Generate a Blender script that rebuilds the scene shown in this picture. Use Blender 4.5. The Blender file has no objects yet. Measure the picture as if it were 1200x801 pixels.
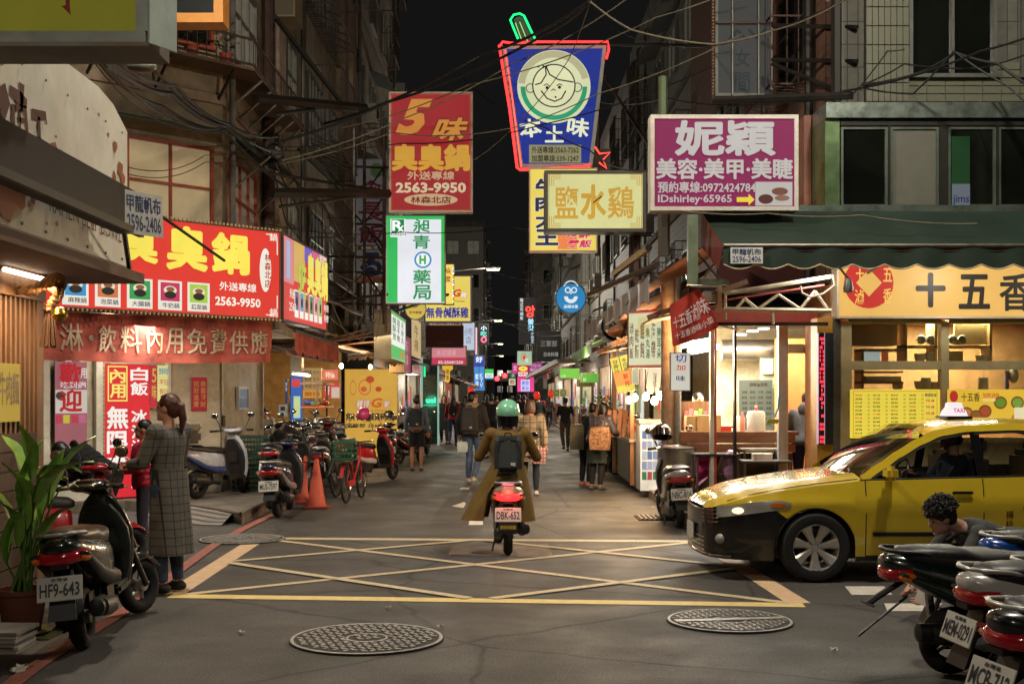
import bpy, bmesh, math, random
from mathutils import Vector, Matrix, Euler
random.seed(7)
scene = bpy.context.scene
COL = scene.collection
PI = math.pi
F = 1400.0; CX = 592.0; HY = 463.0; CH = 1.7      # focal length in photo pixels, vanishing point, camera height

# ---------------------------------------------------------------- camera, world, exposure, street lights
cam = bpy.data.cameras.new('camera'); cam.sensor_width = 36; cam.lens = 36*F/1200
cam.shift_x = (600-CX)/1200; cam.shift_y = (HY-400.5)/1200
cam.clip_start = 0.1; cam.clip_end = 600
camo = bpy.data.objects.new('camera', cam); COL.objects.link(camo)
camo.location = (0, 0, CH); camo.rotation_euler = (PI/2, 0, 0); scene.camera = camo
scene.render.engine = 'CYCLES'
scene.cycles.use_denoising = True
scene.cycles.max_bounces = 6; scene.cycles.diffuse_bounces = 3; scene.cycles.glossy_bounces = 3
scene.cycles.transparent_max_bounces = 12; scene.cycles.transmission_bounces = 4
scene.cycles.caustics_reflective = False; scene.cycles.caustics_refractive = False
scene.cycles.sample_clamp_indirect = 4
scene.view_settings.view_transform = 'Standard'; scene.view_settings.look = 'None'
scene.view_settings.exposure = 0.22; scene.view_settings.gamma = 1.0
world = bpy.data.worlds.new('World'); scene.world = world; world.use_nodes = True
wn = world.node_tree; bg = wn.nodes['Background']
bg.inputs['Color'].default_value = (0.56, 0.53, 0.52, 1); bg.inputs['Strength'].default_value = 0.0105   # night sky over the city

def lamp(kind, name, loc, power, color, size=0.1, target=None, spot=None, sizey=None):
    l = bpy.data.lights.new(name, kind); l.energy = power; l.color = color
    if kind == 'AREA':
        l.shape = 'RECTANGLE'; l.size = size; l.size_y = sizey or size
    else:
        l.shadow_soft_size = size
    if kind == 'SPOT':
        l.spot_size = math.radians(spot or 120); l.spot_blend = 0.6
    o = bpy.data.objects.new(name, l); COL.objects.link(o); o.location = loc
    if target is not None:
        o.rotation_euler = (Vector(target)-Vector(loc)).to_track_quat('-Z', 'Y').to_euler()
    return o
WARM = (1.0, 0.72, 0.45); SODIUM = (1.0, 0.90, 0.77); COOL = (0.85, 1.0, 0.95); BULB = (1.0, 0.62, 0.30)

# ---------------------------------------------------------------- helpers
def lin(h):
    h = h.lstrip('#'); r = []
    for i in (0, 2, 4):
        c = int(h[i:i+2], 16)/255; r.append(c/12.92 if c <= 0.04045 else ((c+0.055)/1.055)**2.4)
    return tuple(r)
def P(px, py, Z): return Vector(((px-CX)/F*Z, Z, CH-(py-HY)/F*Z))
def G(px, py, h=0.0):
    Z = (CH-h)*F/(py-HY); return Vector(((px-CX)/F*Z, Z, h))

_M = {}
def mat(key, c='#808080', rough=0.6, metal=0.0, var=0.15, scale=6, bump=0.0, bscale=40, emit=0.0, ecol=None, coat=0.0, alpha=1.0, stretch=None, dirt=0.0, spec=0.5, trans=0.0):
    if key in _M: return _M[key]
    m = bpy.data.materials.new(key); m.use_nodes = True; nt = m.node_tree; n = nt.nodes; L = nt.links
    b = n['Principled BSDF']; rgb = lin(c) if isinstance(c, str) else c
    b.inputs['Roughness'].default_value = rough; b.inputs['Metallic'].default_value = metal
    b.inputs['Coat Weight'].default_value = coat; b.inputs['Coat Roughness'].default_value = 0.06
    b.inputs['Specular IOR Level'].default_value = spec; b.inputs['Alpha'].default_value = alpha
    b.inputs['Transmission Weight'].default_value = trans
    tc = n.new('ShaderNodeTexCoord'); mp = n.new('ShaderNodeMapping'); L.new(tc.outputs['Object'], mp.inputs['Vector'])
    if stretch: mp.inputs['Scale'].default_value = stretch
    ns = n.new('ShaderNodeTexNoise'); ns.inputs['Scale'].default_value = scale; ns.inputs['Detail'].default_value = 6; ns.inputs['Roughness'].default_value = 0.6
    L.new(mp.outputs['Vector'], ns.inputs['Vector'])
    rp = n.new('ShaderNodeValToRGB'); rp.color_ramp.elements[0].position = 0.3; rp.color_ramp.elements[1].position = 0.7
    lo = tuple(max(0, v*(1-var*1.3)) for v in rgb); hi = tuple(min(1, v*(1+var)) for v in rgb)
    rp.color_ramp.elements[0].color = lo+(1,); rp.color_ramp.elements[1].color = hi+(1,)
    L.new(ns.outputs['Fac'], rp.inputs['Fac'])
    col = rp.outputs['Color']
    if dirt > 0:
        n2 = n.new('ShaderNodeTexNoise'); n2.inputs['Scale'].default_value = scale*0.4+0.7; n2.inputs['Detail'].default_value = 8; n2.inputs['Roughness'].default_value = 0.7
        L.new(mp.outputs['Vector'], n2.inputs['Vector'])
        r2 = n.new('ShaderNodeValToRGB'); r2.color_ramp.elements[0].position = 0.42; r2.color_ramp.elements[1].position = 0.68
        r2.color_ramp.elements[0].color = (1, 1, 1, 1); d = 1-dirt; r2.color_ramp.elements[1].color = (d, d*0.93, d*0.85, 1)
        L.new(n2.outputs['Fac'], r2.inputs['Fac'])
        mx = n.new('ShaderNodeMixRGB'); mx.blend_type = 'MULTIPLY'; mx.inputs['Fac'].default_value = 1
        L.new(col, mx.inputs['Color1']); L.new(r2.outputs['Color'], mx.inputs['Color2']); col = mx.outputs['Color']
    L.new(col, b.inputs['Base Color'])
    mr = n.new('ShaderNodeMapRange'); mr.inputs['To Min'].default_value = max(0, rough-0.08); mr.inputs['To Max'].default_value = min(1, rough+0.1)
    L.new(ns.outputs['Fac'], mr.inputs['Value']); L.new(mr.outputs['Result'], b.inputs['Roughness'])
    if bump > 0:
        nb = n.new('ShaderNodeTexNoise'); nb.inputs['Scale'].default_value = bscale; nb.inputs['Detail'].default_value = 4
        L.new(mp.outputs['Vector'], nb.inputs['Vector'])
        bp = n.new('ShaderNodeBump'); bp.inputs['Strength'].default_value = bump; bp.inputs['Distance'].default_value = 0.02
        L.new(nb.outputs['Fac'], bp.inputs['Height']); L.new(bp.outputs['Normal'], b.inputs['Normal'])
    if emit > 0:
        b.inputs['Emission Strength'].default_value = emit
        if ecol is None:
            L.new(rp.outputs['Color'], b.inputs['Emission Color'])
            bc = n.new('ShaderNodeMixRGB'); bc.blend_type = 'MULTIPLY'; bc.inputs['Fac'].default_value = 1; bc.inputs['Color2'].default_value = (.08, .08, .08, 1)
            L.new(col, bc.inputs['Color1']); L.new(bc.outputs['Color'], b.inputs['Base Color'])
        else: b.inputs['Emission Color'].default_value = lin(ecol)+(1,)
    _M[key] = m; return m
def lit(c, e=0.8, var=0.07, scale=1.2):        # glowing face: backlit plastic, or glow standing in for light on paper and cloth
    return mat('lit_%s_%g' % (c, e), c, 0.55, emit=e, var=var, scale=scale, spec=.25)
def glow(c, e=3.0): return mat('glow_%s_%g' % (c, e), c, 0.4, emit=e, var=0.0)
def paint(c, rough=0.45, **k): return mat('paint_%s_%g' % (c, rough), c, rough, **k)

def glass_mat(key='window_glass', tint=(0.75, 0.85, 0.82), op=0.18, rough=0.03):
    if key in _M: return _M[key]
    m = bpy.data.materials.new(key); m.use_nodes = True; nt = m.node_tree; n = nt.nodes; L = nt.links
    n.remove(n['Principled BSDF']); out = n['Material Output']
    t = n.new('ShaderNodeBsdfTransparent'); t.inputs['Color'].default_value = tint+(1,)
    g = n.new('ShaderNodeBsdfGlossy'); g.inputs['Roughness'].default_value = rough; g.inputs['Color'].default_value = (1, 1, 1, 1)
    fr = n.new('ShaderNodeFresnel'); fr.inputs['IOR'].default_value = 1.5
    ma = n.new('ShaderNodeMath'); ma.operation = 'ADD'; ma.inputs[1].default_value = op; L.new(fr.outputs['Fac'], ma.inputs[0])
    mx = n.new('ShaderNodeMixShader'); L.new(ma.outputs[0], mx.inputs[0]); L.new(t.outputs[0], mx.inputs[1]); L.new(g.outputs[0], mx.inputs[2])
    L.new(mx.outputs[0], out.inputs['Surface']); _M[key] = m; return m

def pattern_mat(key, kind, c1, c2, sx, sy=None, w=0.02, rough=0.7, bump=0.3, var=0.2):
    """brick/tile/check/stripe pattern in object coordinates (x or y across, z up)"""
    if key in _M: return _M[key]
    m = mat(key, c1, rough, var=var); nt = m.node_tree; n = nt.nodes; L = nt.links; b = n['Principled BSDF']
    base = b.inputs['Base Color'].links[0].from_socket
    tc = n.new('ShaderNodeTexCoord'); sp = n.new('ShaderNodeSeparateXYZ'); L.new(tc.outputs['Object'], sp.inputs[0])
    def line(sock, per):
        d = n.new('ShaderNodeMath'); d.operation = 'DIVIDE'; L.new(sock, d.inputs[0]); d.inputs[1].default_value = per
        f = n.new('ShaderNodeMath'); f.operation = 'FRACT'; L.new(d.outputs[0], f.inputs[0])
        g = n.new('ShaderNodeMath'); g.operation = 'LESS_THAN'; L.new(f.outputs[0], g.inputs[0]); g.inputs[1].default_value = w/per
        return g.outputs[0]
    add = n.new('ShaderNodeMath'); add.operation = 'ADD'; L.new(sp.outputs['X'], add.inputs[0]); L.new(sp.outputs['Y'], add.inputs[1])
    if kind == 'horiz': fac = line(sp.outputs['Z'], sx)
    elif kind == 'vert': fac = line(add.outputs[0], sx)
    else:
        a = line(add.outputs[0] if kind == 'tile' else sp.outputs['X'], sx); c = line(sp.outputs['Z'], sy or sx)
        mm = n.new('ShaderNodeMath'); mm.operation = 'MAXIMUM'; L.new(a, mm.inputs[0]); L.new(c, mm.inputs[1]); fac = mm.outputs[0]
    mx = n.new('ShaderNodeMixRGB'); L.new(fac, mx.inputs['Fac']); L.new(base, mx.inputs['Color1']); mx.inputs['Color2'].default_value = lin(c2)+(1,)
    L.new(mx.outputs['Color'], b.inputs['Base Color'])
    if bump:
        bp = n.new('ShaderNodeBump'); bp.inputs['Strength'].default_value = bump; bp.inputs['Distance'].default_value = 0.01; bp.invert = True
        L.new(fac, bp.inputs['Height']); L.new(bp.outputs['Normal'], b.inputs['Normal'])
    return m

class MB:
    """collects shapes as plain vertex and face lists"""
    def __init__(s): s.v = []; s.f = []
    def add(s, vs, fs):
        k = len(s.v); s.v += [tuple(v) for v in vs]; s.f += [tuple(i+k for i in f) for f in fs]; return s
    def box(s, c, d, rz=0, rx=0, ry=0, m=None):
        x, y, z = d[0]/2, d[1]/2, d[2]/2
        R = m or Euler((rx, ry, rz)).to_matrix(); c = Vector(c)
        vs = [c+R@Vector(p) for p in ((-x,-y,-z),(x,-y,-z),(x,y,-z),(-x,y,-z),(-x,-y,z),(x,-y,z),(x,y,z),(-x,y,z))]
        return s.add(vs, [(0,3,2,1),(4,5,6,7),(0,1,5,4),(1,2,6,5),(2,3,7,6),(3,0,4,7)])
    def box2(s, a, b):
        return s.box([(a[i]+b[i])/2 for i in range(3)], [abs(b[i]-a[i]) for i in range(3)])
    def bev(s, c, d, r=0.02, rz=0, rx=0, ry=0):       # box with chamfered edges
        x, y, z = d[0]/2, d[1]/2, d[2]/2; r = min(r, x*.9, y*.9, z*.9); R = Euler((rx, ry, rz)).to_matrix(); c = Vector(c)
        bm = bmesh.new(); bmesh.ops.create_cube(bm, size=1)
        for v in bm.verts: v.co = Vector((v.co.x*2*x, v.co.y*2*y, v.co.z*2*z))
        bmesh.ops.bevel(bm, geom=bm.edges[:], offset=r, segments=2, affect='EDGES')
        bm.verts.index_update(); s.add([c+R@v.co for v in bm.verts], [[v.index for v in f.verts] for f in bm.faces]); bm.free(); return s
    def quad(s, a, b, c, d): return s.add([a, b, c, d], [(0,1,2,3)])
    def poly(s, pts): return s.add(pts, [tuple(range(len(pts)))])
    def slab(s, pts, t):                              # polygon (list of 3D) thickened by vector t
        n = len(pts); t = Vector(t); a = [Vector(p) for p in pts]; b = [p+t for p in a]
        return s.add(a+b, [tuple(range(n)), tuple(range(2*n-1, n-1, -1))]+[(i, i+n, (i+1)%n+n, (i+1)%n) for i in range(n)])
    def tube(s, pts, r, n=8, cap=True):
        pts = [Vector(p) for p in pts]; k = len(pts); rs = r if isinstance(r, (list, tuple)) else [r]*k
        rings = []; up = None
        for i, p in enumerate(pts):
            t = (pts[min(i+1, k-1)]-pts[max(i-1, 0)])
            if t.length < 1e-9: t = Vector((0, 0, 1))
            t.normalize()
            if up is None:
                up = Vector((0, 0, 1)) if abs(t.z) < 0.9 else Vector((0, 1, 0))
            u = t.cross(up)
            if u.length < 1e-6: u = t.orthogonal()
            u.normalize(); w = u.cross(t); up = w
            rr = rs[i]; ra, rb = rr if isinstance(rr, (list, tuple)) else (rr, rr)
            rings.append([p+u*math.cos(2*PI*j/n)*ra+w*math.sin(2*PI*j/n)*rb for j in range(n)])
        return s.loft(rings, cap)
    def loft(s, rings, cap=True, closed=True):
        n = len(rings[0]); vs = [v for r in rings for v in r]; fs = []
        for i in range(len(rings)-1):
            for j in range(n if closed else n-1):
                a = i*n+j; b = i*n+(j+1) % n; fs.append((a, b, b+n, a+n))
        if cap and closed:
            fs.append(tuple(range(n-1, -1, -1))); fs.append(tuple(range((len(rings)-1)*n, len(rings)*n)))
        return s.add(vs, fs)
    def lathe(s, prof, c=(0,0,0), axis='z', n=16, cap=True):      # prof: (radius, height)
        c = Vector(c); rings = []
        for r, h in prof:
            ring = []
            for j in range(n):
                a = 2*PI*j/n; x, y = r*math.cos(a), r*math.sin(a)
                ring.append(c+Vector({'z': (x, y, h), 'x': (h, x, y), 'y': (x, h, y)}[axis]))
            rings.append(ring)
        return s.loft(rings, cap)
    def torus(s, c, R, r, axis='x', n=24, k=8, sq=1.0):
        c = Vector(c); vs = []; fs = []
        for i in range(n):
            a = 2*PI*i/n
            for j in range(k):
                b = 2*PI*j/k; q = R+r*math.cos(b); h = r*sq*math.sin(b)
                x, y = q*math.cos(a), q*math.sin(a)
                vs.append(c+Vector({'z': (x, y, h), 'x': (h, x, y), 'y': (x, h, y)}[axis]))
        for i in range(n):
            for j in range(k):
                fs.append((i*k+j, ((i+1)%n)*k+j, ((i+1)%n)*k+(j+1)%k, i*k+(j+1)%k))
        return s.add(vs, fs)
    def ell(s, c, r, n=12, k=8, m=None, z0=-1.0, z1=1.0):          # ellipsoid, optional polar limits
        c = Vector(c); R = m or Matrix.Identity(3); vs = []; fs = []
        t0 = math.asin(z0); t1 = math.asin(z1)
        for i in range(k+1):
            t = t0+(t1-t0)*i/k
            for j in range(n):
                a = 2*PI*j/n; vs.append(c+R@Vector((r[0]*math.cos(t)*math.cos(a), r[1]*math.cos(t)*math.sin(a), r[2]*math.sin(t))))
        for i in range(k):
            for j in range(n): fs.append((i*n+j, i*n+(j+1)%n, (i+1)*n+(j+1)%n, (i+1)*n+j))
        return s.add(vs, fs)
    def grid(s, fn, nu, nv):
        vs = [fn(i/nu, j/nv) for i in range(nu+1) for j in range(nv+1)]
        return s.add(vs, [(i*(nv+1)+j, (i+1)*(nv+1)+j, (i+1)*(nv+1)+j+1, i*(nv+1)+j+1) for i in range(nu) for j in range(nv)])
    def xf(s, M):
        s.v = [tuple(M@Vector(v)) for v in s.v]; return s
    def mesh(s, name, smooth=None):
        me = bpy.data.meshes.new(name); me.from_pydata(s.v, [], s.f); me.validate()
        bm = bmesh.new(); bm.from_mesh(me); bmesh.ops.remove_doubles(bm, verts=bm.verts, dist=1e-5)
        bmesh.ops.recalc_face_normals(bm, faces=bm.faces); bm.to_mesh(me); bm.free()
        if smooth is not None:
            me.shade_smooth()
            if smooth < 180:
                bm = bmesh.new(); bm.from_mesh(me); ca = math.radians(smooth)
                for e in bm.edges:
                    if len(e.link_faces) == 2 and e.calc_face_angle(0) > ca: e.smooth = False
                bm.to_mesh(me); bm.free()
        return me
def link(name, me, m=None, parent=None, loc=None, rz=None, **props):
    o = bpy.data.objects.new(name, me); COL.objects.link(o)
    if m is not None:
        if len(me.materials) == 0: me.materials.append(m)
        elif me.materials[0] != m:
            o.material_slots[0].link = 'OBJECT'; o.material_slots[0].material = m
    if parent is not None: o.parent = parent
    if loc is not None: o.location = loc
    if rz is not None: o.rotation_euler = (0, 0, rz)
    for k, v in props.items():
        if v: o[k] = v
    return o
def part(name, mb, m, parent=None, smooth=35, **k): return link(name, mb.mesh(name, smooth), m, parent, **k)
def thing(name, label, cat, loc=(0,0,0), rz=0, group=None):
    o = bpy.data.objects.new(name, None); COL.objects.link(o); o.location = loc; o.rotation_euler = (0, 0, rz)
    o['label'] = label; o['category'] = cat
    if group: o['group'] = group
    o.empty_display_size = 0.1
    return o
def solo(name, label, cat, mb, m, smooth=35, group=None, loc=None, rz=None):
    return part(name, mb, m, None, smooth, loc=loc, rz=rz, label=label, category=cat, group=group)
def struct(name, mb, m, smooth=35): return part(name, mb, m, None, smooth, kind='structure')
def stuff(name, mb, m, parent=None, smooth=None, **k): return part(name, mb, m, parent, smooth, kind='stuff', **k)
def copy_tree(o, parent=None):
    c = o.copy(); COL.objects.link(c)
    if parent: c.parent = parent
    for ch in list(o.children): copy_tree(ch, c)
    return c
def cyl(a, b, r, n=10): return MB().tube([a, b], r, n)

# ---- lettering
TMP = bpy.data.scenes.new('workbench')
def evaluated(o):
    vl = TMP.view_layers[0]; vl.update(); dg = vl.depsgraph; return bpy.data.meshes.new_from_object(o.evaluated_get(dg))
_tc = {}
def glyphs(txt, bold=0.012, shear=0.0):
    k = (txt, bold, shear)
    if k in _tc: return _tc[k]
    c = bpy.data.curves.new('t', 'FONT'); c.body = txt; c.offset = bold; c.resolution_u = 2; c.shear = shear
    o = bpy.data.objects.new('t', c); TMP.collection.objects.link(o); me = evaluated(o)
    vs = [(v.co.x, v.co.y) for v in me.vertices]; fs = [tuple(p.vertices) for p in me.polygons]
    bpy.data.objects.remove(o); bpy.data.curves.remove(c); bpy.data.meshes.remove(me)
    if not vs: vs = [(0, 0), (1, 0), (1, 1)]; fs = [(0, 1, 2)]
    x0 = min(v[0] for v in vs); x1 = max(v[0] for v in vs); y0 = min(v[1] for v in vs); y1 = max(v[1] for v in vs)
    vs = [((v[0]-x0)/max(x1-x0, 1e-6), (v[1]-y0)/max(y1-y0, 1e-6)) for v in vs]
    _tc[k] = (vs, fs); return _tc[k]
def text_mb(mb, txt, x0, z0, x1, z1, y, vert=False, bold=0.012, shear=0.0, gap=0.06):
    """fill the rectangle on the plane local y with the text (vert: one character under the other)"""
    if vert:
        n = len(txt); H = (z1-z0)/n
        for i, ch in enumerate(txt):
            if ch == ' ': continue
            zz = z1-(i+1)*H
            if ch in '·-': text_mb(mb, ch, x0+(x1-x0)*.4, zz+H*.4, x0+(x1-x0)*.6, zz+H*.6, y, bold=bold)
            else: text_mb(mb, ch, x0, zz+H*gap, x1, zz+H*(1-gap), y, bold=bold, shear=shear)
        return mb
    cjk = ord(txt[0]) > 0x2e00; extra = max(0, bold-.008) if cjk else 0
    vs, fs = glyphs(txt, min(bold, .008) if cjk else min(bold, .045), shear)
    g = (z1-z0)*extra*1.1; sh = [(0, 0)] if extra <= 0 else [(g*math.cos(k*PI/3+.3), g*math.sin(k*PI/3+.3)) for k in range(6)]
    for k, (dx, dz) in enumerate(sh):       # heavier strokes: the outline repeated round a small circle
        mb.add([(x0+a*(x1-x0)+dx, y-.0003*k, z0+b*(z1-z0)+dz) for a, b in vs], fs)
    return mb
def lettering(par, txt, rect, m, y, **k):
    mb = MB(); text_mb(mb, txt, *rect, y, **k); return part('lettering', mb, m, par, None)

def disc(mb, c, r, y, n=28, r0=0.0, a0=0, a1=2*PI, ry=None):
    """flat disc or ring piece on the plane local y"""
    ry = ry or r; vs = []; fs = []
    for i in range(n+1):
        a = a0+(a1-a0)*i/n
        vs += [(c[0]+r*math.cos(a), y, c[1]+ry*math.sin(a)), (c[0]+r0*math.cos(a), y, c[1]+r0*ry/r*math.sin(a))]
    for i in range(n): fs.append((2*i, 2*i+2, 2*i+3, 2*i+1))
    return mb.add(vs, fs)
def rect(mb, x0, z0, x1, z1, y): return mb.quad((x0, y, z0), (x1, y, z0), (x1, y, z1), (x0, y, z1))
def outline(mb, x0, z0, x1, z1, y, t):
    for r in ((x0, z0, x1, z0+t), (x0, z1-t, x1, z1), (x0, z0+t, x0+t, z1-t), (x1-t, z0+t, x1, z1-t)): rect(mb, *r, y)
    return mb
def stroke(mb, pts, w, y):
    """flat ribbon along points (x, z) on the plane y"""
    n = len(pts); L = []; R = []
    for i in range(n):
        a = Vector(pts[max(i-1, 0)]); b = Vector(pts[min(i+1, n-1)]); d = (b-a); d.normalize() if d.length else None
        ww = (w[i] if isinstance(w, (list, tuple)) else w)/2; nn = Vector((-d.y, d.x))*ww
        L.append((pts[i][0]+nn.x, y, pts[i][1]+nn.y)); R.append((pts[i][0]-nn.x, y, pts[i][1]-nn.y))
    return mb.add(L+R, [(i, i+1, n+i+1, n+i) for i in range(n-1)])

def sign(name, label, p0, p1, Z, depth=0.18, face='#c03030', e=0.8, frame='#8a8078', fw=0.03, texts=(), rects=(), yaw=0.0, group=None, cat='sign', loc=None, size=None, fmat=None, post=None):
    """box sign; p0 and p1 are photo pixels of its top-left and bottom-right corners at distance Z. texts/rects use
    fractions of the face (u to the right, v down)."""
    if loc is None:
        a = P(*p0, Z); b = P(*p1, Z); w = b.x-a.x; h = a.z-b.z; loc = ((a.x+b.x)/2, Z, (a.z+b.z)/2)
    else: w, h = size
    t = thing(name, label, cat, loc, yaw, group)
    part('cabinet', MB().box((0, depth/2+.004, 0), (w, depth, h)), paint(frame, 0.5, dirt=.3), t)
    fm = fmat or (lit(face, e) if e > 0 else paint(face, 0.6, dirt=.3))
    part('face', MB().box((0, -0.006, 0), (w-2*fw, 0.012, h-2*fw)), fm, t)
    fr = MB()
    for c, d in (((0, -.01, h/2-fw/2), (w, .04, fw)), ((0, -.01, -h/2+fw/2), (w, .04, fw)), ((-w/2+fw/2, -.01, 0), (fw, .04, h-2*fw)), ((w/2-fw/2, -.01, 0), (fw, .04, h-2*fw))): fr.box(c, d)
    if fw > 0: part('frame', fr, paint(frame, 0.5, dirt=.3), t)
    U = lambda u: -w/2+u*w
    V = lambda v: h/2-v*h
    y = -0.016
    for r in rects:
        u0, v0, u1, v1, c = r[:5]; em = r[5] if len(r) > 5 else e
        mm = lit(c, em) if em > 0 else paint(c, .6)
        kind = r[6] if len(r) > 6 else 'rect'; mb = MB(); x0, x1, z0, z1 = U(u0), U(u1), V(v1), V(v0); y -= .0022
        if kind == 'rect': rect(mb, x0, z0, x1, z1, y)
        elif kind == 'oval': disc(mb, ((x0+x1)/2, (z0+z1)/2), (x1-x0)/2, y, ry=(z1-z0)/2)
        elif kind == 'ring': disc(mb, ((x0+x1)/2, (z0+z1)/2), (x1-x0)/2, y, ry=(z1-z0)/2, r0=(x1-x0)/2*.86)
        elif kind == 'line': outline(mb, x0, z0, x1, z1, y, r[7] if len(r) > 7 else .012)
        part('printed_panel' if kind in ('rect', 'oval') else 'printed_line', mb, mm, t, None)
    y -= .003
    for tx in texts:
        s, u0, v0, u1, v1, c = tx[:6]; o = tx[6] if len(tx) > 6 else {}
        em = o.get('e', e); mm = lit(c, em) if em > 0 else paint(c, .6)
        kw = {k: v for k, v in o.items() if k in ('vert', 'bold', 'shear', 'gap')}
        if 'out' in o:      # outlined lettering: fatter copy behind
            kb = dict(kw); kb['bold'] = .075
            lettering(t, s, (U(u0), V(v1), U(u1), V(v0)), lit(o['out'], em) if em > 0 else paint(o['out'], .6), y, **kb); y -= .003
        lettering(t, s, (U(u0), V(v1), U(u1), V(v0)), mm, y, **kw)
    return t
def fold(a, b, n=2):
    return [Vector(a).lerp(Vector(b), i/n) for i in range(n+1)]
# ---------------------------------------------------------------- ground, road, markings
def asphalt():
    m = bpy.data.materials.new('asphalt'); m.use_nodes = True; nt = m.node_tree; n = nt.nodes; L = nt.links; b = n['Principled BSDF']
    tc = n.new('ShaderNodeTexCoord')
    def noise(s, d=6, r=.6, st=None):
        t = n.new('ShaderNodeTexNoise'); t.inputs['Scale'].default_value = s; t.inputs['Detail'].default_value = d; t.inputs['Roughness'].default_value = r
        if st:
            mp = n.new('ShaderNodeMapping'); mp.inputs['Scale'].default_value = st; L.new(tc.outputs['Object'], mp.inputs[0]); L.new(mp.outputs[0], t.inputs['Vector'])
        else: L.new(tc.outputs['Object'], t.inputs['Vector'])
        return t.outputs['Fac']
    def ramp(f, p0, c0, p1, c1):
        r = n.new('ShaderNodeValToRGB'); r.color_ramp.elements[0].position = p0; r.color_ramp.elements[1].position = p1
        r.color_ramp.elements[0].color = c0+(1,); r.color_ramp.elements[1].color = c1+(1,); L.new(f, r.inputs[0]); return r.outputs[0]
    def mul(a, c):
        x = n.new('ShaderNodeMixRGB'); x.blend_type = 'MULTIPLY'; x.inputs[0].default_value = 1; L.new(a, x.inputs[1]); L.new(c, x.inputs[2]); return x.outputs[0]
    c = ramp(noise(70, 4, .9), .38, (.022, .021, .018), .66, (.14, .132, .118))
    c = mul(c, ramp(noise(.9), .35, (.72, .7, .68), .65, (1.12, 1.1, 1.06)))
    c = mul(c, ramp(noise(.6, 7, .7, (1.0, .45, 1)), .45, (1, 1, 1), .72, (.78, .76, .74)))
    c = mul(c, ramp(noise(3.1, 8, .75), .60, (1, 1, 1), .70, (.6, .57, .54)))
    v = n.new('ShaderNodeTexVoronoi'); v.inputs['Scale'].default_value = 3.2; L.new(tc.outputs['Object'], v.inputs['Vector'])
    c2 = n.new('ShaderNodeMixRGB'); L.new(ramp(v.outputs['Distance'], .025, (1, 1, 1), .035, (0, 0, 0)), c2.inputs[0]); L.new(c, c2.inputs[1]); c2.inputs[2].default_value = (.16, .15, .13, 1)
    vc = n.new('ShaderNodeTexVoronoi'); vc.feature = 'DISTANCE_TO_EDGE'; vc.inputs['Scale'].default_value = .42
    ds = n.new('ShaderNodeMixRGB'); ds.inputs[0].default_value = .12; L.new(tc.outputs['Object'], ds.inputs[1]); nn_ = n.new('ShaderNodeTexNoise'); nn_.inputs['Scale'].default_value = 2.2; nn_.inputs['Detail'].default_value = 8; L.new(tc.outputs['Object'], nn_.inputs['Vector']); L.new(nn_.outputs['Color'], ds.inputs[2]); L.new(ds.outputs[0], vc.inputs['Vector'])
    cr = n.new('ShaderNodeMixRGB'); L.new(ramp(vc.outputs['Distance'], .003, (.75, .75, .75), .009, (0, 0, 0)), cr.inputs[0]); L.new(c2.outputs[0], cr.inputs[1]); cr.inputs[2].default_value = (.014, .013, .012, 1)
    L.new(cr.outputs[0], b.inputs['Base Color'])
    rr = ramp(noise(1.3, 6), .35, (.58, .58, .58), .65, (.82, .82, .82)); L.new(rr, b.inputs['Roughness'])
    bp = n.new('ShaderNodeBump'); bp.inputs['Strength'].default_value = .8; bp.inputs['Distance'].default_value = .012; L.new(noise(110, 3, .8), bp.inputs['Height'])
    b2 = n.new('ShaderNodeBump'); b2.inputs['Strength'].default_value = .08; b2.inputs['Distance'].default_value = .05; L.new(noise(5, 4), b2.inputs['Height']); L.new(bp.outputs[0], b2.inputs['Normal'])
    L.new(b2.outputs[0], b.inputs['Normal']); return m
ASPH = asphalt()
struct('ground', MB().box2((-120, -60, -1.0), (120, 300, -0.004)), mat('ground_concrete', '#4a443c', .85, dirt=.3, scale=2), None)
struct('road', MB().poly([(-60, -40, 0), (60, -40, 0), (60, 16.5, 0), (3.0, 15.2, 0), (2.75, 260, 0), (-5.0, 260, 0), (-5.0, 19.0, 0), (-60, 12, 0)]), ASPH, None)

def worn(key, c, wear=.5):
    if key in _M: return _M[key]
    m = mat(key, c, .7, var=.12, scale=9); n = m.node_tree.nodes; L = m.node_tree.links; b = n['Principled BSDF']
    tc = n.new('ShaderNodeTexCoord'); t = n.new('ShaderNodeTexNoise'); t.inputs['Scale'].default_value = 38; t.inputs['Detail'].default_value = 8; t.inputs['Roughness'].default_value = .8
    L.new(tc.outputs['Object'], t.inputs['Vector']); r = n.new('ShaderNodeValToRGB'); r.color_ramp.elements[0].position = wear; r.color_ramp.elements[1].position = wear+.08
    L.new(t.outputs['Fac'], r.inputs[0]); mx = n.new('ShaderNodeMixRGB'); L.new(r.outputs[0], mx.inputs[0]); L.new(b.inputs['Base Color'].links[0].from_socket, mx.inputs[1]); mx.inputs[2].default_value = (.08, .07, .06, 1)
    L.new(mx.outputs[0], b.inputs['Base Color']); return m
YEL = worn('yellow_road_paint', '#d6bd78', .6); PINK = worn('faded_kerb_paint', '#9b5a48', .52); WHT = worn('white_road_paint', '#c9c2b4', .56)
def line(mb, a, b, w, z=.004):
    a = Vector((a[0], a[1])); b = Vector((b[0], b[1])); d = (b-a).normalized(); nn = Vector((-d.y, d.x))*w/2
    return mb.poly([(a.x+nn.x, a.y+nn.y, z), (b.x+nn.x, b.y+nn.y, z), (b.x-nn.x, b.y-nn.y, z), (a.x-nn.x, a.y-nn.y, z)])
NL = G(203, 698); NR = G(940, 708); FR = G(868, 636); FL = G(310, 630)
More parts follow.
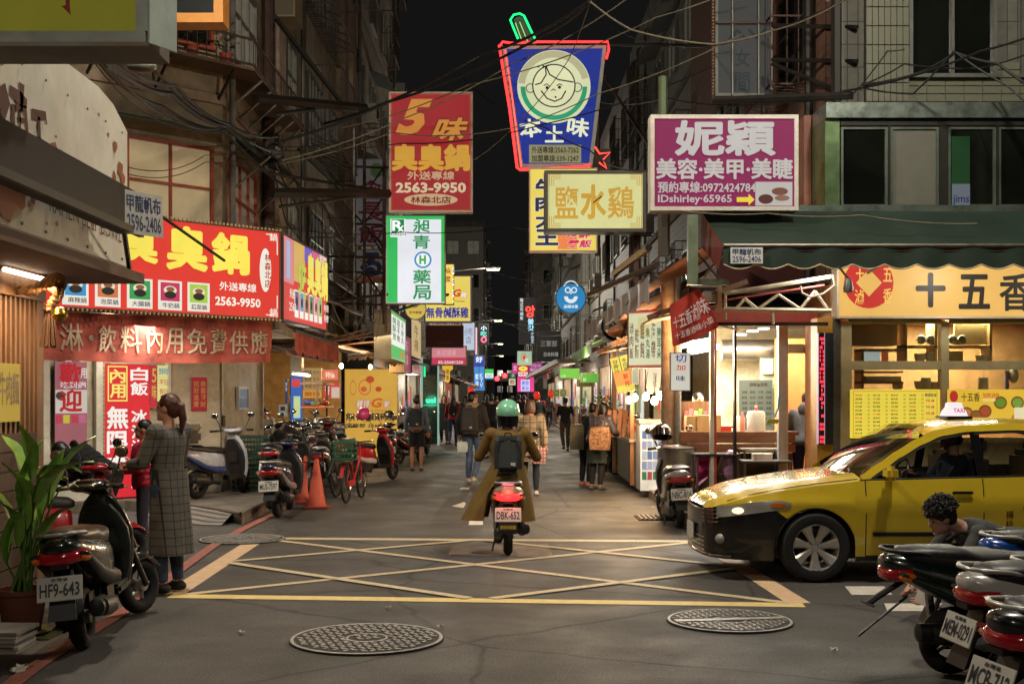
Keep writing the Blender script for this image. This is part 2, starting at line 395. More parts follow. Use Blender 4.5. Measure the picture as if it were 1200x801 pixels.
NL = Vector((-2.84, 10.12, 0)); NR = Vector((2.42, 9.68, 0)); FR = Vector((2.28, 13.9, 0)); FL = Vector((-2.92, 14.2, 0))
mL = (NL+FL)/2; mR = (NR+FR)/2; mT = (FL+FR)/2; mB = (NL+NR)/2
bx = MB(); line(bx, NL, NR, .19)
struct('road_marking_box_edge', bx, YEL, None); CRM = worn('cream_road_paint', '#c2b08c', .56); struct('road_marking_box_edge', line(MB(), FL, FR, .2), CRM, None)
bx = MB(); line(bx, NL+Vector((0, .09, 0)), FL-Vector((0, .08, 0)), .2); line(bx, NR+Vector((-.02, .09, 0)), FR-Vector((0, .08, 0)), .2)
struct('road_marking_box_side', bx, worn('pale_road_paint', '#cfae88', .6), None)
for k, (a, b) in enumerate(((NL, FR), (FL, NR), (mL, mT), (mT, mR), (mR, mB), (mB, mL))):
    d = (b-a).normalized()
    struct('road_marking_cross_line', line(MB(), a+d*.12, b-d*.12, 0.105, .0055+.0012*k), CRM, None)
pk = MB(); pl = [G(*p) for p in ((10, 806), (40, 783), (72, 762), (105, 742), (147, 716), (200, 676), (250, 640), (285, 620), (322, 602), (352, 585), (372, 572))]
L_ = []; R_ = []
for i, p in enumerate(pl):
    d = (pl[min(i+1, len(pl)-1)]-pl[max(i-1, 0)]).normalized(); q = Vector((-d.y, d.x, 0))*.06
    L_.append((p.x+q.x, p.y+q.y, .0135)); R_.append((p.x-q.x, p.y-q.y, .0135))
pk.add(L_+R_, [(i, i+1, len(pl)+i+1, len(pl)+i) for i in range(len(pl)-1)])
struct('road_marking_red_line', pk, PINK, None)
wm = MB()
for q in (((529, 593), (544, 588), (546, 590), (543, 595)), ((549, 615), (552, 604), (566, 604), (566, 615)), ((990, 687), (1036, 687), (1046, 697), (998, 697)), ((1036, 707), (1130, 707), (1140, 716), (1040, 716)), ((818, 636), (824, 628), (838, 628), (838, 636)), ((538, 573), (541, 571), (551, 571), (549, 573.5))):
    wm.poly([(G(*p).x, G(*p).y, .0045) for p in q])
struct('road_marking_white', wm, WHT, None)
struct('road_patch', MB().poly([(G(*p).x, G(*p).y, .004) for p in ((530, 640), (642, 637), (648, 653), (525, 650))]), mat('patched_concrete', '#7d6c5c', .8, dirt=.5, scale=9), None)

def manhole(px, py, r, label, kind):
    c = G(px, py); t = thing('manhole_cover', label, 'manhole cover', (c.x, c.y, .016), random.uniform(0, 1))
    iron = mat('cast_iron_'+kind, '#a5a29b', .5, .2, dirt=.5, scale=20)
    dk = mat('manhole_groove', '#2b2722', .8)
    part('base_plate', MB().lathe([(r, -.03), (r, 0), (.001, 0)], n=48), dk, t, 30)
    part('rim', MB().torus((0, 0, -.004), r*.965, r*.035, 'z', 48, 6, .35), iron, t)
    part('inner_ring', MB().torus((0, 0, -.003), r*.26, r*.025, 'z', 32, 6, .4), iron, t)
    tr = MB(); st = r/9.5
    for i in range(-10, 11):
        for j in range(-10, 11):
            x, y = i*st, j*st; d = math.hypot(x, y)
            if d < r*.89 and (d > r*.30 or d < r*.2) and not (kind == 'band' and abs(y) < r*.13):
                a = 0.6 if (i+j) % 2 else -0.6
                tr.box((x, y, .001), (st*.78, st*.42, .012), rz=a)
    stuff('tread_studs', tr, iron, t)
    if kind == 'band': part('cover_band', MB().box((0, 0, 0), (r*1.8, r*.18, .014)), iron, t)
manhole(430, 749, .535, 'large round cast iron manhole cover in the asphalt left of centre, nearest the viewer', 'plain')
manhole(855, 728, .47, 'round manhole cover with a bar across it, in front of the yellow taxi', 'band')
manhole(284, 632, .5, 'round manhole cover at the far left corner of the yellow box marking', 'plain')
g = G(772, 607); t = thing('drain_grate', 'dark metal drain grate in the road beside the parked scooter with a helmet', 'drain grate', (g.x, g.y, .012))
part('frame', MB().box((0, 0, -.01), (.62, .62, .02)), mat('grate_pit', '#181614', .9), t)
for i in range(9): part('bar', MB().box((-.26+i*.065, 0, .006), (.025, .6, .02)), mat('grate_iron', '#3c434a', .5, .7), t, None)
# litter
lit_m = paint('#b8b0a2', .8)
for i, (px, py, lab) in enumerate(((22, 788, 'white crumpled paper scrap near the red kerb line at the lower left'), (977, 763, 'small pale scrap of paper on the dark asphalt below the taxi'), (746, 637, 'tiny pale scrap lying on the far yellow line'), (516, 736, 'small torn leaf scrap on the asphalt right of the large manhole'), (282, 743, 'tiny yellowish scrap on the asphalt left of the large manhole'), (455, 714, 'small cigarette end on the asphalt below the yellow line'), (765, 595, 'little white scrap of litter near the drain grate'), (755, 556, 'pale flyer scrap on the ground by the food stall'))):
    c = G(px, py); mb = MB(); s = .05 if i == 0 else .022
    mb.grid(lambda u, v: (c.x+(u-.5)*s*2+random.uniform(-.3, .3)*s, c.y+(v-.5)*s*2, .012+random.uniform(0, .9)*s), 4, 4)
    solo('paper_scrap', lab, 'litter', mb, lit_m, None)

# ---------------------------------------------------------------- platforms and kerbs
CONC = mat('worn_concrete', '#6f665a', .8, dirt=.5, bump=.3, bscale=30)
struct('pavement_left_corner', MB().slab([(-30, -10, .16), (-3.62, -10, .16), (-3.5, 6, .16), (-3.42, 8.2, .16), (-3.6, 9.3, .16), (-30, 9.3, .16)], (0, 0, -.17)), mat('dark_kerb', '#3d3a33', .85, dirt=.4, bump=.3), None)
struct('pavement_left', MB().slab([(-3.46, 15.7, .15), (-3.55, 24, .15), (-12, 24, .15), (-12, 14, .15), (-5.6, 17.6, .15), (-4.7, 17.3, .15)], (0, 0, -.16)), CONC, None)
struct('pavement_left_far', MB().slab([(-4.1, 24, .12), (-4.2, 260, .12), (-14, 260, .12), (-14, 24, .12)], (0, 0, -.13)), CONC, None)
struct('platform_edge', MB().tube([(-4.7, 17.25, .15), (-3.47, 15.66, .15), (-3.56, 24, .15)], .022, 6), mat('steel_edge', '#8b8578', .4, .7), None)
struct('kerb_ramp', MB().poly([(-4.0, 15.6, .006), (-3.62, 15.9, .14), (-4.7, 17.25, .14), (-5.3, 17.0, .006)]).poly([(-4.0, 15.6, .006), (-3.62, 15.9, .14), (-3.7, 15.55, .006)]), pattern_mat('ramp_plate', 'horiz', '#7a7268', '#3a352f', .035, w=.014), None)
struct('pavement_right', MB().slab([(3.3, 13.6, .13), (14, 13.6, .13), (14, 40, .13), (2.75, 40, .13), (2.42, 24, .13), (2.36, 16.0, .13), (3.25, 15.85, .13)], (0, 0, -.14)), CONC, None)
struct('pavement_right_far', MB().slab([(2.75, 40, .12), (14, 40, .12), (14, 260, .12), (2.6, 260, .12)], (0, 0, -.13)), CONC, None)

# ---------------------------------------------------------------- buildings
WALLS = {'beige': mat('stucco_beige', '#857861', .85, var=.2, scale=2.5, dirt=.45, bump=.5, bscale=55),
 'pink': mat('wall_pinkish', '#958270', .85, var=.2, scale=2, dirt=.5, bump=.25),
 'grey': pattern_mat('grey_tile', 'tile', '#7c7b72', '#2c2b27', .16, .16, .012),
 'brown': pattern_mat('brown_tile', 'tile', '#6b4a3a', '#33231c', .12, .22, .012),
 'cream': pattern_mat('cream_tile', 'tile', '#5a594e', '#2b2a25', .14, .3, .014),
 'dark': mat('dark_wall', '#5c5851', .9, dirt=.5, scale=1.5)}
PANE_D = mat('dark_pane', '#11140f', .08, var=.3, scale=1.0, spec=.8); PANE_W = mat('warm_pane', '#9a8a6a', .3, emit=.22, ecol='#c9b58c', var=.2, scale=1.5)
PANE_C = mat('curtain_pane', '#9a978a', .3, var=.25, scale=3, emit=.05, ecol='#b0b09a'); FRM = mat('alu_frame', '#6a6a62', .45, .5); FRR = mat('red_wood_frame', '#8a3a22', .5, dirt=.3)
RUST = mat('rusty_steel', '#4a3830', .6, .5, dirt=.5, scale=12); STEEL = mat('dull_steel', '#6e6a62', .45, .7, dirt=.3); DKST = mat('dark_steel', '#26231f', .5, .5)

_wc = {}
def window(par, M, w, h, pane=PANE_D, frame=FRM, nm=2, nh=1, depth=.08):
    """a framed window; M maps local (x right, y into the wall, z up) to the parent's space"""
    key = (round(w, 2), round(h, 2), nm, nh)
    if key not in _wc:
        mb = MB(); t = .05
        mb.box((0, 0, h/2-t/2), (w, depth, t)).box((0, 0, -h/2+t/2), (w+.08, depth+.06, t)).box((-w/2+t/2, 0, 0), (t, depth, h-2*t)).box((w/2-t/2, 0, 0), (t, depth, h-2*t))
        for i in range(1, nm): mb.box((-w/2+w*i/nm, 0, 0), (t*.8, depth*.8, h-2*t))
        for i in range(1, nh): mb.box((0, -.002, -h/2+h*i/nh*1.15), (w-2*t, depth*.85, t*.8))
        _wc[key] = (mb.mesh('window', None), MB().box((0, .01, 0), (w-.08, .01, h-.08)).mesh('pane', None))
    a, b = _wc[key]
    o = link('window', a, frame, par); o.matrix_local = M
    link('pane', b, pane, o); return o
def MR(loc, rz): return Matrix.Translation(loc) @ Matrix.Rotation(rz, 4, 'Z')
_ac = []
def aircon(par, M):
    if not _ac:
        _ac.append(MB().bev((0, 0, 0), (.82, .32, .56), .02).mesh('air_conditioner', 30)); _ac.append(MB().torus((-.12, -.17, 0), .2, .012, 'y', 20, 6).torus((-.12, -.17, 0), .12, .01, 'y', 16, 6).torus((-.12, -.17, 0), .05, .01, 'y', 12, 6).box((-.12, -.165, 0), (.4, .01, .012)).box((-.12, -.165, 0), (.012, .01, .4)).mesh('fan_grille', 30))
        _ac.append(MB().box((-.3, 0, -.3), (.03, .4, .03)).box((.3, 0, -.3), (.03, .4, .03)).box((0, .1, -.3), (.58, .02, .02)).mesh('bracket', None))
    o = link('air_conditioner', _ac[0], mat('aircon_casing', '#8d8a7f', .5, dirt=.4), par); o.matrix_local = M
    link('fan_grille', _ac[1], DKST, o); link('bracket', _ac[2], RUST, o)
def cage(par, M, w, h, d, step=.12):
    mb = MB(); r = .012
    for z in (-h/2, 0, h/2):
        mb.box((0, -d, z), (w, .025, .025)).box((-w/2, -d/2, z), (.025, d, .025)).box((w/2, -d/2, z), (.025, d, .025))
    n = int(w/step)
    for i in range(n+1): mb.box((-w/2+w*i/n, -d, 0), (r, r, h))
    for i in range(1, int(d/step)): mb.box((-w/2, -i*step, 0), (r, r, h)).box((w/2, -i*step, 0), (r, r, h))
    for i in range(n+1): mb.box((-w/2+w*i/n, -d/2, -h/2), (r, d, r))
    o = part('window_cage', mb, RUST, par, None); o.matrix_local = M; return o

def building(name, label, x0, x1, y0, y1, h, wall, side, zb=3.0, nwin=4, base=0.0, fh=3.1, front=False, seed=1, cages=True, frontwin=2, ww=1.5):
    """a block with windows on its street side (side=+1: the street lies to its right, at x1)"""
    rnd = random.Random(seed); t = thing(name, label, 'building', (x0, y0, 0)); W = x1-x0; D = y1-y0
    part('wall', MB().box2((0, 0, base), (W, D, h)), wall, t, None)
    part('parapet', MB().box2((-.1, -.1, h+.002), (W+.1, D+.1, h+.5)), WALLS['dark'], t, None)
    fx = W if side > 0 else 0; rz = PI/2 if side > 0 else -PI/2
    nf = int((h-zb)/fh); sx = side
    for f in range(nf):
        z = zb+fh*f+1.4
        part('floor_band', MB().box((fx+sx*.03, D/2, z-1.3), (.1, D, .16)), WALLS['dark'], t, None)
        for i in range(nwin):
            y = D*(i+.5)/nwin; pane = rnd.choice([PANE_D, PANE_D, PANE_C, PANE_D, PANE_C])
            window(t, MR((fx+sx*.03, y, z), rz), min(ww, D/nwin*.7), 1.35, pane)
            if cages and rnd.random() < .4: cage(t, MR((fx+sx*.03, y, z), rz), min(ww, D/nwin*.7)+.2, 1.5, .45, .14)
            elif rnd.random() < .35: aircon(t, MR((fx+sx*.35, y+rnd.uniform(-.2, .2), z-1.0), rz))
            elif rnd.random() < .5: part('window_hood', MB().slab([(fx, y-.9, z+.95), (fx, y+.9, z+.95), (fx+sx*.6, y+.9, z+.72), (fx+sx*.6, y-.9, z+.72)], (0, 0, .03)), paint(rnd.choice(['#3a4a3c', '#4a4038', '#3f4548']), .6, dirt=.4), t, None)
        if front:
            for i in range(frontwin):
                window(t, MR((W*(i+.5)/frontwin, -.03, z), 0), min(1.2, W/frontwin*.6), 1.3, rnd.choice([PANE_D, PANE_C, PANE_D]))
    for k in range(3):
        y = D*rnd.random(); part('drain_pipe', MB().tube([(fx+sx*.08, y, zb), (fx+sx*.08, y, h)], .05, 8), paint('#5a554b', .6, dirt=.4), t)
    return t

# --- left corner building with the splayed corner
c45 = math.radians(45)
KX, KY = -4.55, 19.2
def LW(s, out=0.0, z=0.0):   # point on the splayed front: s metres left of the corner, out metres toward the street
    return Vector((KX-.7071*s+.7071*out, KY-.7071*s-.7071*out, z))
lb = thing('corner_building', 'beige stucco building with a splayed corner above the red hot pot sign', 'building', (KX, KY, 0))
o = (KX, KY)
def q(p): return (p[0]-o[0], p[1]-o[1])
foot = [(KX, KY), (KX, 33.0), (-16, 33.0), (-16, 20), tuple(LW(8)[:2])]
part('upper_wall', MB().slab([(*q(p), 2.95) for p in foot], (0, 0, 17)), WALLS['beige'], lb, None)
foot2 = [(KX+.0, KY+.0), (KX, 22.2), (-16, 22.2), (-16, 20), tuple(LW(8)[:2])]
part('ground_wall', MB().slab([(*q(p), .1) for p in foot2], (0, 0, 2.84)), mat('cream_shop_wall', '#a39a86', .7, dirt=.3), lb, None)
def LM(s, out, z): v = LW(s, out, z); return MR((v.x-KX, v.y-KY, z), c45)   # frame on the splayed front
for fl in range(5):
    z = 4.85+fl*3.1
    window(lb, LM(.95, .04, z), 1.5, 1.55, PANE_W if fl == 0 else PANE_D, FRR, 2, 2, .1)
    window(lb, LM(3.3, .04, z), 1.6, 1.55, PANE_C if fl == 0 else PANE_D, FRR, 2, 2, .1)
    window(lb, MR((.04, 1.35, z), PI/2), 1.9, 1.5, PANE_C, FRM if fl else FRR, 3, 2, .1)
    part('cornice', MB().slab([(*q(LW(6.5, .06)), z+1.5), (*q(LW(-.0, .06)), z+1.5), (.085, 14.0-.2, z+1.5), (0, 14-.2, z+1.5), (0, 0, z+1.5), (*q(LW(6.5, 0)), z+1.5)], (0, 0, .14)), WALLS['pink'], lb, None)
    for k, y in enumerate((5.4, 9.2, 12.2)):
        window(lb, MR((.04, y, z+.3), PI/2), 2.0, 1.7, PANE_C if k == 0 else PANE_D, FRM, 4, 2, .1)
    cage(lb, MR((.02, 9.2+fl % 2, z+.35), PI/2), 3.8, 2.0, .75, .16)
    for sg in range(6): part('bracket', MB().tube([(.02, 7.6+sg*.75, z-.3), (.72, 7.6+sg*.75, z-.62)], .02, 5), STEEL, lb)
hood = MB().slab([(0, .15, 5.95), (0, 2.6, 5.95), (.75, 2.6, 5.62), (.75, .15, 5.62)], (0, 0, .03))
part('window_awning', hood, paint('#27382a', .5, dirt=.4), lb, None)
part('window_awning', MB().slab([(*q(LW(.0, 0)), 5.92), (*q(LW(2.1, 0)), 5.92), (*q(LW(2.1, .4)), 5.8), (*q(LW(.0, .4)), 5.8)], (0, 0, .03)), paint('#1f2c22', .5), lb, None)
part('awning_arm', MB().tube([(.05, 2.5, 5.0), (.72, 2.5, 5.6)], .018, 6).tube([(.05, .3, 5.0), (.72, .3, 5.6)], .018, 6), STEEL, lb)
# planter ledge wrapped round the corner
pl_ = MB()
pl_.slab([(*q(LW(2.6, 0)), 6.85), (*q(LW(2.6, .55)), 6.85), (*q(LW(-.25, .55)), 6.85), (.62, 4.2, 6.85), (0, 4.2, 6.85), (0, 0, 6.85)], (0, 0, .05))
part('balcony_ledge', pl_, mat('ledge', '#5f4a3c', .7, dirt=.4), lb, None)
rl = MB(); pa = [Vector((*q(LW(2.6, .52)), 0)), Vector((*q(LW(-.25, .52)), 0)), Vector((.6, 4.15, 0))]
for hh in (6.95, 7.35): rl.tube([p+Vector((0, 0, hh)) for p in pa], .022, 6)
for a_, b_ in ((pa[0], pa[1]), (pa[1], pa[2])):
    n_ = int((b_-a_).length/.16)
    for i in range(n_+1):
        p = a_.lerp(b_, i/n_); rl.tube([p+Vector((0, 0, 6.9)), p+Vector((0, 0, 7.35))], .007, 4)
part('balcony_rail', rl, RUST, lb)
for i in range(3): part('ledge_bracket', MB().tube([(*q(LW(2.3-i*1.1, .02)), 6.4), (*q(LW(2.3-i*1.1, .5)), 6.82)], .025, 6), DKST, lb)
for i in range(6): part('ledge_bracket', MB().tube([(.02, .3+i*.72, 6.35), (.58, .3+i*.72, 6.83)], .022, 6), STEEL, lb)
for y, r, m_ in ((3.05, .12, RUST), (3.5, .07, STEEL), (6.9, .06, STEEL), (.12, .05, WALLS['dark'])):
    part('drain_pipe', MB().tube([(.14, y, 2.96), (.14, y, 19.9)], r, 10), m_, lb)
part('pilaster', MB().box((.12, 3.8, 11.4), (.3, .7, 16.9)), WALLS['pink'], lb, None)
part('pilaster', MB().box((.1, 13.4, 11.4), (.26, .8, 16.9)), WALLS['beige'], lb, None)
for i, (s, hh) in enumerate(((2.2, .2), (1.4, .22), (.7, .18), (.1, .2))):
    v = LW(s, .28, 6.905); t = thing('plant_pot', 'terracotta plant pot on the balcony ledge over the hot pot sign, %s from the left' % ('first', 'second', 'third', 'fourth')[i], 'plant pot', v)
    part('pot', MB().lathe([(.07, 0), (.1, hh), (.115, hh), (.1, hh-.02), (.001, hh-.02)], n=14), paint('#8a3a26', .7), t)
    lf = MB(); rr = random.Random(i)
    for k in range(46):
        a = rr.uniform(0, 2*PI); e = rr.uniform(.1, .5); z = hh+rr.uniform(.03, .45); p = Vector((math.cos(a)*e*.35, math.sin(a)*e*.35, z)); d = Vector((math.cos(a), math.sin(a), rr.uniform(-.3, .7)))*.1; s_ = d.cross(Vector((0, 0, 1))).normalized()*.025
        lf.poly([p, p+d*.5+s_, p+d, p+d*.5-s_])
    part('foliage', lf, mat('pot_leaf', '#3d4f26', .6), t, None)

# --- the rest of the left row
b2 = building('apartment_building', 'brown apartment building with caged windows behind the red vertical hot pot sign', -16, -4.2, 33.0, 46, 21, WALLS['pink'], 1, 3.2, 4, 3.1, seed=3, front=False)
b3 = building('shop_building', 'low grey building behind the row of left hand signboards', -16, -4.4, 46, 72, 9.5, WALLS['grey'], 1, 3.2, 8, 3.1, seed=4)
b4 = building('shop_building', 'far low building beyond the left signboards', -18, -4.4, 72, 108, 10.0, WALLS['dark'], 1, 3.2, 8, 3.1, seed=5)
b5 = building('tower_block', 'grey tiled block rising at the far left end of the street', -9.5, -2.0, 110, 132, 17.2, WALLS['grey'], 1, 1.5, 5, 0, front=True, seed=6, frontwin=4)
# --- the right row
r1 = thing('corner_building', 'tiled building above the noodle shop with the green awning', 'building', (4.35, 15.7, 0))
part('upper_wall', MB().box2((0, 0, 2.95), (12, 12, 17)), WALLS['cream'], r1, None)
part('side_wall', MB().box2((-.06, .3, 3.2), (-.002, 11.9, 17)), WALLS['brown'], r1, None)
part('ground_wall', MB().box2((-.0, 4.4, .1), (12, 12, 2.945)), mat('cream_shop_wall2', '#a8966f', .7, dirt=.3), r1, None)
R1W = r1
# tiled pier and tile rows on the front wall
tl = MB().bev((0, 0, 0), (.072, .02, .235), .004).mesh('wall_tile', None); TM = mat('glazed_tile', '#6f7260', .35, dirt=.4, var=.25, scale=4)
x0_ = P(1012, 60, 15.7).x-4.35
part('pier', MB().box2((x0_, -.1, 5.5), (x0_+.56, -.002, 8.3)), mat('grout', '#2f2d28', .9), r1, None)
for i in range(7):
    for j in range(10):
        link('wall_tile', tl, TM, r1, loc=(x0_+.04+i*.08, -.108, 5.65+j*.247))
tl2 = MB().bev((0, 0, 0), (.235, .02, .095), .004).mesh('wall_tile', None)
for i in range(8):
    for j in range(5):
        link('wall_tile', tl2, TM, r1, loc=(x0_+.7+i*.245, -.012, 5.6+j*.105))
window(r1, MR((x0_+1.15, -.03, 7.0), 0), 1.15, 2.3, PANE_D, FRM, 2, 1, .1)
window(r1, MR((x0_+2.6, -.03, 7.0), 0), 1.1, 2.3, PANE_D, FRM, 2, 1, .1)
for z in (5.6, 8.7, 11.8): window(r1, MR((-.09, 2.0, z+1.4), -PI/2), 1.6, 1.5, PANE_D, RUST, 3, 2); cage(r1, MR((-.09, 2.0, z+1.4), -PI/2), 2.0, 1.9, .55, .16); window(r1, MR((-.09, 7.0, z+1.4), -PI/2), 2.4, 1.5, PANE_D, FRM, 3, 2)
for y in (.8, 3.6): part('drain_pipe', MB().tube([(-.16, y, 3.2), (-.16, y, 16.9)], .06, 8), DKST, r1)
r2 = building('apartment_building', 'dark tiled building behind the blue juice cup sign', 4.5, 16, 27.7, 42, 13.2, WALLS['grey'], -1, 3.2, 5, 3.0, seed=8, front=True)
r3 = building('shop_building', 'dark building behind the round blue sign on the right', 4.35, 16, 42, 62, 12.6, WALLS['grey'], -1, 3.2, 7, 0, seed=9)
r4 = building('shop_building', 'far dark building with grilled windows on the right of the street', 4.0, 16, 62, 104, 13, WALLS['grey'], -1, 3.2, 10, 0, seed=10, front=True)
r5 = building('tower_block', 'farthest dark block at the right end of the street', 2.5, 14, 106, 150, 19, WALLS['dark'], -1, 1.5, 8, 0, front=True, seed=11, frontwin=4)
t = thing('roof_shed', 'corrugated roof shed on top of the dark tiled building at the right', 'shed', (8, 34, 13.7))
part('wall', MB().box2((-3, -3, 0), (3, 3, 2.0)), paint('#4a4a46', .7), t, None)
part('roof', MB().slab([(-3.5, -3.4, 2.0), (0, -3.4, 3.0), (3.5, -3.4, 2.0)], (0, 6.8, 0)), paint('#5a5c58', .6, dirt=.4), t, None)
# distant end of street
e1 = building('tower_block', 'dim block closing the far end of the street', -2.0, 1.9, 235, 250, 9, WALLS['dark'], 1, 1.5, 3, 0, front=True, seed=12)

# ---------------------------------------------------------------- street lamps
def street_lamp(label, px, py, head, power, lit_e=14):
    t = thing('street_lamp', label, 'street lamp', (px, py, 0), 0, 'street lamps on curved arms'); hx = head[0]-px; H = head[2]; hy = head[1]-py
    part('pole', MB().tube([(0, 0, 0), (0, 0, H-.8)], [.09, .06], 10), STEEL, t)
    part('arm', MB().tube([(0, 0, H-.8), (hx*.08, hy*.1, H-.35), (hx*.3, hy*.3, H-.12), (hx*.8, hy*.8, H+.04), (hx, hy, H+.08)], .035, 8), STEEL, t)
    part('lamp_head', MB().bev((hx, hy, H+.06), (.7, .24, .1), .03), STEEL, t)
    part('lamp_glass', MB().bev((hx, hy, H-.01), (.6, .2, .07), .03), glow('#e8f5b0', lit_e), t)
    if power: lamp('POINT', 'street_light', (head[0], head[1], H-.22), power, SODIUM, .2)
street_lamp('street lamp outside the left of the junction, arm over the road', -6.2, 10.5, (-2.6, 10.5, 8.2), 1350)
street_lamp('street lamp outside the right of the junction, arm over the taxi', 7.6, 9.2, (4.2, 9.2, 8.4), 1150)
street_lamp('street lamp behind the viewer over the crossing street', -6, -6, (-1.0, -5, 8.4), 800)
for i, (z, e) in enumerate(((55, 2000), (93, 1200), (135, 1200), (176, 900))):
    street_lamp('%s street lamp down the left side of the market street, counting away from the viewer' % ('first', 'second', 'third', 'fourth')[i], -4.0, z, (-.55, z, 7.5), e)
# ---------------------------------------------------------------- signboards
Bx, By = -3.45, 18.3
def su(px):   # metres from the right end of the hot pot sign
    k = (CX-px)/F; return (k*By+Bx)/(.7071*(1+k))
HW, HH, HB = 4.6, 1.34, 2.86
cx_, cy_ = Bx-.7071*HW/2, By-.7071*HW/2
def U1(px): return 1-su(px)/HW
def V1(px, py):
    Z = By-.7071*su(px); z = CH-(py-HY)/F*Z; return (HB+HH-z)/HH
W_ = '#f3efe0'; RED = '#dd3b30'; YL = '#f8e45a'
T = []
for s, a, b, t0, t1 in (('臭', 140, 181, 266, 309), ('臭', 193, 239, 265, 318), ('鍋', 246, 288, 273, 322)):
    T.append((s, U1(a), V1(a, t0), U1(b), V1(b, t1), YL, dict(bold=.045)))
T += [('味', .22, .2, .345, .66, YL, dict(bold=.045)), ('5', .09, .12, .2, .7, YL, dict(bold=.04)),
      ('外送專線', U1(254), V1(254, 330), U1(297), V1(297, 343), W_, dict(bold=.02)), ('2563-9950', U1(249), V1(249, 347), U1(302), V1(302, 361), W_, dict(bold=.03)),
      ('林森北店', U1(307), V1(310, 297), U1(314), V1(314, 338), '#b02a20', dict(vert=True, bold=.02))]
R = [(U1(303.5), V1(310, 291), U1(317), V1(310, 342), W_, .8, 'oval')]
pics = [(72, 103, '#3d8fc4', '麻辣鍋'), (110, 140, '#d0764a', '泡菜鍋'), (147, 177, '#3b9a50', '大腸鍋'), (183, 211, '#c23a60', '牛奶鍋'), (217, 243, '#a4c84a', '蔬菜鍋')]
for a, b, c, s in pics:
    u0, u1 = U1(a), U1(b); R.append((u0, .655, u1, .965, '#e9e4d6')); R.append((u0+.008, .675, u1-.008, .87, c)); 
    um = (u0+u1)/2; R.append((um-.022, .71, um+.022, .80, '#e8dcc0', .8, 'oval')); R.append((um-.02, .765, um+.02, .845, '#2a2a24', .8, 'oval')); R.append((um-.014, .72, um+.014, .77, '#8c5a3c', .8, 'oval'))
    T.append((s, u0+.012, .89, u1-.012, .945, '#3a2a20', dict(bold=.01)))
hot = sign('hot_pot_sign', 'long red lit hot pot signboard with yellow characters on the splayed corner', None, None, None, .32, RED, .82, '#5a4a40', .02, T, R, math.radians(45), None, 'sign', (cx_, cy_, HB+HH/2), (HW, HH))
mb = MB()
for i in range(70):
    u = -HW/2+HW*(i+.5)/70; mb.box((u, -.05, HH/2+.015), (.022, .03, .03)).box((u, -.05, -HH/2-.015), (.022, .03, .03))
part('bulb_row', mb, paint('#b8a070', .4), hot, None)
for sx, sz in ((1, 1), (1, -1)):
    m_ = MB(); x = HW/2-.05; z = sz*(HH/2-.06)
    m_.box((x-.16, -.03, z), (.12, .004, .015)).box((x-.02, -.03, z-sz*.2), (.015, .004, .2)); text_mb(m_, '鍋', x-.16, z-.1 if sz > 0 else z-.03, x-.02, z+.02 if sz > 0 else z+.1, -.035)
    part('corner_ornament', m_, lit(W_, .8), hot, None)
T = [('5味', .25, .22, .42, .7, '#c8d048', dict(bold=.03, out='#3f7a3c')), ('臭臭鍋', .44, .1, .93, .6, '#f1e060', dict(bold=.045, out='#b05a20')), ('外送', .06, .62, .16, .73, W_), ('2563', .05, .78, .19, .88, W_), ('內用', .84, .66, .95, .76, W_), ('外帶', .84, .8, .95, .9, W_)]
R = [(0.01, .02, .22, .55, '#d88a90'), (.22, .02, .45, .5, '#d8b060'), (.45, .02, .72, .22, '#6a5ac8'), (.62, .02, .8, .16, '#d05a90'), (.8, .02, .98, .3, '#e6c8c0'), (.06, .06, .13, .5, '#a8b8d8')]
for i, c in enumerate(('#6f6a98', '#6a9cc0', '#8a6a50', '#4a8a60', '#d8a0a8', '#8ac05a')):
    u = .22+i*.1; R += [(u, .6, u+.085, .93, W_), (u+.006, .62, u+.079, .84, c), (u+.02, .68, u+.065, .8, '#33302a', .8, 'oval')]
hs2 = sign('hot_pot_sign', 'shorter colourful side board of the red hot pot sign facing the market street', None, None, None, .14, '#d8403c', .8, '#4a241e', .02, T, R, math.radians(86.6), None, 'sign', (-3.345, 20.02, HB+HH/2), (3.25, HH))

# vertical red hot pot sign
sign('vertical_sign', 'tall red vertical hot pot signboard with yellow 5 at its top', (456, 108), (554, 249), 22, .2, '#a8242a', .62, '#b9a890', .035,
     [('臭臭鍋', .04, .44, .96, .65, '#e0a83c', dict(bold=.045)), ('外送專線', .22, .66, .78, .73, '#d8b48c', dict(bold=.02)), ('2563-9950', .08, .75, .92, .84, '#e6cfa8', dict(bold=.035)), ('林森北店', .26, .868, .74, .925, '#7a2420', dict(bold=.03)),
      ('5', .08, .06, .52, .36, '#d9903c', dict(bold=.05, shear=.35, out='#3a1410')), ('味', .52, .22, .94, .4, '#d9903c', dict(bold=.04, shear=.3, out='#3a1410'))],
     [(.18, .845, .82, .945, '#d9b58a', .62, 'oval'), (.03, .02, .97, .98, '#c86a50', .5, 'line', .008)])
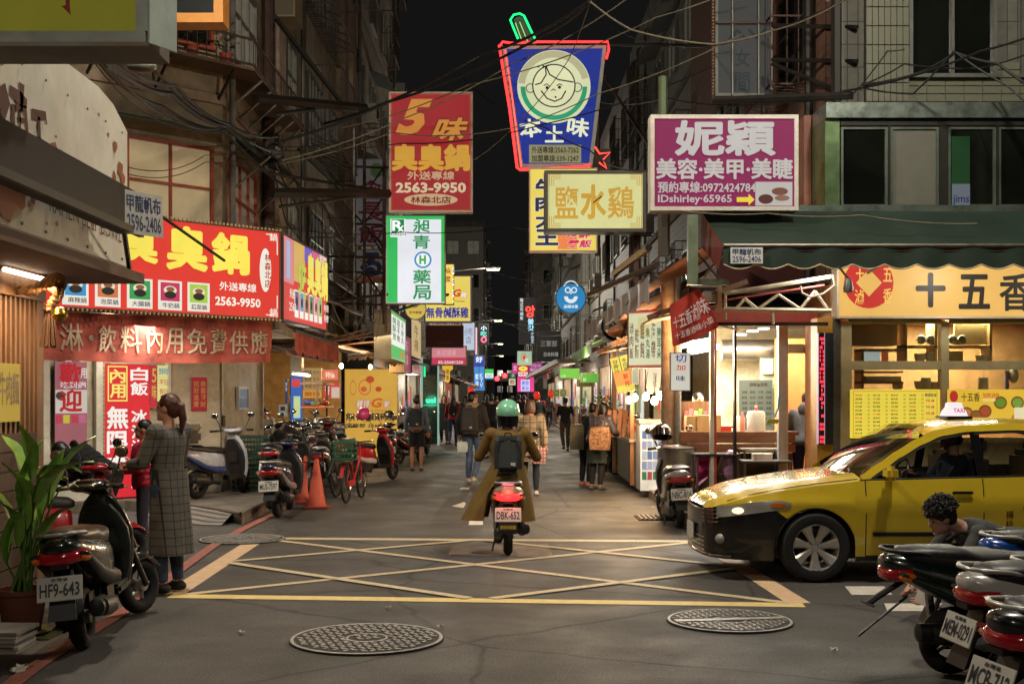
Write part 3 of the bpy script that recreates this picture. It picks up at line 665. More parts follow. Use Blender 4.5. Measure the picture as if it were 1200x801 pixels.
# pharmacy
sign('pharmacy_sign', 'green and white lit pharmacy signboard hanging under the tall red sign', (452, 252), (522, 356), 24, .2, '#dde0e6', .92, '#9b9080', .02,
     [('昶', .46, .05, .74, .2, '#1f8a4e', dict(bold=.02)), ('青', .46, .23, .74, .38, '#1f8a4e', dict(bold=.02)), ('藥', .46, .62, .76, .77, '#1f8a4e', dict(bold=.02)), ('局', .46, .79, .76, .95, '#1f8a4e', dict(bold=.02)), ('R', .11, .06, .3, .18, '#eaf2ea', dict(bold=.03)), ('x', .2, .12, .31, .19, '#eaf2ea'), ('GREEN', .09, .205, .34, .235, '#1f7a48'), ('H', .565, .455, .675, .555, '#2f9a50', dict(bold=.05))],
     [(.02, .015, .2, .985, '#33b257'), (.0, .0, .98, .05, '#33b257'), (.93, .02, .985, .98, '#33b257'), (.08, .045, .33, .25, '#e8ecea'), (.1, .05, .31, .2, '#1f7a50'), (.48, .41, .77, .6, '#3a84c0', .9, 'oval'), (.51, .43, .74, .58, '#e6eee6', .9, 'oval')])
# unlit hanging panels behind the scaffold, brightened by a faint glow in their faces
sign('faded_sign', 'unlit white vertical panel with dark red characters behind the scaffold', (415, 186), (453, 288), 30.5, .12, '#8f8a88', .16, '#4a4540', .02, [('長', .15, .5, .9, .72, '#6a2028', dict(bold=.03)), ('飯', .15, .76, .9, .97, '#6a2028', dict(bold=.03)), ('食', .15, .25, .9, .46, '#6a2028', dict(bold=.03))], [(.5, .05, .9, .22, '#4a7a4a', 0, 'oval')])
sign('faded_sign', 'unlit white panel with a dark blue and orange swirl under the red lettered panel', (416, 292), (452, 331), 30.6, .12, '#9a9088', .14, '#4a4540', .02, [('る', .2, .12, .85, .8, '#1f2a48', dict(bold=.06))], [(.0, .83, 1, .97, '#b05a30', 0), (.3, .2, .8, .34, '#b05a30', 0, 'oval')])
# left cluster
yl = sign('led_sign', 'narrow yellow sign edged with coloured lights beside the pharmacy sign', (519, 309), (532, 357), 26.5, .15, '#f0d468', .9, '#6a5a40', .015, [('燒', .2, .1, .7, .25, '#a83020'), ('臘', .2, .3, .7, .45, '#a83020')])
for i in range(14):
    part('bulb', MB().ell((.11+.0, -.05, .42-i*.062), (.014, .014, .014), 8, 5), glow(('#ff4030', '#40ff60', '#5a60ff', '#ffe0b0')[i % 4], 4), yl)
sign('chicken_sign', 'yellow lit chicken signboard with purple edge and blue characters', (497, 322), (553, 378), 31, .2, '#e6cf62', .85, '#8f7fb8', .04,
     [('無骨鹹酥雞', .05, .68, .93, .9, '#2b3390', dict(bold=.025)), ('G', .6, .3, .78, .46, '#d84a24', dict(bold=.05, shear=.2, out='#f0e8d0')), ('雞', .76, .36, .9, .48, '#f3ead0', dict(bold=.03, shear=.2, out='#b03020')), ('Hsiung Chicken', .45, .53, .85, .58, '#a04030')], [(.38, .05, .5, .32, '#c83a28', .8, 'oval')])
def round_sign(name, label, px, py, r, Z, face, e, texts=(), frame='#8a8078', rings=()):
    p = P(px, py, Z); R_ = r*Z/F; t = thing(name, label, 'sign', p)
    part('cabinet', MB().lathe([(R_, .16), (R_, .0), (R_*.95, -.01), (.001, -.01)], axis='y', n=36), paint(frame, .5), t)
    mb = MB(); disc(mb, (0, 0), R_*.94, -.016); part('face', mb, lit(face, e), t, None)
    y = -.02
    for (cx, cz, r1, r0, c, *a) in rings:
        m_ = MB(); disc(m_, (cx*R_, cz*R_), r1*R_, y, r0=r0*R_, a0=a[0] if a else 0, a1=a[1] if a else 2*PI); part('printed_ring', m_, lit(c, e), t, None); y -= .003
    for (s, u0, v0, u1, v1, c) in texts: lettering(t, s, (u0*R_, v1*R_, u1*R_, v0*R_), lit(c, e), y, bold=.03)
    return t
round_sign('round_sign', 'small round yellow sign under the pharmacy sign', 487, 362, 12.5, 28.5, '#d8bf5a', .75, [('茶', -.25, .6, .25, .1, '#b8562a'), ('手作茶飲', -.6, -.2, .6, -.45, '#8a3a20')])
sign('brown_sign', 'unlit dark brown signboard with a faint round emblem', (499, 381), (543, 407), 33, .3, '#54231c', .12, '#3a1d18', .02, [('TEA HOUSE', .3, .75, .7, .85, '#7a4a3a')], [(.4, .15, .6, .5, '#6a4638', .12, 'ring')])  # unlit board, its face carries a slight glow instead of street light
sign('row_sign', 'thin pale lettered strip above the brown signboard', (504, 373), (540, 381), 33.1, .1, '#cbb090', .5, '#6a5a40', .0, [('手工水餃牛肉麵', .05, .1, .95, .9, '#6a3020', dict(bold=.03))])
sign('pink_sign', 'pink lit signboard with a white phone number under the brown one', (505, 405), (547, 428), 35, .2, '#c8405c', .75, '#c08890', .03, [('02-25681220', .2, .76, .9, .92, '#f0d8d8', dict(bold=.03)), ('美容護膚', .15, .2, .7, .5, '#e8a8b0')], [(.03, .05, .97, .6, '#d88a90', .75)])
sign('pale_sign', 'pale bluish lit panel to the right of the brown signboard', (541, 377), (557, 411), 44, .2, '#c6d0e0', .75, '#8a90a0', .03, [('小吃', .2, .2, .8, .45, '#8090b0'), ('店', .3, .5, .7, .75, '#8090b0')])
def side_sign(name, label, pa, pb, X, face, e, texts=(), rects=(), depth=.25, frame='#8a8070', face_right=True):
    """sign facing across the street at x = X; pa, pb: photo pixels of near top and far bottom corners"""
    Za = X*F/(pa[0]-CX); Zb = X*F/(pb[0]-CX); zt = CH-(pa[1]-HY)/F*Za; zb = CH-(pa[2]-HY)/F*Za
    w = abs(Zb-Za); yaw = PI/2 if face_right else -PI/2
    return sign(name, label, None, None, None, depth, face, e, frame, .02, texts, rects, yaw, None, 'sign', (X, (Za+Zb)/2, (zt+zb)/2), (w, zt-zb))
def side_box(name, label, px0, px1, yt, yb, X, face, e, texts=(), rects=(), body='#9a8c70', wfront=.35):
    return side_sign(name, label, (px0, yt, yb), (px1, 0), X, face, e, texts, rects, wfront, body)
side_box('menu_sign', 'white and green lit menu board in a grey box at the left stalls', 457, 474.5, 362, 420, -2.55, '#e3e8e0', .85, [('鹹酥雞', .1, .1, .3, .6, '#2c6a3c', dict(vert=True)), ('甜不辣', .38, .1, .56, .6, '#3a3a30', dict(vert=True)), ('花枝丸', .66, .1, .84, .6, '#3a3a30', dict(vert=True)), ('100', .62, .78, .9, .92, '#d8602a', dict(bold=.04))], [(0.02, .7, .98, .97, '#4ab45a'), (.02, .02, .98, .08, '#4ab45a')])
side_box('magenta_sign', 'magenta hanging board behind the green and white menu board', 472, 481, 392, 436, -2.7, '#a03458', .5, [('麵線', .25, .1, .6, .8, '#e8b0b8', dict(vert=True))])
side_box('beige_sign', 'beige box sign standing between the magenta board and the brown sign', 481, 493, 368, 417, -2.75, '#cdb070', .6, [('牛排', .3, .15, .7, .85, '#6a4a2a', dict(vert=True))], body='#8a7aa0')
side_box('pink_sign', 'small pale pink board below the beige box sign', 482, 493, 414, 437, -2.9, '#c88a84', .5, [('咖啡', .2, .2, .8, .8, '#8a3a3a')])
sign('blue_sign', 'tall blue lit panels stacked on the left side of the street', (555, 416), (568, 458), 62, .4, '#3f86c8', .9, '#4a3a60', .03, [('好', .2, .04, .8, .2, '#e8f0ff', dict(bold=.04)), ('樂迪', .15, .5, .45, .9, '#e8f0ff', dict(vert=True)), ('KTV', .55, .5, .85, .9, '#d8e8ff', dict(vert=True))], [(.03, .02, .97, .32, '#2a3f9a'), (.48, .0, .52, 1, '#203060')])
sign('neon_sign', 'dark panel with small coloured neon character at the left', (561, 379), (573, 404), 58, .2, '#15181c', .4, '#222222', .02, [('小', .2, .1, .8, .32, '#d8f4ff', dict(e=1.6)), ('吃', .2, .36, .8, .6, '#60d0c0', dict(e=1.6)), ('◎', .2, .6, .8, .9, '#f06080', dict(e=1.6))])
t = thing('neon_pole', 'thin pale pink lit tube running up the left facade', 'neon tube', P(558, 415, 58)); part('tube', MB().tube([(0, 0, 0), (0, 0, 1.3)], .05, 6), glow('#e0a8b8', 1.0), t)
sign('shop_sign', 'green and white striped lit shop sign far down the left side', (568, 432), (578.5, 444.5), 85, .2, '#dfeeea', .9, '#3a8a5a', .02, [('mart', .2, .52, .8, .78, '#3a8a9a')], [(.0, .0, 1, .42, '#4cc45a'), (.0, .85, 1, 1, '#3a70b0')])
ks = thing('key_sign', 'yellow key shaped locksmith sign hanging on the left', 'sign', P(524.5, 436, 38))
mb = MB(); disc(mb, (0, .14), .17, 0, ry=.12); m2 = MB().slab([(-.17, 0, .26), (.17, 0, .26), (.17, 0, .1), (.07, 0, .04), (.07, 0, -.28), (0, 0, -.34), (-.07, 0, -.28), (-.07, 0, .04), (-.17, 0, .1)], (0, .06, 0)); part('board', m2, lit('#e8b83a', .8), ks, None); lettering(ks, '開鎖', (-.04, -.25, .04, .1), lit('#7a3a1a', .7), -.01, vert=True)
# far right cluster
sign('black_sign', 'tall black board with a red neon Korean character, far down the right side', (608, 349), (627, 403), 64, .2, '#0c0d12', .3, '#1a1a1c', .01, [('앙', .42, .17, .98, .42, '#ff4438', dict(bold=.04, e=1.5)), ('불갓', .55, .44, .92, .72, '#9fd8ee', dict(vert=True, bold=.02, e=1.3)), ('韓式石鍋飯', .08, .0, .27, .48, '#d0d8dc', dict(vert=True, e=1.0)), ('手機王', .74, .74, .94, .98, '#b8d8e4', dict(vert=True, e=1.0))])
sign('black_sign', 'wide black board with dim grey lettering to the right of the red neon character', (629, 388), (657, 424), 60, .2, '#14120f', .2, '#1a1a1c', .01, [('三軍部', .15, .3, .85, .5, '#8a8880', dict(e=.6)), ('日本料理', .3, .68, .9, .82, '#a8a8a0', dict(e=.6))])
sign('swirl_sign', 'pale green lit panel with a red swirl mark', (606, 411), (623.5, 428), 66, .2, '#a6c0a0', .8, '#6a7a6a', .02, [('吃', .55, .5, .75, .8, '#e8f0e0')], [(.25, .15, .62, .7, '#d03a34', .9, 'ring'), (.36, .3, .56, .6, '#d03a34', .9, 'oval')])
sign('pink_sign', 'small hot pink sign at the left edge of the far right cluster', (600, 425), (607.5, 438), 72, .2, '#c8408a', .8, '#8a3a60', .02, [('女', .2, .2, .8, .7, '#f0c0e0')])
sign('red_sign', 'red lit sign with a yellow oval in the far right cluster', (606.5, 427.5), (619.5, 441.5), 68, .2, '#c8242c', .9, '#8a2a2a', .02, [('三商巧', .22, .2, .8, .38, '#c83a20'), ('福', .12, .62, .34, .88, '#d03030'), ('壽', .38, .62, .62, .88, '#d03030'), ('司', .66, .62, .88, .88, '#d03030')], [(.1, .1, .9, .5, '#f0e060', 1, 'oval'), (.08, .58, .92, .94, '#e8e0e0')])
sign('purple_sign', 'purple lit lattice sign right of the red one', (619.5, 424), (636, 436.5), 70, .2, '#a03a80', .7, '#7a2a5a', .02, [('卡拉OK', .1, .15, .9, .5, '#e8b0d8'), ('電話25', .1, .58, .9, .88, '#e8b0d8')])
sign('pink_sign', 'bright pink and lilac lit sign below the red one', (606, 441.5), (626, 459), 69, .2, '#e0408a', .95, '#a03060', .02, [('美妝', .26, .24, .7, .55, '#4a58b0'), ('藥妝', .26, .6, .7, .9, '#5a60b8')], [(.22, .18, .74, .94, '#c8d0f8')])
sign('small_sign', 'small pale sign with red and green marks at the far cluster', (596, 443), (604.5, 451.5), 75, .2, '#d0c8a8', .8, '#6a7a5a', .02, [('鮮', .2, .2, .8, .8, '#a03a30')])
sign('green_sign', 'small dark green sign above the pale one at the far cluster', (598, 436.5), (604.5, 443), 75.3, .2, '#2f7a58', .6, '#2a4a3a', .02, [('茶', .2, .2, .8, .8, '#b0e0c0')])
round_sign('round_sign', 'round blue ice shop sign with a white bearded face mark on the right', 669, 349, 18.2, 32, '#2f86be', .78, [('品喵冰室', -.45, -.45, .45, -.66, '#e6f0f4')], '#2a5a80',
           [(0, .1, .44, .2, '#e6f0f4', PI, 2*PI), (-.2, .5, .2, .12, '#e6f0f4'), (.2, .5, .2, .12, '#e6f0f4'), (0, .3, .06, 0, '#e6f0f4'), (0, .62, .5, .42, '#e6f0f4', .3, PI-.3)])

# right large signs
mg = sign('beauty_sign', 'magenta beauty salon signboard with big white characters and a yellow arrow', (762, 135), (935, 247), 13.5, .22, '#a02a62', .5, '#cfc9bd', .045,
     [('妮穎', .17, .07, .84, .42, '#e6e2dc', dict(bold=.04)), ('美容·美甲·美睫', .04, .46, .96, .67, '#e2ddd6', dict(bold=.03)), ('預約專線:0972424784', .05, .7, .71, .815, '#dcd6d0', dict(bold=.02)), ('IDshirley·65965', .05, .835, .55, .94, '#dcd6d0', dict(bold=.02))],
     [(.71, .7, .96, .95, '#dcd8d0'), (.73, .83, .83, .93, '#6a3a34', .5, 'oval'), (.82, .76, .93, .84, '#8a5a48', .5, 'oval'), (.84, .84, .94, .9, '#a87a60', .5, 'oval')])
w_ = 173*13.5/F; h_ = 112*13.5/F; mb = MB(); ax = lambda u: -w_/2+u*w_; az = lambda v: h_/2-v*h_
mb.poly([(ax(.58), -.05, az(.865)), (ax(.66), -.05, az(.865)), (ax(.66), -.05, az(.83)), (ax(.7), -.05, az(.89)), (ax(.66), -.05, az(.95)), (ax(.66), -.05, az(.915)), (ax(.58), -.05, az(.915))]); part('arrow', mb, lit('#e8d040', .8), mg, None)
ck = sign('chicken_sign', 'pale yellow signboard with three golden characters and fret corners', (638, 200), (757, 272), 17, .3, '#dfdc98', .72, '#3a3428', .05,
     [('鹽', .1, .26, .33, .78, '#d2a238', dict(bold=.012)), ('水', .36, .24, .6, .78, '#d2a238', dict(bold=.03)), ('鷄', .62, .26, .88, .78, '#d2a238', dict(bold=.012))], [(.04, .05, .96, .95, '#c8b060', .7, 'line', .01)])
w_ = 119*17/F; h_ = 72*17/F; mb = MB()
for sx in (-1, 1):
    for sz in (-1, 1):
        for k, d_ in enumerate((.07, .1, .13)):
            x = sx*(w_/2-d_); z = sz*(h_/2-d_*.9); ln = .16-.03*k
            mb.box((x-sx*ln/2, -.045, z), (ln, .003, .009)).box((x, -.0455, z-sz*ln/2), (.009, .003, ln))
part('fret_corner', mb, lit('#c8a040', .7), ck, None)
sign('beef_sign', 'yellow and orange beef noodle signboard tucked behind the pale yellow one', (620, 197), (700, 295), 19.5, .2, '#e6cf5c', .85, '#b89880', .02,
     [('牛肉大王', .1, .12, .42, .93, '#20243c', dict(vert=True, bold=.05, out='#e8e4f0')), ('海鮮', .55, .74, .9, .84, '#d02a48', dict(bold=.04, shear=.2, out='#f4e0e0')), ('羹飯', .55, .86, .92, .95, '#d02a48', dict(bold=.04, shear=.2, out='#f4e0e0'))], [(.42, .03, .7, .97, '#e8824a', .85)])

# blue juice cup sign
Z = 20.0
def C2(px, py): p = P(px, py, Z); return (p.x, p.z)
o_ = P(649, 125, Z); cup = thing('juice_cup_sign', 'big blue cup shaped neon sign with a boy face and a green straw', 'sign', o_)
def L2(px, py, y=0): p = P(px, py, Z); return (p.x-o_.x, y, p.z-o_.z)
outl = [(588, 54), (711, 53), (694, 196), (609, 197)]
part('cabinet', MB().slab([L2(*p) for p in outl], (0, .3, 0)), paint('#8a8a80', .5), cup, None)
inn = [(594, 58), (706, 57), (690, 191), (613, 192)]
part('face', MB().slab([L2(*p, -.012) for p in inn], (0, .012, 0)), lit('#0c2c94', .66), cup, None)
def cring(c, r1, r0, col, y, a0=0, a1=2*PI, e=.78):
    p = L2(*c); k = Z/F; m_ = MB(); disc(m_, (p[0], p[2]), r1*k, y, n=40, r0=r0*k, a0=a0, a1=a1); part('printed_ring' if r0 else 'printed_disc', m_, lit(col, e), cup, None)
cring((649, 102), 43, 0, '#d7dcae', -.016); cring((649, 102), 42, 34, '#b4b088', -.019, .25, PI-.1); cring((649, 102), 39, 33.5, '#1f9a6a', -.022, PI, 2*PI)
cring((649, 101), 25.5, 24, '#2b2b28', -.03, e=.5); cring((649, 101), 24, 0, '#e2e2b4', -.028); cring((621.5, 104), 5.5, 4.5, '#2b2b28', -.031, .8, 5.4, .5); cring((676.5, 103), 5.5, 4.5, '#2b2b28', -.031, -2.3, 2.3, .5)
k = Z/F
def cstroke(pts, w):
    m_ = MB(); stroke(m_, [(L2(*p)[0], L2(*p)[2]) for p in pts], w*k, -.034); part('line_drawing', m_, lit('#2b2b28', .4), cup, None)
cstroke([(627, 100), (634, 98), (640, 88), (639, 78)], 1.6); cstroke([(640, 79), (644, 88), (654, 94), (672, 97)], 1.6); cstroke([(630, 80), (634, 77), (640, 79), (646, 76)], 1.2); cstroke([(636, 76), (637, 81)], 1.2)
cstroke([(634, 107), (641, 116), (650, 119.5), (658, 116), (663, 107)], 1.6); cstroke([(637, 101), (641, 99), (644, 102)], 1.2); cstroke([(652, 101), (656, 99), (659, 101)], 1.2); cstroke([(646, 107), (648.5, 105), (651, 107)], 1.2)
cring((641, 103.5), 1.9, 0, '#2b2b28', -.036, e=.4); cring((655.5, 103), 1.9, 0, '#2b2b28', -.036, e=.4); cring((651, 114.5), 1.2, 0, '#2b2b28', -.036, e=.4)
for s, a, b, rot in (('本', (609, 140), (634, 161), .14), ('土', (639, 148), (660, 167), 0), ('味', (665, 139), (690, 160), -.14)):
    m_ = MB(); p0 = L2(*a); p1 = L2(*b); text_mb(m_, s, p0[0], p1[2], p1[0], p0[2], -.024, bold=.03); c_ = Vector(((p0[0]+p1[0])/2, 0, (p0[2]+p1[2])/2))
    m_.xf(Matrix.Translation(c_) @ Matrix.Rotation(-rot, 4, 'Y') @ Matrix.Translation(-c_)); part('lettering', m_, lit('#e4e8c8', .8), cup, None)
m_ = MB(); a = L2(620, 170); b = L2(681, 191); rect(m_, a[0], b[2], b[0], a[2], -.02); part('printed_panel', m_, lit('#9c986c', .6), cup, None)
for s, y0, y1 in (('外送專線:2563-7262', 172, 180), ('加盟專線:339-1247', 182, 190)):
    a = L2(623, y0); b = L2(678, y1); lettering(cup, s, (a[0], b[2], b[0], a[2]), lit('#3c3a30', .4), -.026, bold=.02)
NR_ = glow('#ff3030', 2.6); NG = glow('#10e070', 2.2)
part('neon_tube', MB().tube([L2(*p, -.09) for p in ((588, 54), (585, 55), (597, 128), (606, 198), (609, 200), (648, 199), (690, 196), (691, 193))], .022, 8), NR_, cup)
part('neon_tube', MB().tube([L2(*p, -.09) for p in ((585, 57), (589, 51), (600, 52.5), (632, 51), (672, 51), (712, 51), (713, 60), (710, 71))], .02, 8), NR_, cup)
part('neon_tube', MB().tube([L2(*p, -.05) for p in ((592, 60), (601, 120), (611, 196))], .012, 6), glow('#ff5a50', 1.6), cup)
part('straw', MB().slab([L2(*p, .05) for p in ((602, 22), (606, 19), (612, 18), (617, 21), (629, 52), (611, 52))], (0, .12, 0)), paint('#2a3a2a', .5), cup, None)
part('neon_tube', MB().tube([L2(*p, -.02) for p in ((607, 46), (602, 34), (598, 24), (602, 18), (609, 16.5), (614, 19), (622, 36), (629, 50))], .018, 8), NG, cup)
part('neon_tube', MB().tube([L2(*p, 0) for p in ((609, 26), (618, 48))], .008, 6).tube([L2(*p, 0) for p in ((604, 27), (612, 49))], .008, 6), glow('#9acb70', 1.2), cup)
# small neon bits right of the cup base
t = thing('neon_star', 'red and yellow neon scraps beside the base of the blue cup sign', 'neon sign', P(704, 187, 20.5))
part('neon_tube', MB().tube([(-.1, 0, .22), (-.02, 0, .1), (.16, 0, .12), (.04, 0, 0), (.1, 0, -.15), (-.03, 0, -.05)], .018, 6), glow('#ff5040', 1.6), t)
part('neon_tube', MB().tube([(-.16, 0, .25), (-.17, 0, -.2)], .015, 6), glow('#ffd060', 1.6), t)
part('backing', MB().box((0, .08, 0), (.34, .05, .4)), DKST, t, None)

# bulb edged hostess club sign, unlit, brightened by a faint glow in its face
t = sign('bulb_edged_sign', 'unlit grey vertical signboard edged with dead bulbs at the top right', (838, -60), (905, 113), 17, .3, '#6c706e', .13, '#53564c', .04, [('女', .35, .68, .6, .8, '#3f5f70', dict(e=.1)), ('間', .34, .84, .6, .97, '#3f5f70', dict(e=.1)), ('AV', .2, .55, .9, .62, '#46606c', dict(e=.06))])
w_ = 67*17/F; h_ = 173*17/F
for i in range(46): part('bulb', MB().ell((-w_/2-.03, -.02, h_/2-i*.047), (.016, .016, .016), 6, 4), mat('dead_bulb', '#a06a4a', .3), t)
for i in range(14): part('bulb', MB().ell((-w_/2+i*.062, -.02, -h_/2-.03), (.018, .018, .018), 6, 4), mat('dead_bulb2', '#9a9a88', .3), t)
for x in (-.17, .2): part('guy_rod', MB().tube([(x, -.06, -h_/2), (x, -.06, h_/2)], .012, 6), STEEL, t)
part('cross_bar', MB().box((0, -.06, -.02), (w_, .03, .03)), RUST, t, None)
# LED box on the pillar
p = P(972, 455, 14.05); t = thing('led_board', 'black vertical LED message box with a red lit edge on the mustard pillar', 'sign', p)
hh = 130*14/F
part('cabinet', MB().box((0, 0, 0), (.16, .12, hh)), paint('#1c201f', .4), t, None)
m_ = MB().box((-.115, -.02, 0), (.07, .13, hh)); part('screen', m_, paint('#1a0d0e', .3), t, None)
m_ = MB(); rr = random.Random(4)
for i in range(26):
    z = -hh/2+.03+i*hh/26
    for j in range(3):
        if rr.random() < .6: m_.box((-.13+.018*j, -.088, z), (.012, .004, .034))
part('lit_characters', m_, glow('#ff3848', 1.6), t, None)
part('edge_trim', MB().box((-.152, -.05, 0), (.006, .08, hh)).box((-.08, -.088, 0), (.006, .006, hh)), lit('#c8a0b8', .7), t, None)

# top left: yellow box sign seen from below, orange sign, lamp box
a = P(-60, -120, 6.6); b = P(163, 40, 6.6)
t = thing('yellow_box_sign', 'large yellow faced box sign with a red arrow cut by the top left corner', 'sign', ((a.x+b.x)/2, 6.6, (a.z+b.z)/2)); w_ = b.x-a.x; h_ = a.z-b.z
part('face', MB().box((0, -.01, 0), (w_, .02, h_)), lit('#6f6a1c', .6), t, None)
part('frame', MB().box((0, -.02, -h_/2-.03), (w_+.1, .08, .06)).box((w_/2+.03, -.02, .0), (.06, .08, h_)), mat('alu_bright', '#9a9c94', .4, .6), t, None)
part('end_cap', MB().slab([(w_/2+.06, -.04, -h_/2-.06), (w_/2+.06, -.04, h_/2), (w_/2+.13, .25, h_/2), (w_/2+.13, .25, -h_/2-.03)], (.01, 0, 0)), paint('#a4b0a4', .5), t, None)
part('cabinet', MB().box((0, .22, -.0), (w_+.1, .40, h_+.1)), paint('#6a6050', .6, dirt=.4), t, None)
m_ = MB(); p = P(79, 12, 6.58); cx0 = p.x-(a.x+b.x)/2; cz0 = p.z-(a.z+b.z)/2
m_.slab([(cx0-.008, -.026, cz0+.1), (cx0+.014, -.026, cz0+.1), (cx0+.014, -.026, cz0), (cx0-.008, -.026, cz0)], (0, .003, 0)).slab([(cx0-.03, -.027, cz0+.02), (cx0+.014, -.027, cz0+.03), (cx0+.02, -.027, cz0-.03)], (0, .003, 0))
part('arrow', m_, paint('#a02c24', .6), t, None)
sign('orange_framed_sign', 'dark screen sign in an orange frame above the balcony pots', (150, -60), (262, 27), 15.2, .3, '#10201c', .1, '#c08030', .12, [('酒', .2, .2, .4, .5, '#203830')])
sign('lamp_box', 'small dim beige box sign jutting from the brown facade, top left', (300, -50), (346, 20), 22.5, .8, '#8a7a58', .12, '#7a6a4c', .03)

# ---------------------------------------------------------------- near left ramen shop
t = thing('ramen_shop', 'near left ramen shop with lattice wall and overhanging soffit', 'shop', (-3.6, 9.25, 0))
WD = mat('cedar_wood', '#7a5636', .6, var=.3, scale=3, stretch=(6, 6, .6), dirt=.3, bump=.2); WDD = mat('dark_wood', '#4a3426', .7, var=.3, scale=3, stretch=(6, 6, .6), dirt=.4)
part('base_wall', MB().box2((-.12, -9, .16), (0, 0, 1.42)), WDD, t, None)
for i in range(9): part('plank', MB().box((.012, -4.5, .24+i*.14), (.024, 9, .128)), WDD, t, None)
for y in (-.06, -1.5, -3.0): part('post', MB().box((-.04, y, 1.3), (.13, .13, 2.3)), WD, t, None)
part('lintel', MB().box((-.03, -4.5, 2.5), (.15, 9, .16)), WD, t, None)
for i in range(44): part('lattice_slat', MB().box((-.01, -.16-i*.085, 1.92), (.05, .036, 1.0)), WD, t, None)
part('window_glass', MB().box((-.07, -1.8, 1.92), (.01, 3.5, 1.0)), glass_mat(), t, None)
part('interior_wall', MB().box((-.9, -2.2, 1.4), (.05, 4.6, 2.6)), mat('warm_plaster', '#b08a5a', .7), t, None)
part('end_wall', MB().box2((-4, -.14, .16), (-.14, -.0, 2.6)), WDD, t, None)
part('soffit', MB().box2((-1.2, -9, 2.62), (.62, .62, 2.7)), mat('soffit_board', '#5a4030', .7, dirt=.3), t, None)
part('upper_wall', MB().box2((-6, -9, 2.72), (.0, .5, 7.5)), WALLS['dark'], t, None)
part('menu_sheet', MB().box((.02, -.9, 1.72), (.01, .9, .42)), lit('#c8a838', .5), t, None)
m_ = MB(); text_mb(m_, '招牌拉麵 牛肉麵', -.42, -.12, .42, .12, 0); m_.xf(Matrix.Translation((.03, -.9, 1.75)) @ Matrix.Rotation(PI/2, 4, 'Z')); part('lettering', m_, paint('#3a1a10'), t, None)
part('yellow_panel', MB().box((-.2, -1.4, 2.1), (.02, .5, .35)), lit('#c8a030', .6), t, None)
for y in (-.4, -1.9):
    part('tube_lamp', MB().tube([(.1, y-.5, 2.58), (.1, y+.2, 2.58)], .018, 8), glow('#ffe8c8', 6), t)
lamp('AREA', 'soffit_light', (-3.3, 8.4, 2.5), 26, WARM, .1, (-3.3, 8.2, 0), sizey=1.2)
lamp('POINT', 'lattice_light', (-4.1, 8.6, 2.2), 10, WARM, .1)
# fascia with brushwork
fa = thing('ramen_fascia', 'white splashed ramen signboard over the near left shop with brown brush characters', 'sign', (-3.1, 9.8, 0)); FW = mat('fascia_white', '#cdcbbd', .5, dirt=.15, scale=1.4)
part('panel', MB().slab([(0, -5.5, 2.72), (0, 0, 2.72), (0, 0, 3.86), (0, -.35, 4.0), (0, -.7, 4.05), (0, -5.5, 4.05)], (-.14, 0, 0)), FW, fa, None)
part('bottom_trim', MB().box((.005, -2.75, 2.735), (.02, 5.5, .03)), mat('screw_trim', '#5a5850', .5), fa, None)
BR = mat('brush_brown', '#4a2416', .6); SP = mat('splash_brown', '#8a4a2a', .6)
def fas(y, z): return (.004, y, z)
def facept(px, py):
    Zz = -3.1*F/(px-CX); return (Zz-9.8, CH-(py-HY)/F*Zz)
m_ = MB()
def blob(m_, px, py, r, ry=None):
    y, z = facept(px, py); n = 10; rr = random.Random(px*7+py); m_.poly([(.006+rr.random()*.002, y+math.cos(2*PI*i/n)*r*rr.uniform(.7, 1.2), z+math.sin(2*PI*i/n)*(ry or r)*rr.uniform(.7, 1.2)) for i in range(n)])
def bstroke(m_, pts, w):
    q_ = [facept(*p) for p in pts]; m2 = MB(); stroke(m2, [(a, b) for a, b in q_], [v*.62 for v in w], 0); m_.add([(.009, v[0], v[2]) for v in m2.v], m2.f)
for pts, w in ((((10, 105), (22, 116), (30, 122)), [.10, .16, .1]), (((24, 98), (24, 130)), [.14, .05]), (((14, 122), (14, 155), (18, 158)), [.08, .1, .04]), (((17, 126), (28, 128), (31, 160)), [.08, .1, .06]), (((20, 140), (28, 142)), [.06, .05]), (((22, 128), (22, 160)), [.05, .04]), (((36, 134), (52, 136), (53, 146)), [.12, .1, .04]), (((44, 137), (45, 165)), [.07, .08]), (((30, 166), (44, 168), (57, 172)), [.1, .14, .06]), (((0, 100), (4, 120), (2, 138)), [.2, .26, .1]), (((0, 68), (2, 76)), [.1, .06])):
    bstroke(m_, pts, w)
part('brush_character', m_, BR, fa, None)
m_ = MB()
for px, py, r in ((62, 180, .09), (70, 184, .05), (6, 226, .2), (18, 224, .14), (24, 232, .07), (38, 231, .05), (65, 160, .012), (115, 134, .016), (126, 158, .02), (134, 171, .05), (140, 198, .07), (133, 208, .05), (143, 210, .06), (2, 168, .14), (8, 240, .02), (10, 257, .02), (66, 262, .02), (54, 262, .016), (108, 264, .018), (34, 240, .02), (96, 268, .014), (50, 188, .05)): blob(m_, px, py, r)
part('splash', m_, SP, fa, None)
m_ = MB(); y0, z0 = facept(56, 237); y1, z1 = facept(141, 276); text_mb(m_, 'RAMEN BEEF BOWL', y0, 0, y1, .11, 0, bold=.0); m_.v = [(.012, v[0], v[2]+z0-.06+(v[0]-y0)/(y1-y0)*(z1-z0)+.0) for v in m_.v]; part('lettering', m_, BR, fa, None)
m_ = MB()
for i in range(14): m_.box((.008, -.15-i*.4, 2.80), (.006, .02, .02)).box((.008, -.15-i*.4, 3.82), (.004, .015, .015))
part('screw', m_, DKST, fa, None)
aw = thing('black_awning', 'black rolled awning cassette running over the ramen signboard', 'awning', (-2.72, 8.9, 0))
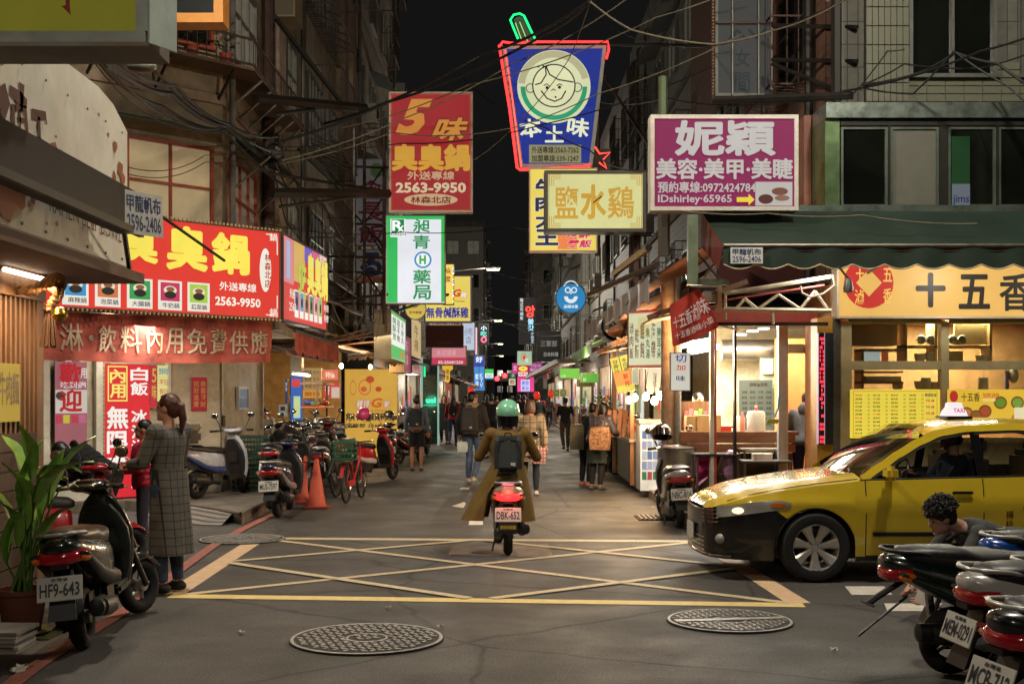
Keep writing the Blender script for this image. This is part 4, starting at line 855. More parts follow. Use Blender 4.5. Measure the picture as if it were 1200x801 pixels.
part('cassette', MB().slab([(0, -6, 2.9), (0, 0, 2.9), (0, 0, 3.2), (0, -6, 3.2)], (-.16, 0, 0)), mat('black_canvas', '#0e0d0d', .6, var=.3, dirt=.1), aw, None)
part('front_bar', MB().box((.01, -3, 2.9), (.04, 6, .05)), paint('#3a3a34', .5), aw, None)
part('support_arm', MB().tube([(-.1, -.1, 3.0), (-.3, .7, 2.72)], .02, 6).tube([(-.05, 0, 3.18), (.3, 1.4, 2.86)], .012, 6), DKST, aw)
def tag(par, M, w, h):
    o_ = part('name_tag', MB().box((0, -.004, 0), (w, .006, h)), paint('#c9cdc8', .6, dirt=.2), par, None); o_.matrix_local = M
    m_ = MB(); text_mb(m_, '甲龍帆布', -w*.44, .02*h, w*.44, h*.42, -.009, bold=.01); text_mb(m_, '2596-2406', -w*.44, -h*.42, w*.44, -.04*h, -.009); part('lettering', m_, paint('#2a3a6a', .6), o_, None)
tag(aw, Matrix.Translation((.06, -.12, 3.03)) @ Matrix.Rotation(math.radians(74), 4, 'Z') @ Matrix.Rotation(-.05, 4, 'Y'), .5, .31)
# rope with bell and tassel
rp = thing('shimenawa_rope', 'thick twisted straw rope with a brass bell and tassel hanging by the ramen shop corner', 'rope ornament', (-3.35, 9.0, 2.3)); RO = mat('straw_rope', '#8a6238', .8, var=.3, scale=14, bump=.4)
base = [P(x, y, 8.7)-Vector((-3.35, 9.0, 2.3)) for x, y in ((-20, 322), (10, 338), (40, 340), (60, 328), (72, 330), (70, 345), (60, 356), (58, 366))]
pts = []
for i in range(len(base)-1):
    for k in range(6): pts.append(base[i].lerp(base[i+1], k/6))
for ph in (0, 2.1, 4.2):
    part('rope_strand', MB().tube([p+Vector((math.cos(i*.9+ph)*.0, math.sin(i*.9+ph)*.022, math.cos(i*.9+ph)*.022)) for i, p in enumerate(pts)], .024, 7), RO, rp)
kn = P(66, 332, 8.7)-Vector((-3.35, 9.0, 2.3)); part('knot', MB().torus(kn, .05, .03, 'y', 16, 8).torus(kn+Vector((.01, 0, -.05)), .045, .026, 'x', 16, 8), RO, rp)
bl = P(70, 368, 8.6)-Vector((-3.35, 9.0, 2.3)); part('bell', MB().lathe([(.001, -.055), (.035, -.045), (.053, -.015), (.056, .0), (.053, .015), (.035, .045), (.001, .055)], bl, 'z', 18).torus(bl, .055, .006, 'z', 18, 6), mat('brass', '#b08a3a', .25, 1.0), rp)
ts = P(58, 385, 8.7)-Vector((-3.35, 9.0, 2.3)); m_ = MB(); rr = random.Random(2)
for i in range(60):
    a = rr.uniform(0, 2*PI); r = rr.uniform(.2, 1); m_.tube([ts+Vector((math.cos(a)*.012*r, math.sin(a)*.012*r, .13)), ts+Vector((math.cos(a)*.04*r, math.sin(a)*.04*r, .06)), ts+Vector((math.cos(a)*.07*r, math.sin(a)*.07*r, -.14+rr.uniform(0, .02)))], .005, 4)
part('tassel', m_, mat('tassel_brown', '#5a3c24', .8, var=.3), rp)
# ---------------------------------------------------------------- hot pot shop front on the splayed wall
def ws(px):
    k = (CX-px)/F; return (k*19.2-4.55)/(.7071*(1+k))
def wz(px, py): return CH-(py-HY)/F*(KY-.7071*ws(px))
def wall_panel(name, label, cat, px0, px1, y0, y1, c, e, texts=(), rects=(), out=.05, frame='#a09888', fw=.0, depth=.03):
    """flat panel on the splayed wall between photo columns px0..px1; y0, y1 photo rows measured at the right edge"""
    a, b = ws(px0), ws(px1); zt, zb = wz(px1, y0), wz(px1, y1); v = LW((a+b)/2, out, (zt+zb)/2)
    return sign(name, label, None, None, None, depth, c, e, frame, fw, texts, rects, c45, None, cat, v, (a-b, zt-zb))
shop = thing('hot_pot_shop', 'hot pot shop front with white door and posters under the red banner', 'shop', (KX, KY, 0))
def sp(name, s0, s1, z0, z1, o0, o1, m): 
    a, b = LW(s0, o0), LW(s1, o1); M = Matrix.Translation((-KX, -KY, 0)) @ Matrix.Translation(LW((s0+s1)/2, (o0+o1)/2)) @ Matrix.Rotation(c45, 4, 'Z')
    return part(name, MB().box((0, 0, (z0+z1)/2), (abs(s1-s0), abs(o1-o0), z1-z0)).xf(M), m, shop, None)
WHF = paint('#b9b5a6', .45); CRW = mat('cream_door', '#a89f8a', .5, dirt=.2)
sp('door', ws(197), ws(262)+.04, .16, 2.5, .01, .06, CRW); sp('door_frame', ws(197)+.05, ws(197), .16, 2.55, .0, .09, WHF); sp('door_frame', ws(262)+.09, ws(262)+.04, .16, 2.55, .0, .09, STEEL)
sp('door_handle', ws(258)+.02, ws(258)-.02, 1.2, 1.38, .06, .12, DKST)
a, b = ws(48), ws(116)
sp('window_frame', a, b, 2.35, 2.5, .0, .1, WHF); sp('window_frame', a, b, .16, .5, .0, .1, WHF)
for s_ in (a-.04, a-.36, b+.3, b+.04): sp('window_frame', s_+.05, s_-.05, .5, 2.35, .0, .1, WHF)
sp('window_glass', a-.42, b+.35, .5, 2.35, .02, .03, lit('#8c8270', .35))
sp('brick_strip', b-.02, b-.16, .16, 2.5, .0, .05, pattern_mat('cream_brick', 'tile', '#9a8c6c', '#5a5040', .2, .07, .012))
sp('wall_shelf', 5.2, 4.6, .16, 2.3, .0, .4, paint('#7a7264', .6))
wall_panel('poster', 'red and white welcome poster in the white framed hot pot shop window', 'poster', 60, 97, 424, 520, '#a8646c', .6, [('歡', .12, .02, .8, .3, '#c0182a', dict(bold=.03)), ('迎', .12, .34, .82, .6, '#c0182a', dict(bold=.03)), ('用', .78, .08, .98, .2, '#f0e8e0'), ('吃到飽', .15, .24, .95, .32, '#f0e8e8')], [(.0, .34, 1, .62, '#d8d0c4'), (.02, .64, .2, .74, '#c83a50'), (.24, .64, .44, .74, '#d0c040'), (.5, .64, .7, .74, '#c83a50'), (.74, .64, .95, .74, '#c86a90'), (.0, .36, .3, .46, '#3c3a34', .6, 'oval')], out=.12)
wall_panel('lit_sign_panel', 'tall red lit panel with white characters about free rice and ice cream', 'sign', 121, 173, 427, 580, '#d62a34', .82,
    [('內用', .1, .035, .44, .26, '#f0e070', dict(vert=True, bold=.03)), ('白飯', .56, .02, .95, .24, '#f0ece4', dict(vert=True, bold=.03)), ('無限享', .04, .31, .5, .86, '#f2ece4', dict(vert=True, bold=.03)), ('冰淇淋', .58, .34, .94, .68, '#f0ece4', dict(vert=True, bold=.03)), ('自助', .58, .72, .94, .95, '#f0ece4', dict(vert=True, bold=.03))],
    [(.05, .015, .49, .28, '#f0e070', .82, 'line', .02)])
wall_panel('poster', 'narrow red poster with a yellow 5, right of the tall red panel', 'poster', 174, 181, 428, 478, '#c43040', .7, [('5味', .15, .05, .9, .8, '#d8b050', dict(vert=True))], out=.06)
wall_panel('poster', 'pale yellow notice with blue and red lines beside the door', 'poster', 182, 195, 428, 470, '#e6dc8c', .7, [('營業時間', .1, .08, .9, .25, '#4a90b0'), ('平日', .15, .4, .85, .55, '#c85a50'), ('假日', .15, .65, .85, .8, '#c85a50')], out=.06)
wall_panel('couplet', 'red paper couplet with gold writing hanging on the cream door', 'couplet', 221, 239, 442, 481, '#c41f38', .35, [('招財進寶', .1, .1, .45, .9, '#d8a050', dict(vert=True)), ('恭喜發財', .55, .1, .9, .9, '#d8a050', dict(vert=True))], out=.08)
lamp('AREA', 'shop_front_light', LW(2.0, .9, 2.75), 95, (1, .93, .8), .3, LW(2.0, .3, 0), sizey=4)
# banner
bn = MB(); NB = 40
def bfn(u, v):
    s = 4.7-4.84*u; z = 2.83-.62*v-.05*math.sin(PI*u)*v; return LW(s, 1.22+.05*math.sin(u*34+v*2)*(.3+v)+.02*math.sin(u*81), z)-Vector((-3.45, 18.3, 2.2))
bn.grid(bfn, NB*2, 8)
bt = thing('cloth_banner', 'long faded red cloth banner with pale characters under the red hot pot sign', 'banner', (-3.45, 18.3, 2.2))
part('cloth', bn, mat('faded_red_cloth', '#a04a3c', .85, dirt=.5, scale=2.5, stretch=(1, 1, 3), var=.25), bt)
tm = MB(); n0 = 11
bu = lambda px: (4.7-(((CX-px)/F*18.316-3.666)/(.7071*(1+(CX-px)/F))))/4.84
for ch, a, b in (('淋', 72, 97), ('·', 103, 108), ('飲', 114, 138), ('料', 142, 165), ('內', 170, 191), ('用', 195, 216), ('免', 220, 241), ('費', 245, 268), ('供', 271, 290), ('應', 293, 313)):
    m2 = MB(); text_mb(m2, ch, bu(a), .2 if ch != '·' else .42, bu(b), .76 if ch != '·' else .54, 0, bold=.008)
    tm.add([Vector(bfn(v[0], 1-v[2]))+Vector((.7071, -.7071, 0))*.035 for v in m2.v], m2.f)
part('lettering', tm, mat('faded_white_print', '#ab9a80', .85, dirt=.5, scale=9), bt, None)
part('hanging_rod', MB().tube([LW(4.8, 1.22, 2.86)-Vector((-3.45, 18.3, 2.2)), LW(-.15, 1.22, 2.86)-Vector((-3.45, 18.3, 2.2))], .03, 6), mat('maroon_pipe', '#5a2420', .5), bt)

# ---------------------------------------------------------------- generic pieces for stalls
TARP = mat('brown_tarp', '#8a6242', .8, dirt=.4, var=.3, scale=3, bump=.5, bscale=5); TARP2 = mat('grey_tarp', '#6d625c', .8, dirt=.4, scale=3, bump=.4, bscale=6); ORT = mat('orange_tarp', '#a8683c', .75, dirt=.35, scale=2, bump=.4, bscale=4)
def tarp(name, label, quad, m, sag=.12, drop=0, group=None, thick=.012, seed=0):
    """a sagging canvas through four corners; drop adds a hanging front flap on the first edge"""
    a, b, c, d = [Vector(p) for p in quad]; rr = random.Random(seed); ph = rr.uniform(0, 6); c0 = (a+b+c+d)/4
    def fn(u, v):
        p = a.lerp(b, u).lerp(d.lerp(c, u), v); p.z -= sag*math.sin(PI*u)*math.sin(PI*v)+.03*math.sin(u*17+ph)*math.sin(v*9+ph); return p-c0
    t = thing(name, label, 'awning', c0, 0, group); mb = MB().grid(fn, 20, 10); mb2 = MB().grid(lambda u, v: fn(u, v)-Vector((0, 0, thick)), 20, 10); mb.add(mb2.v, mb2.f)
    part('canvas', mb, m, t)
    part('edge_pipe', MB().tube([fn(i/6, 0)-Vector((0, 0, .03)) for i in range(7)], .022, 6), STEEL, t)
    if drop: part('flap', MB().grid(lambda u, v: fn(u, 0)+Vector((0, 0, -drop*v*(1+.15*math.sin(u*40+ph))))+Vector((.02*math.sin(u*25+v*3), 0, 0)), 40, 3), m, t)
    return t
def bulb(p, e=25, label=None, power=22, r=.05, group='bare bulbs over the food stalls'):
    t = thing('light_bulb', label, 'light bulb', p, 0, group)
    part('globe', MB().lathe([(.001, -r), (r*.7, -r*.75), (r, -.0), (r*.8, r*.7), (r*.35, r*1.3), (.001, r*1.35)], n=12), glow('#ffd8a0', e), t)
    part('socket', MB().tube([(0, 0, r*1.2), (0, 0, r*2.4)], .018, 8), DKST, t)
    part('wire', MB().tube([(0, 0, r*2.4), (.02, 0, r*2.4+.25)], .005, 4), DKST, t)
    if power: lamp('POINT', 'bulb_or_fill_light', Vector(p)-Vector((0, 0, r+.03)), power, BULB, .05)
    return t
def tubelight(a, b, label, power=30, col='#f4f4e4', e=7, c=(1, .97, .88)):
    a = Vector(a); b = Vector(b); t = thing('fluorescent_lamp', label, 'lamp', (a+b)/2); h = (b-a)/2
    part('tube', MB().tube([-h, h], .02, 8), glow(col, e*.5), t); part('housing', MB().tube([-h+Vector((0, 0, .04)), h+Vector((0, 0, .04))], .025, 4), paint('#c8c8c0'), t)
    if power: lamp('POINT', 'tube_glow', (a+b)/2-Vector((0, 0, .12)), power, c, .15)
def crate(par_or_none, label, loc, d, m, rz=0, group=None):
    t = thing('plastic_crate', label, 'crate', loc, rz, group); x, y, z = d
    part('bottom', MB().box((0, 0, .01), (x, y, .02)), m, t, None)
    for sx, sy, w, l in ((0, -1, x, .0), (0, 1, x, 0), (-1, 0, y, 1), (1, 0, y, 1)):
        mb = MB(); 
        for k in range(4):
            zz = .03+(z-.05)*k/3
            mb.box((sx*x/2, sy*y/2, zz), (w if not l else .015, .015 if not l else w, .03 if k not in (3,) else .05))
        n = int(w/.05)
        for k in range(n+1):
            o_ = -w/2+w*k/n; mb.box((o_ if not l else sx*x/2, sy*y/2 if not l else o_, z/2), (.012, .012, z))
        part('side', mb, m, t, None)
    return t

# ---------------------------------------------------------------- left food stall room between the two buildings
rm = thing('fried_food_shop', 'open fried food shop with papered walls left of the yellow chicken board', 'shop', (-7, 22.2, .15))
part('back_wall', MB().box2((-.1, 0, 0), (0, 11, 2.8)), mat('papered_wall', '#b59a68', .7, dirt=.3), rm, None)
part('partition', MB().box2((0, 0, 0), (2.5, .08, 2.8)), mat('cream_shop_wall', '#a39a86'), rm, None)
part('far_wall', MB().box2((0, 10.85, 0), (2.45, 10.95, 2.8)), mat('papered_wall', '#b59a68'), rm, None)
part('ceiling', MB().box2((0, 0, 2.72), (2.45, 11, 2.79)), paint('#8a8270'), rm, None)
part('post', MB().box((2.4, .15, 1.4), (.14, .14, 2.8)), WD, rm, None)
part('pillar', MB().box((2.4, 4.2, 1.4), (.25, .3, 2.8)), mat('cream_shop_wall', '#a39a86'), rm, None)
def at_x(px, X): return X*F/(px-CX)
def wallsheet(name, label, cat, px0, px1, y0, y1, X, c, e, texts=(), rects=(), depth=.02, right=True):
    Z0 = at_x(px0, X); Z1 = at_x(px1, X); zt = CH-(y0-HY)/F*(Z0+Z1)/2; zb = CH-(y1-HY)/F*(Z0+Z1)/2
    return sign(name, label, None, None, None, depth, c, e, '#a09888', 0, texts, rects, PI/2 if right else -PI/2, None, cat, (X, (Z0+Z1)/2, (zt+zb)/2), (abs(Z1-Z0), zt-zb))
sign('blue_banner', 'blue and white upright banner in the fried food shop', (341, 441), (354, 492), 26, .03, '#3a66b8', .7, '#5a5a60', .0, [('現炸', .3, .5, .75, .9, '#e8d860', dict(vert=True))], [(.1, .06, .85, .24, '#d84a4a'), (.25, .45, .85, .95, '#b8dcb0')], cat='banner')
sign('menu_paper', 'large beige handwritten menu paper in the fried food shop', (355, 431), (377, 457), 26.5, .03, '#b8955c', .6, '#a09070', .0, [('雞排 六十', .1, .1, .9, .3, '#5a3a20'), ('魷魚 七十', .1, .4, .9, .6, '#5a3a20'), ('米血 三十', .1, .7, .9, .9, '#5a3a20')], cat='poster')
sign('menu_paper', 'orange banded menu strip below the beige menu paper', (355, 457), (377, 466), 26.4, .03, '#d89a3c', .7, '#a09070', .0, [('鹽酥雞 甜不辣', .1, .2, .9, .8, '#a03020')], cat='poster')
sign('menu_paper', 'red and orange poster at the top right of the fried food shop', (378, 433), (396, 445), 26, .03, '#e0705a', .8, '#a09070', .0, [('特價', .2, .2, .8, .8, '#f8e8c0')], cat='poster')
sign('menu_paper', 'red and white poster leaning behind the bulbs of the fried food shop', (379, 448), (398, 466), 27, .03, '#c84a40', .7, '#a09070', .0, [('香', .1, .1, .4, .8, '#f0e0d0')], [(.5, .3, 1, 1, '#d8c0b0')], cat='poster')
sign('notice', 'dark blue narrow notice strip on the pillar of the fried food shop', (334.5, 444), (337, 473), 25.4, .02, '#2a3c6a', .5, '#303040', 0, [('謝謝', .1, .1, .9, .5, '#c0c8d8', dict(vert=True))], cat='poster')
sign('card_reader_box', 'grey wall box with a dark screen beside the blue banner', (327, 474), (336, 488), 25.2, .08, '#a8a8a0', .4, '#808078', .02, (), [(.2, .15, .8, .5, '#2a3034')], cat='wall box')
sign('small_poster', 'small grey poster on the side wall beside the cream door', None, None, None, .02, '#8a98a8', .3, '#b0b0b0', .02, [('公告', .2, .1, .8, .4, '#3a4a6a')], [(.1, .5, .9, .9, '#5a6a7a')], PI/2, None, 'poster', (KX+.04, 20.5, 1.65), (.75, .38))
tubelight(P(343, 438, 25), P(363, 440, 24), 'white fluorescent lamp over the blue banner in the left stall', 40)
bulb(P(400, 429, 27), 30, 'bare glowing bulb nearer the blue banner at the left stalls', 80)
bulb(P(434, 430, 31), 30, 'bare glowing bulb over the yellow chicken board', 80)
lamp('AREA', 'stall_ceiling_light', (-5.4, 27, 2.6), 190, (1, .86, .62), 1.5, (-5.0, 27, 0), sizey=6)
# counter with goods shelf
st = thing('food_counter', 'fried food counter with a glass shelf of ingredients in the left stall', 'counter', (-4.3, 25.6, .15))
part('counter_body', MB().box2((-.5, -1.3, 0), (.45, 1.6, .92)), paint('#8a8278', .5, dirt=.4), st, None); part('counter_top', MB().box2((-.55, -1.35, .92), (.5, 1.65, .97)), mat('stainless', '#a8a49c', .3, .9), st, None)
for y in (-.2, 1.2): part('shelf_post', MB().box((.3, y, 1.4), (.04, .04, .85)), WD, st, None)
part('shelf', MB().box((.2, .5, 1.8), (.5, 1.6, .04)), WD, st, None); part('shelf', MB().box((.2, .5, 1.3), (.5, 1.5, .03)), paint('#c8603a'), st, None)
rr = random.Random(3)
for i in range(14):
    c = rr.choice(['#9a4a3a', '#6a7a3a', '#c89a5a', '#a83a30', '#4a5a9a', '#d0c0a0']); p = Vector((.2+rr.uniform(-.15, .15), -.1+i*.09, 1.36+rr.uniform(0, .05)))
    part('ingredient', MB().ell(p, (.08, .07, .06), 8, 6), paint(c, .6), st)
bw = thing('metal_bowl', 'big steel bowl on the fried food counter', 'bowl', P(372, 494, 25.1)); part('bowl', MB().lathe([(.12, -.08), (.2, 0), (.24, .08), (.23, .08), (.18, 0), (.001, -.06)], n=20), mat('stainless', '#a8a49c'), bw)
# red scalloped valance and tan tarps over the left stalls
vt = MB()
def vfn(u, v):
    y = 19.3+5.0*u; return Vector((-3.4+.03*math.sin(u*60), y, 2.72-(.30+.07*abs(math.sin(u*PI*16)))*v))-Vector((-3.4, 19.3, 2.4))
vt.grid(vfn, 96, 4); v_ = thing('scalloped_valance', 'faded red scalloped valance beyond the cloth banner on the left', 'awning', (-3.4, 19.3, 2.4)); part('cloth', vt, mat('faded_red_cloth', '#a04a3c'), v_)
part('rail', MB().tube([(0, 0, .34), (0, 5, .34)], .03, 6), STEEL, v_); part('rafter', MB().box((-.6, 2.5, .12), (.06, 5.6, .08)), WD, v_, None); part('rafter', MB().box((-.1, 2.5, -.02), (.06, 5.6, .06)), WD, v_, None)
for i in range(5): part('rafter', MB().box((-.55, .3+i*1.15, .2), (1.1, .05, .05)), WD, v_, None)
tarp('tarp_roof', 'tan crumpled tarp roof over the left stall, nearer piece', [(-3.2, 24.2, 2.55), (-3.0, 29, 2.75), (-4.5, 29, 3.2), (-4.5, 24.2, 3.15)], TARP, .12, .14, seed=1)
tarp('tarp_roof', 'tan crumpled tarp roof over the yellow chicken board', [(-2.9, 29, 2.6), (-2.75, 34, 2.75), (-4.4, 34, 3.3), (-4.5, 29, 3.2)], TARP, .15, .18, seed=2)
tarp('tarp_roof', 'dark red sloping canvas under the scaffold on the left', [(-3.3, 22, 3.5), (-3.1, 32, 3.5), (-4.55, 32, 4.3), (-4.55, 22, 4.3)], mat('dark_red_canvas', '#4c1f1a', .8, dirt=.3), .1, 0, seed=3)
for i in range(9):
    y = 24.4+i*1.05; t = thing('timber_plank', 'weathered timber plank jutting over the left stall roofs, no. %s from the near end' % ('one two three four five six seven eight nine'.split()[i]), 'plank', (-3.35, y, 2.9+.03*(i % 3)), .2*(i % 3-1)); part('plank', MB().box((0, 0, 0), (1.1, .16, .03), ry=-.25+.06*(i % 4)), WD, t, None)
sign('chicken_board', 'large yellow stall board with a red chicken drawing and a phone number', (404, 432), (466, 535), 33, .06, '#e0b04a', .62, '#b08a40', .015,  # board glows by itself in place of the bulbs shining on it
  [('無骨鹹酥雞', .02, .50, .93, .585, '#3a2c30', dict(bold=.025)), ('服務部 2567-03', .02, .62, .85, .665, '#4a3a30', dict(bold=.03)), ('G', .5, .33, .72, .44, '#d86a2a', dict(bold=.05, shear=.2, out='#f8f0d8')), ('雞排', .22, .35, .48, .44, '#f8f0d8', dict(shear=.2, out='#c04a30')), ('家', .73, .36, .86, .44, '#f8f0d8', dict(shear=.2, out='#c04a30')), ('Hsiung Chicken', .35, .46, .8, .49, '#c05a30')],
  [(.26, .12, .5, .3, '#d8603a', .6, 'ring'), (.3, .2, .42, .26, '#d8603a', .6, 'oval'), (.4, .08, .56, .16, '#c84a2a', .6, 'oval'), (.1, .13, .22, .3, '#d8603a', .6, 'ring'), (.58, .2, .7, .26, '#c84a2a', .6, 'oval')])

# ---------------------------------------------------------------- shops further along both sides
def far_shop(label, x, side, y0, y1, c, e, rnd, aw=None, h=2.5):
    t = thing('market_shop', label, 'shop', (x, y0, .12)); L_ = y1-y0; s = side
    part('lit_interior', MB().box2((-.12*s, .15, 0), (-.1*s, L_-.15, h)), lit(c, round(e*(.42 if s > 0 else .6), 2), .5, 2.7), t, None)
    part('door_frame', MB().box2((-.1*s, 0, 0), (0, .15, h)), rnd.choice([WD, STEEL, DKST]), t, None); part('door_frame', MB().box2((-.1*s, L_-.15, 0), (0, L_, h)), STEEL, t, None)
    part('lintel', MB().box2((-.1*s, 0, h), (.02*s, L_, h+.35)), rnd.choice([RUST, WD, DKST]), t, None)
    for k in range(7):
        yy = rnd.uniform(.4, L_-.4); w = rnd.uniform(.3, .8); hh = rnd.uniform(.3, .8); z = rnd.uniform(.8, 1.9)
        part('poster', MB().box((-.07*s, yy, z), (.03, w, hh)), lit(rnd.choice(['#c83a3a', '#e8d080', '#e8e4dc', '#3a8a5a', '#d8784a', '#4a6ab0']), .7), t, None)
    part('counter', MB().box2((0, .3, 0), (.5*s, L_*.6, .85)), paint(rnd.choice(['#8a8278', '#6a4a3a', '#a09a8c', '#5a5f5a']), .5, dirt=.3), t, None)
    for k in range(5): part('goods', MB().box((.25*s, .5+k*L_*.09, .95), (.3, .25, .16+.1*rnd.random())), paint(rnd.choice(['#b04a30', '#c8a050', '#5a7a3a', '#d8d0c0', '#7a4a7a', '#3a6a9a']), .6), t, None)
    if aw: part('awning', MB().slab([(0, 0, h+.75), (0, L_, h+.75), (1.2*s, L_, h+.25), (1.2*s, 0, h+.25)], (0, 0, .03)).slab([(1.2*s, 0, h+.25), (1.2*s, L_, h+.25), (1.2*s, L_, h), (1.2*s, 0, h)], (.01, 0, 0)), paint(aw, .6, dirt=.3), t, None)
    return t
rnd = random.Random(21)
LS = [(37.5, 41, '#1f5a44', .6, None), (41, 45, '#d8b888', .8, '#3a3a34'), (45.5, 51, '#c8b090', .7, '#4a3a30'), (51, 57, '#e0c8a0', .8, '#6a3a2a'), (57, 64, '#a8b8c8', .7, None), (64, 72, '#d8a060', .8, '#3a4a3a'), (72, 82, '#e0d0b0', .9, None), (82, 95, '#c87a5a', .9, '#5a2a2a'), (95, 108, '#d8c8a8', .9, None)]
nm = 'first second third fourth fifth sixth seventh eighth ninth tenth'.split()
for i, (a, b, c, e, aw) in enumerate(LS): far_shop('lit shop opening down the left side of the street, %s beyond the yellow chicken board' % nm[i], -4.15, 1, a, b, c, e, rnd, aw)
RS = [(27, 31, '#c8a070', .8, '#4f8a2c'), (31, 35.5, '#d8c8a0', .9, '#5fae3a'), (36, 41, '#e0b080', .9, '#6a4a34'), (42, 48, '#d8d0b8', .9, '#7a3028'), (48, 55, '#e8c890', .9, '#3a5a3a'), (55, 63, '#c8b8a0', .9, None), (63, 72, '#e0a878', .9, '#8a2a2a'), (72, 84, '#d8d8d0', .9, None), (84, 98, '#e0b890', .9, '#5a5a50')]
for i, (a, b, c, e, aw) in enumerate(RS): far_shop('lit market stall down the right side of the street, %s beyond the menu boards' % nm[i], 3.15+(.3 if i > 2 else 0), -1, a, b, c, e, rnd, aw)
for i, z in enumerate((40, 52, 66, 84)):
    lamp('POINT', 'shop_spill_light', (-3.2, z, 2.3), 150, (1, .85, .66), .3); lamp('POINT', 'shop_spill_light', (2.2, z-3, 2.3), 200, (1, .82, .6), .3)
lamp('POINT', 'shop_spill_light', (1.9, 29, 2.4), 170, (1, .85, .62), .3)
# green neon doorway
t = thing('neon_doorway', 'dark glass doorway with green neon letters on the left side of the street', 'doorway', P(504, 470, 36.6)); 
part('glass_wall', MB().box((0, .06, .0), (.46, .05, 2.6)), paint('#0f2a26', .2), t, None); lettering(t, 'uel', (-.13, -.05, .17, .12), glow('#30f0a0', 1.6), .02, bold=.04)
part('neon_tube', MB().tube([(-.17, 0, .75), (-.17, 0, 1.1)], .025, 6), glow('#20e080', 1.6), t); part('neon_tube', MB().tube([(-.2, 0, -.12), (.2, 0, -.12)], .015, 6), glow('#20c080', 1.2), t); part('frame', MB().box((.25, 0, 0), (.05, .1, 2.7)).box((-.25, 0, 0), (.05, .1, 2.7)), lit('#a8d8c8', .5), t, None)
lamp('POINT', 'green_glow', P(504, 470, 36.2), 10, (.2, 1, .6), .2)
def lantern(px, py, Z, label, r=.15, c='#c82818'):
    t = thing('paper_lantern', label, 'lantern', P(px, py, Z)); part('shade', MB().ell((0, 0, 0), (r, r, r*1.3), 16, 10), glow(c, 1.0), t); part('cap', MB().tube([(0, 0, r*1.2), (0, 0, r*1.4)], r*.4, 8), DKST, t); part('cap', MB().tube([(0, 0, -r*1.4), (0, 0, -r*1.2)], r*.4, 8), DKST, t)
    part('cord', MB().tube([(0, 0, r*1.4), (0, 0, r*1.4+.4)], .008, 4), DKST, t)
lantern(552, 458, 42, 'red paper lantern on the left side under the orange awning', .12)
lantern(629, 463, 45, 'red paper lantern nearer the middle on the right side', .12); lantern(646, 461, 44, 'second red paper lantern, right of the first, over the scooters', .11)
lantern(636, 473, 60, 'small red lantern low among the right stalls', .14)
tarp('stall_awning', 'orange stall awning sloping right above the red lantern', [(-1.15, 42.5, 2.05), (-1.0, 46, 2.05), (-2.6, 46, 2.6), (-2.6, 42.5, 2.6)], ORT, .05, .1, seed=5)
tarp('stall_awning', 'black curved awning over the green neon doorway', [(-2.3, 34.5, 2.6), (-2.3, 38, 2.6), (-4.1, 38, 3.2), (-4.1, 34.5, 3.2)], mat('black_canvas', '#0e0d0d'), .15, .25, seed=6)
# traffic lights
for px, py, lab in ((582.5, 443.5, 'red traffic light, lower left of the pair'), (591.5, 440, 'red traffic light, upper right of the pair')):
    t = thing('traffic_light', lab, 'traffic light', P(px, py, 100)); part('housing', MB().box((.35, .1, 0), (1.3, .2, .45)), DKST, t, None); part('lens', MB().ell((0, -.05, 0), (.2, .06, .2), 14, 8), glow('#ff3038', 6), t)
    part('lens', MB().lathe([(.15, 0), (.15, -.03), (.001, -.03)], (.4, 0, 0), 'y', 12), paint('#3a3418'), t); part('lens', MB().lathe([(.15, 0), (.15, -.03), (.001, -.03)], (.8, 0, 0), 'y', 12), paint('#183a28'), t)
    part('mast', MB().tube([(.35, .2, 0), (.35, .2, -4), (3.5, .2, -4.2)], .05, 6), DKST, t)

# ---------------------------------------------------------------- right noodle shop
SX = (983-CX)/F*14; nz = 14.0
ns = thing('noodle_shop', 'noodle shop front with cream framed windows behind the taxi', 'shop', (SX, nz, .13)); FRC = mat('cream_alu', '#a89a70', .4, .2)
def nx(px): return (px-CX)/F*nz-SX
def nzz(py): return CH-(py-HY)/F*nz-.13
def nbar(px0, px1, y0, y1, d=.1, m=FRC, name='window_frame', yo=0): return part(name, MB().box2((nx(px0), yo-d/2, nzz(y1)), (nx(px1), yo+d/2, nzz(y0))), m, ns, None)
nbar(984, 996, 377, 640, .14); nbar(1101, 1110, 377, 640, .12); nbar(1219, 1231, 377, 640, .12); nbar(1330, 1342, 377, 640, .12)
for a, b in ((996, 1101), (1110, 1219), (1231, 1330)):
    nbar(a, b, 374, 379, .12); nbar(a, b, 423, 433, .11); nbar(a, b, 512, 518, .11); nbar(a, b, 518, 640, .06, mat('shop_base', '#8a7a58', .5, dirt=.3), 'base_panel')
    nbar(a, b, 379, 423, .008, glass_mat(), 'window_glass'); nbar(a, b, 433, 457, .008, glass_mat(), 'window_glass')
nbar(958, 984, 372, 640, .3, mat('mustard_paint', '#a87c28', .5, dirt=.25), 'pillar', .16)
nbar(976, 984, 372, 640, .04, STEEL, 'pillar_trim', -.01)
IB = mat('warm_interior', '#a8784a', .7, var=.2); 
part('interior_wall', MB().box2((0, 1.5, 0), (4, 1.56, 2.9)), IB, ns, None); part('interior_wall', MB().box2((-.02, .3, 0), (.03, 1.5, 2.9)), IB, ns, None); part('ceiling', MB().box2((0, .1, 2.6), (4, 1.5, 2.64)), IB, ns, None); part('floor', MB().box2((0, .1, 0), (4, 1.5, .02)), IB, ns, None)
CUB = mat('cubby_wood', '#b89058', .55)
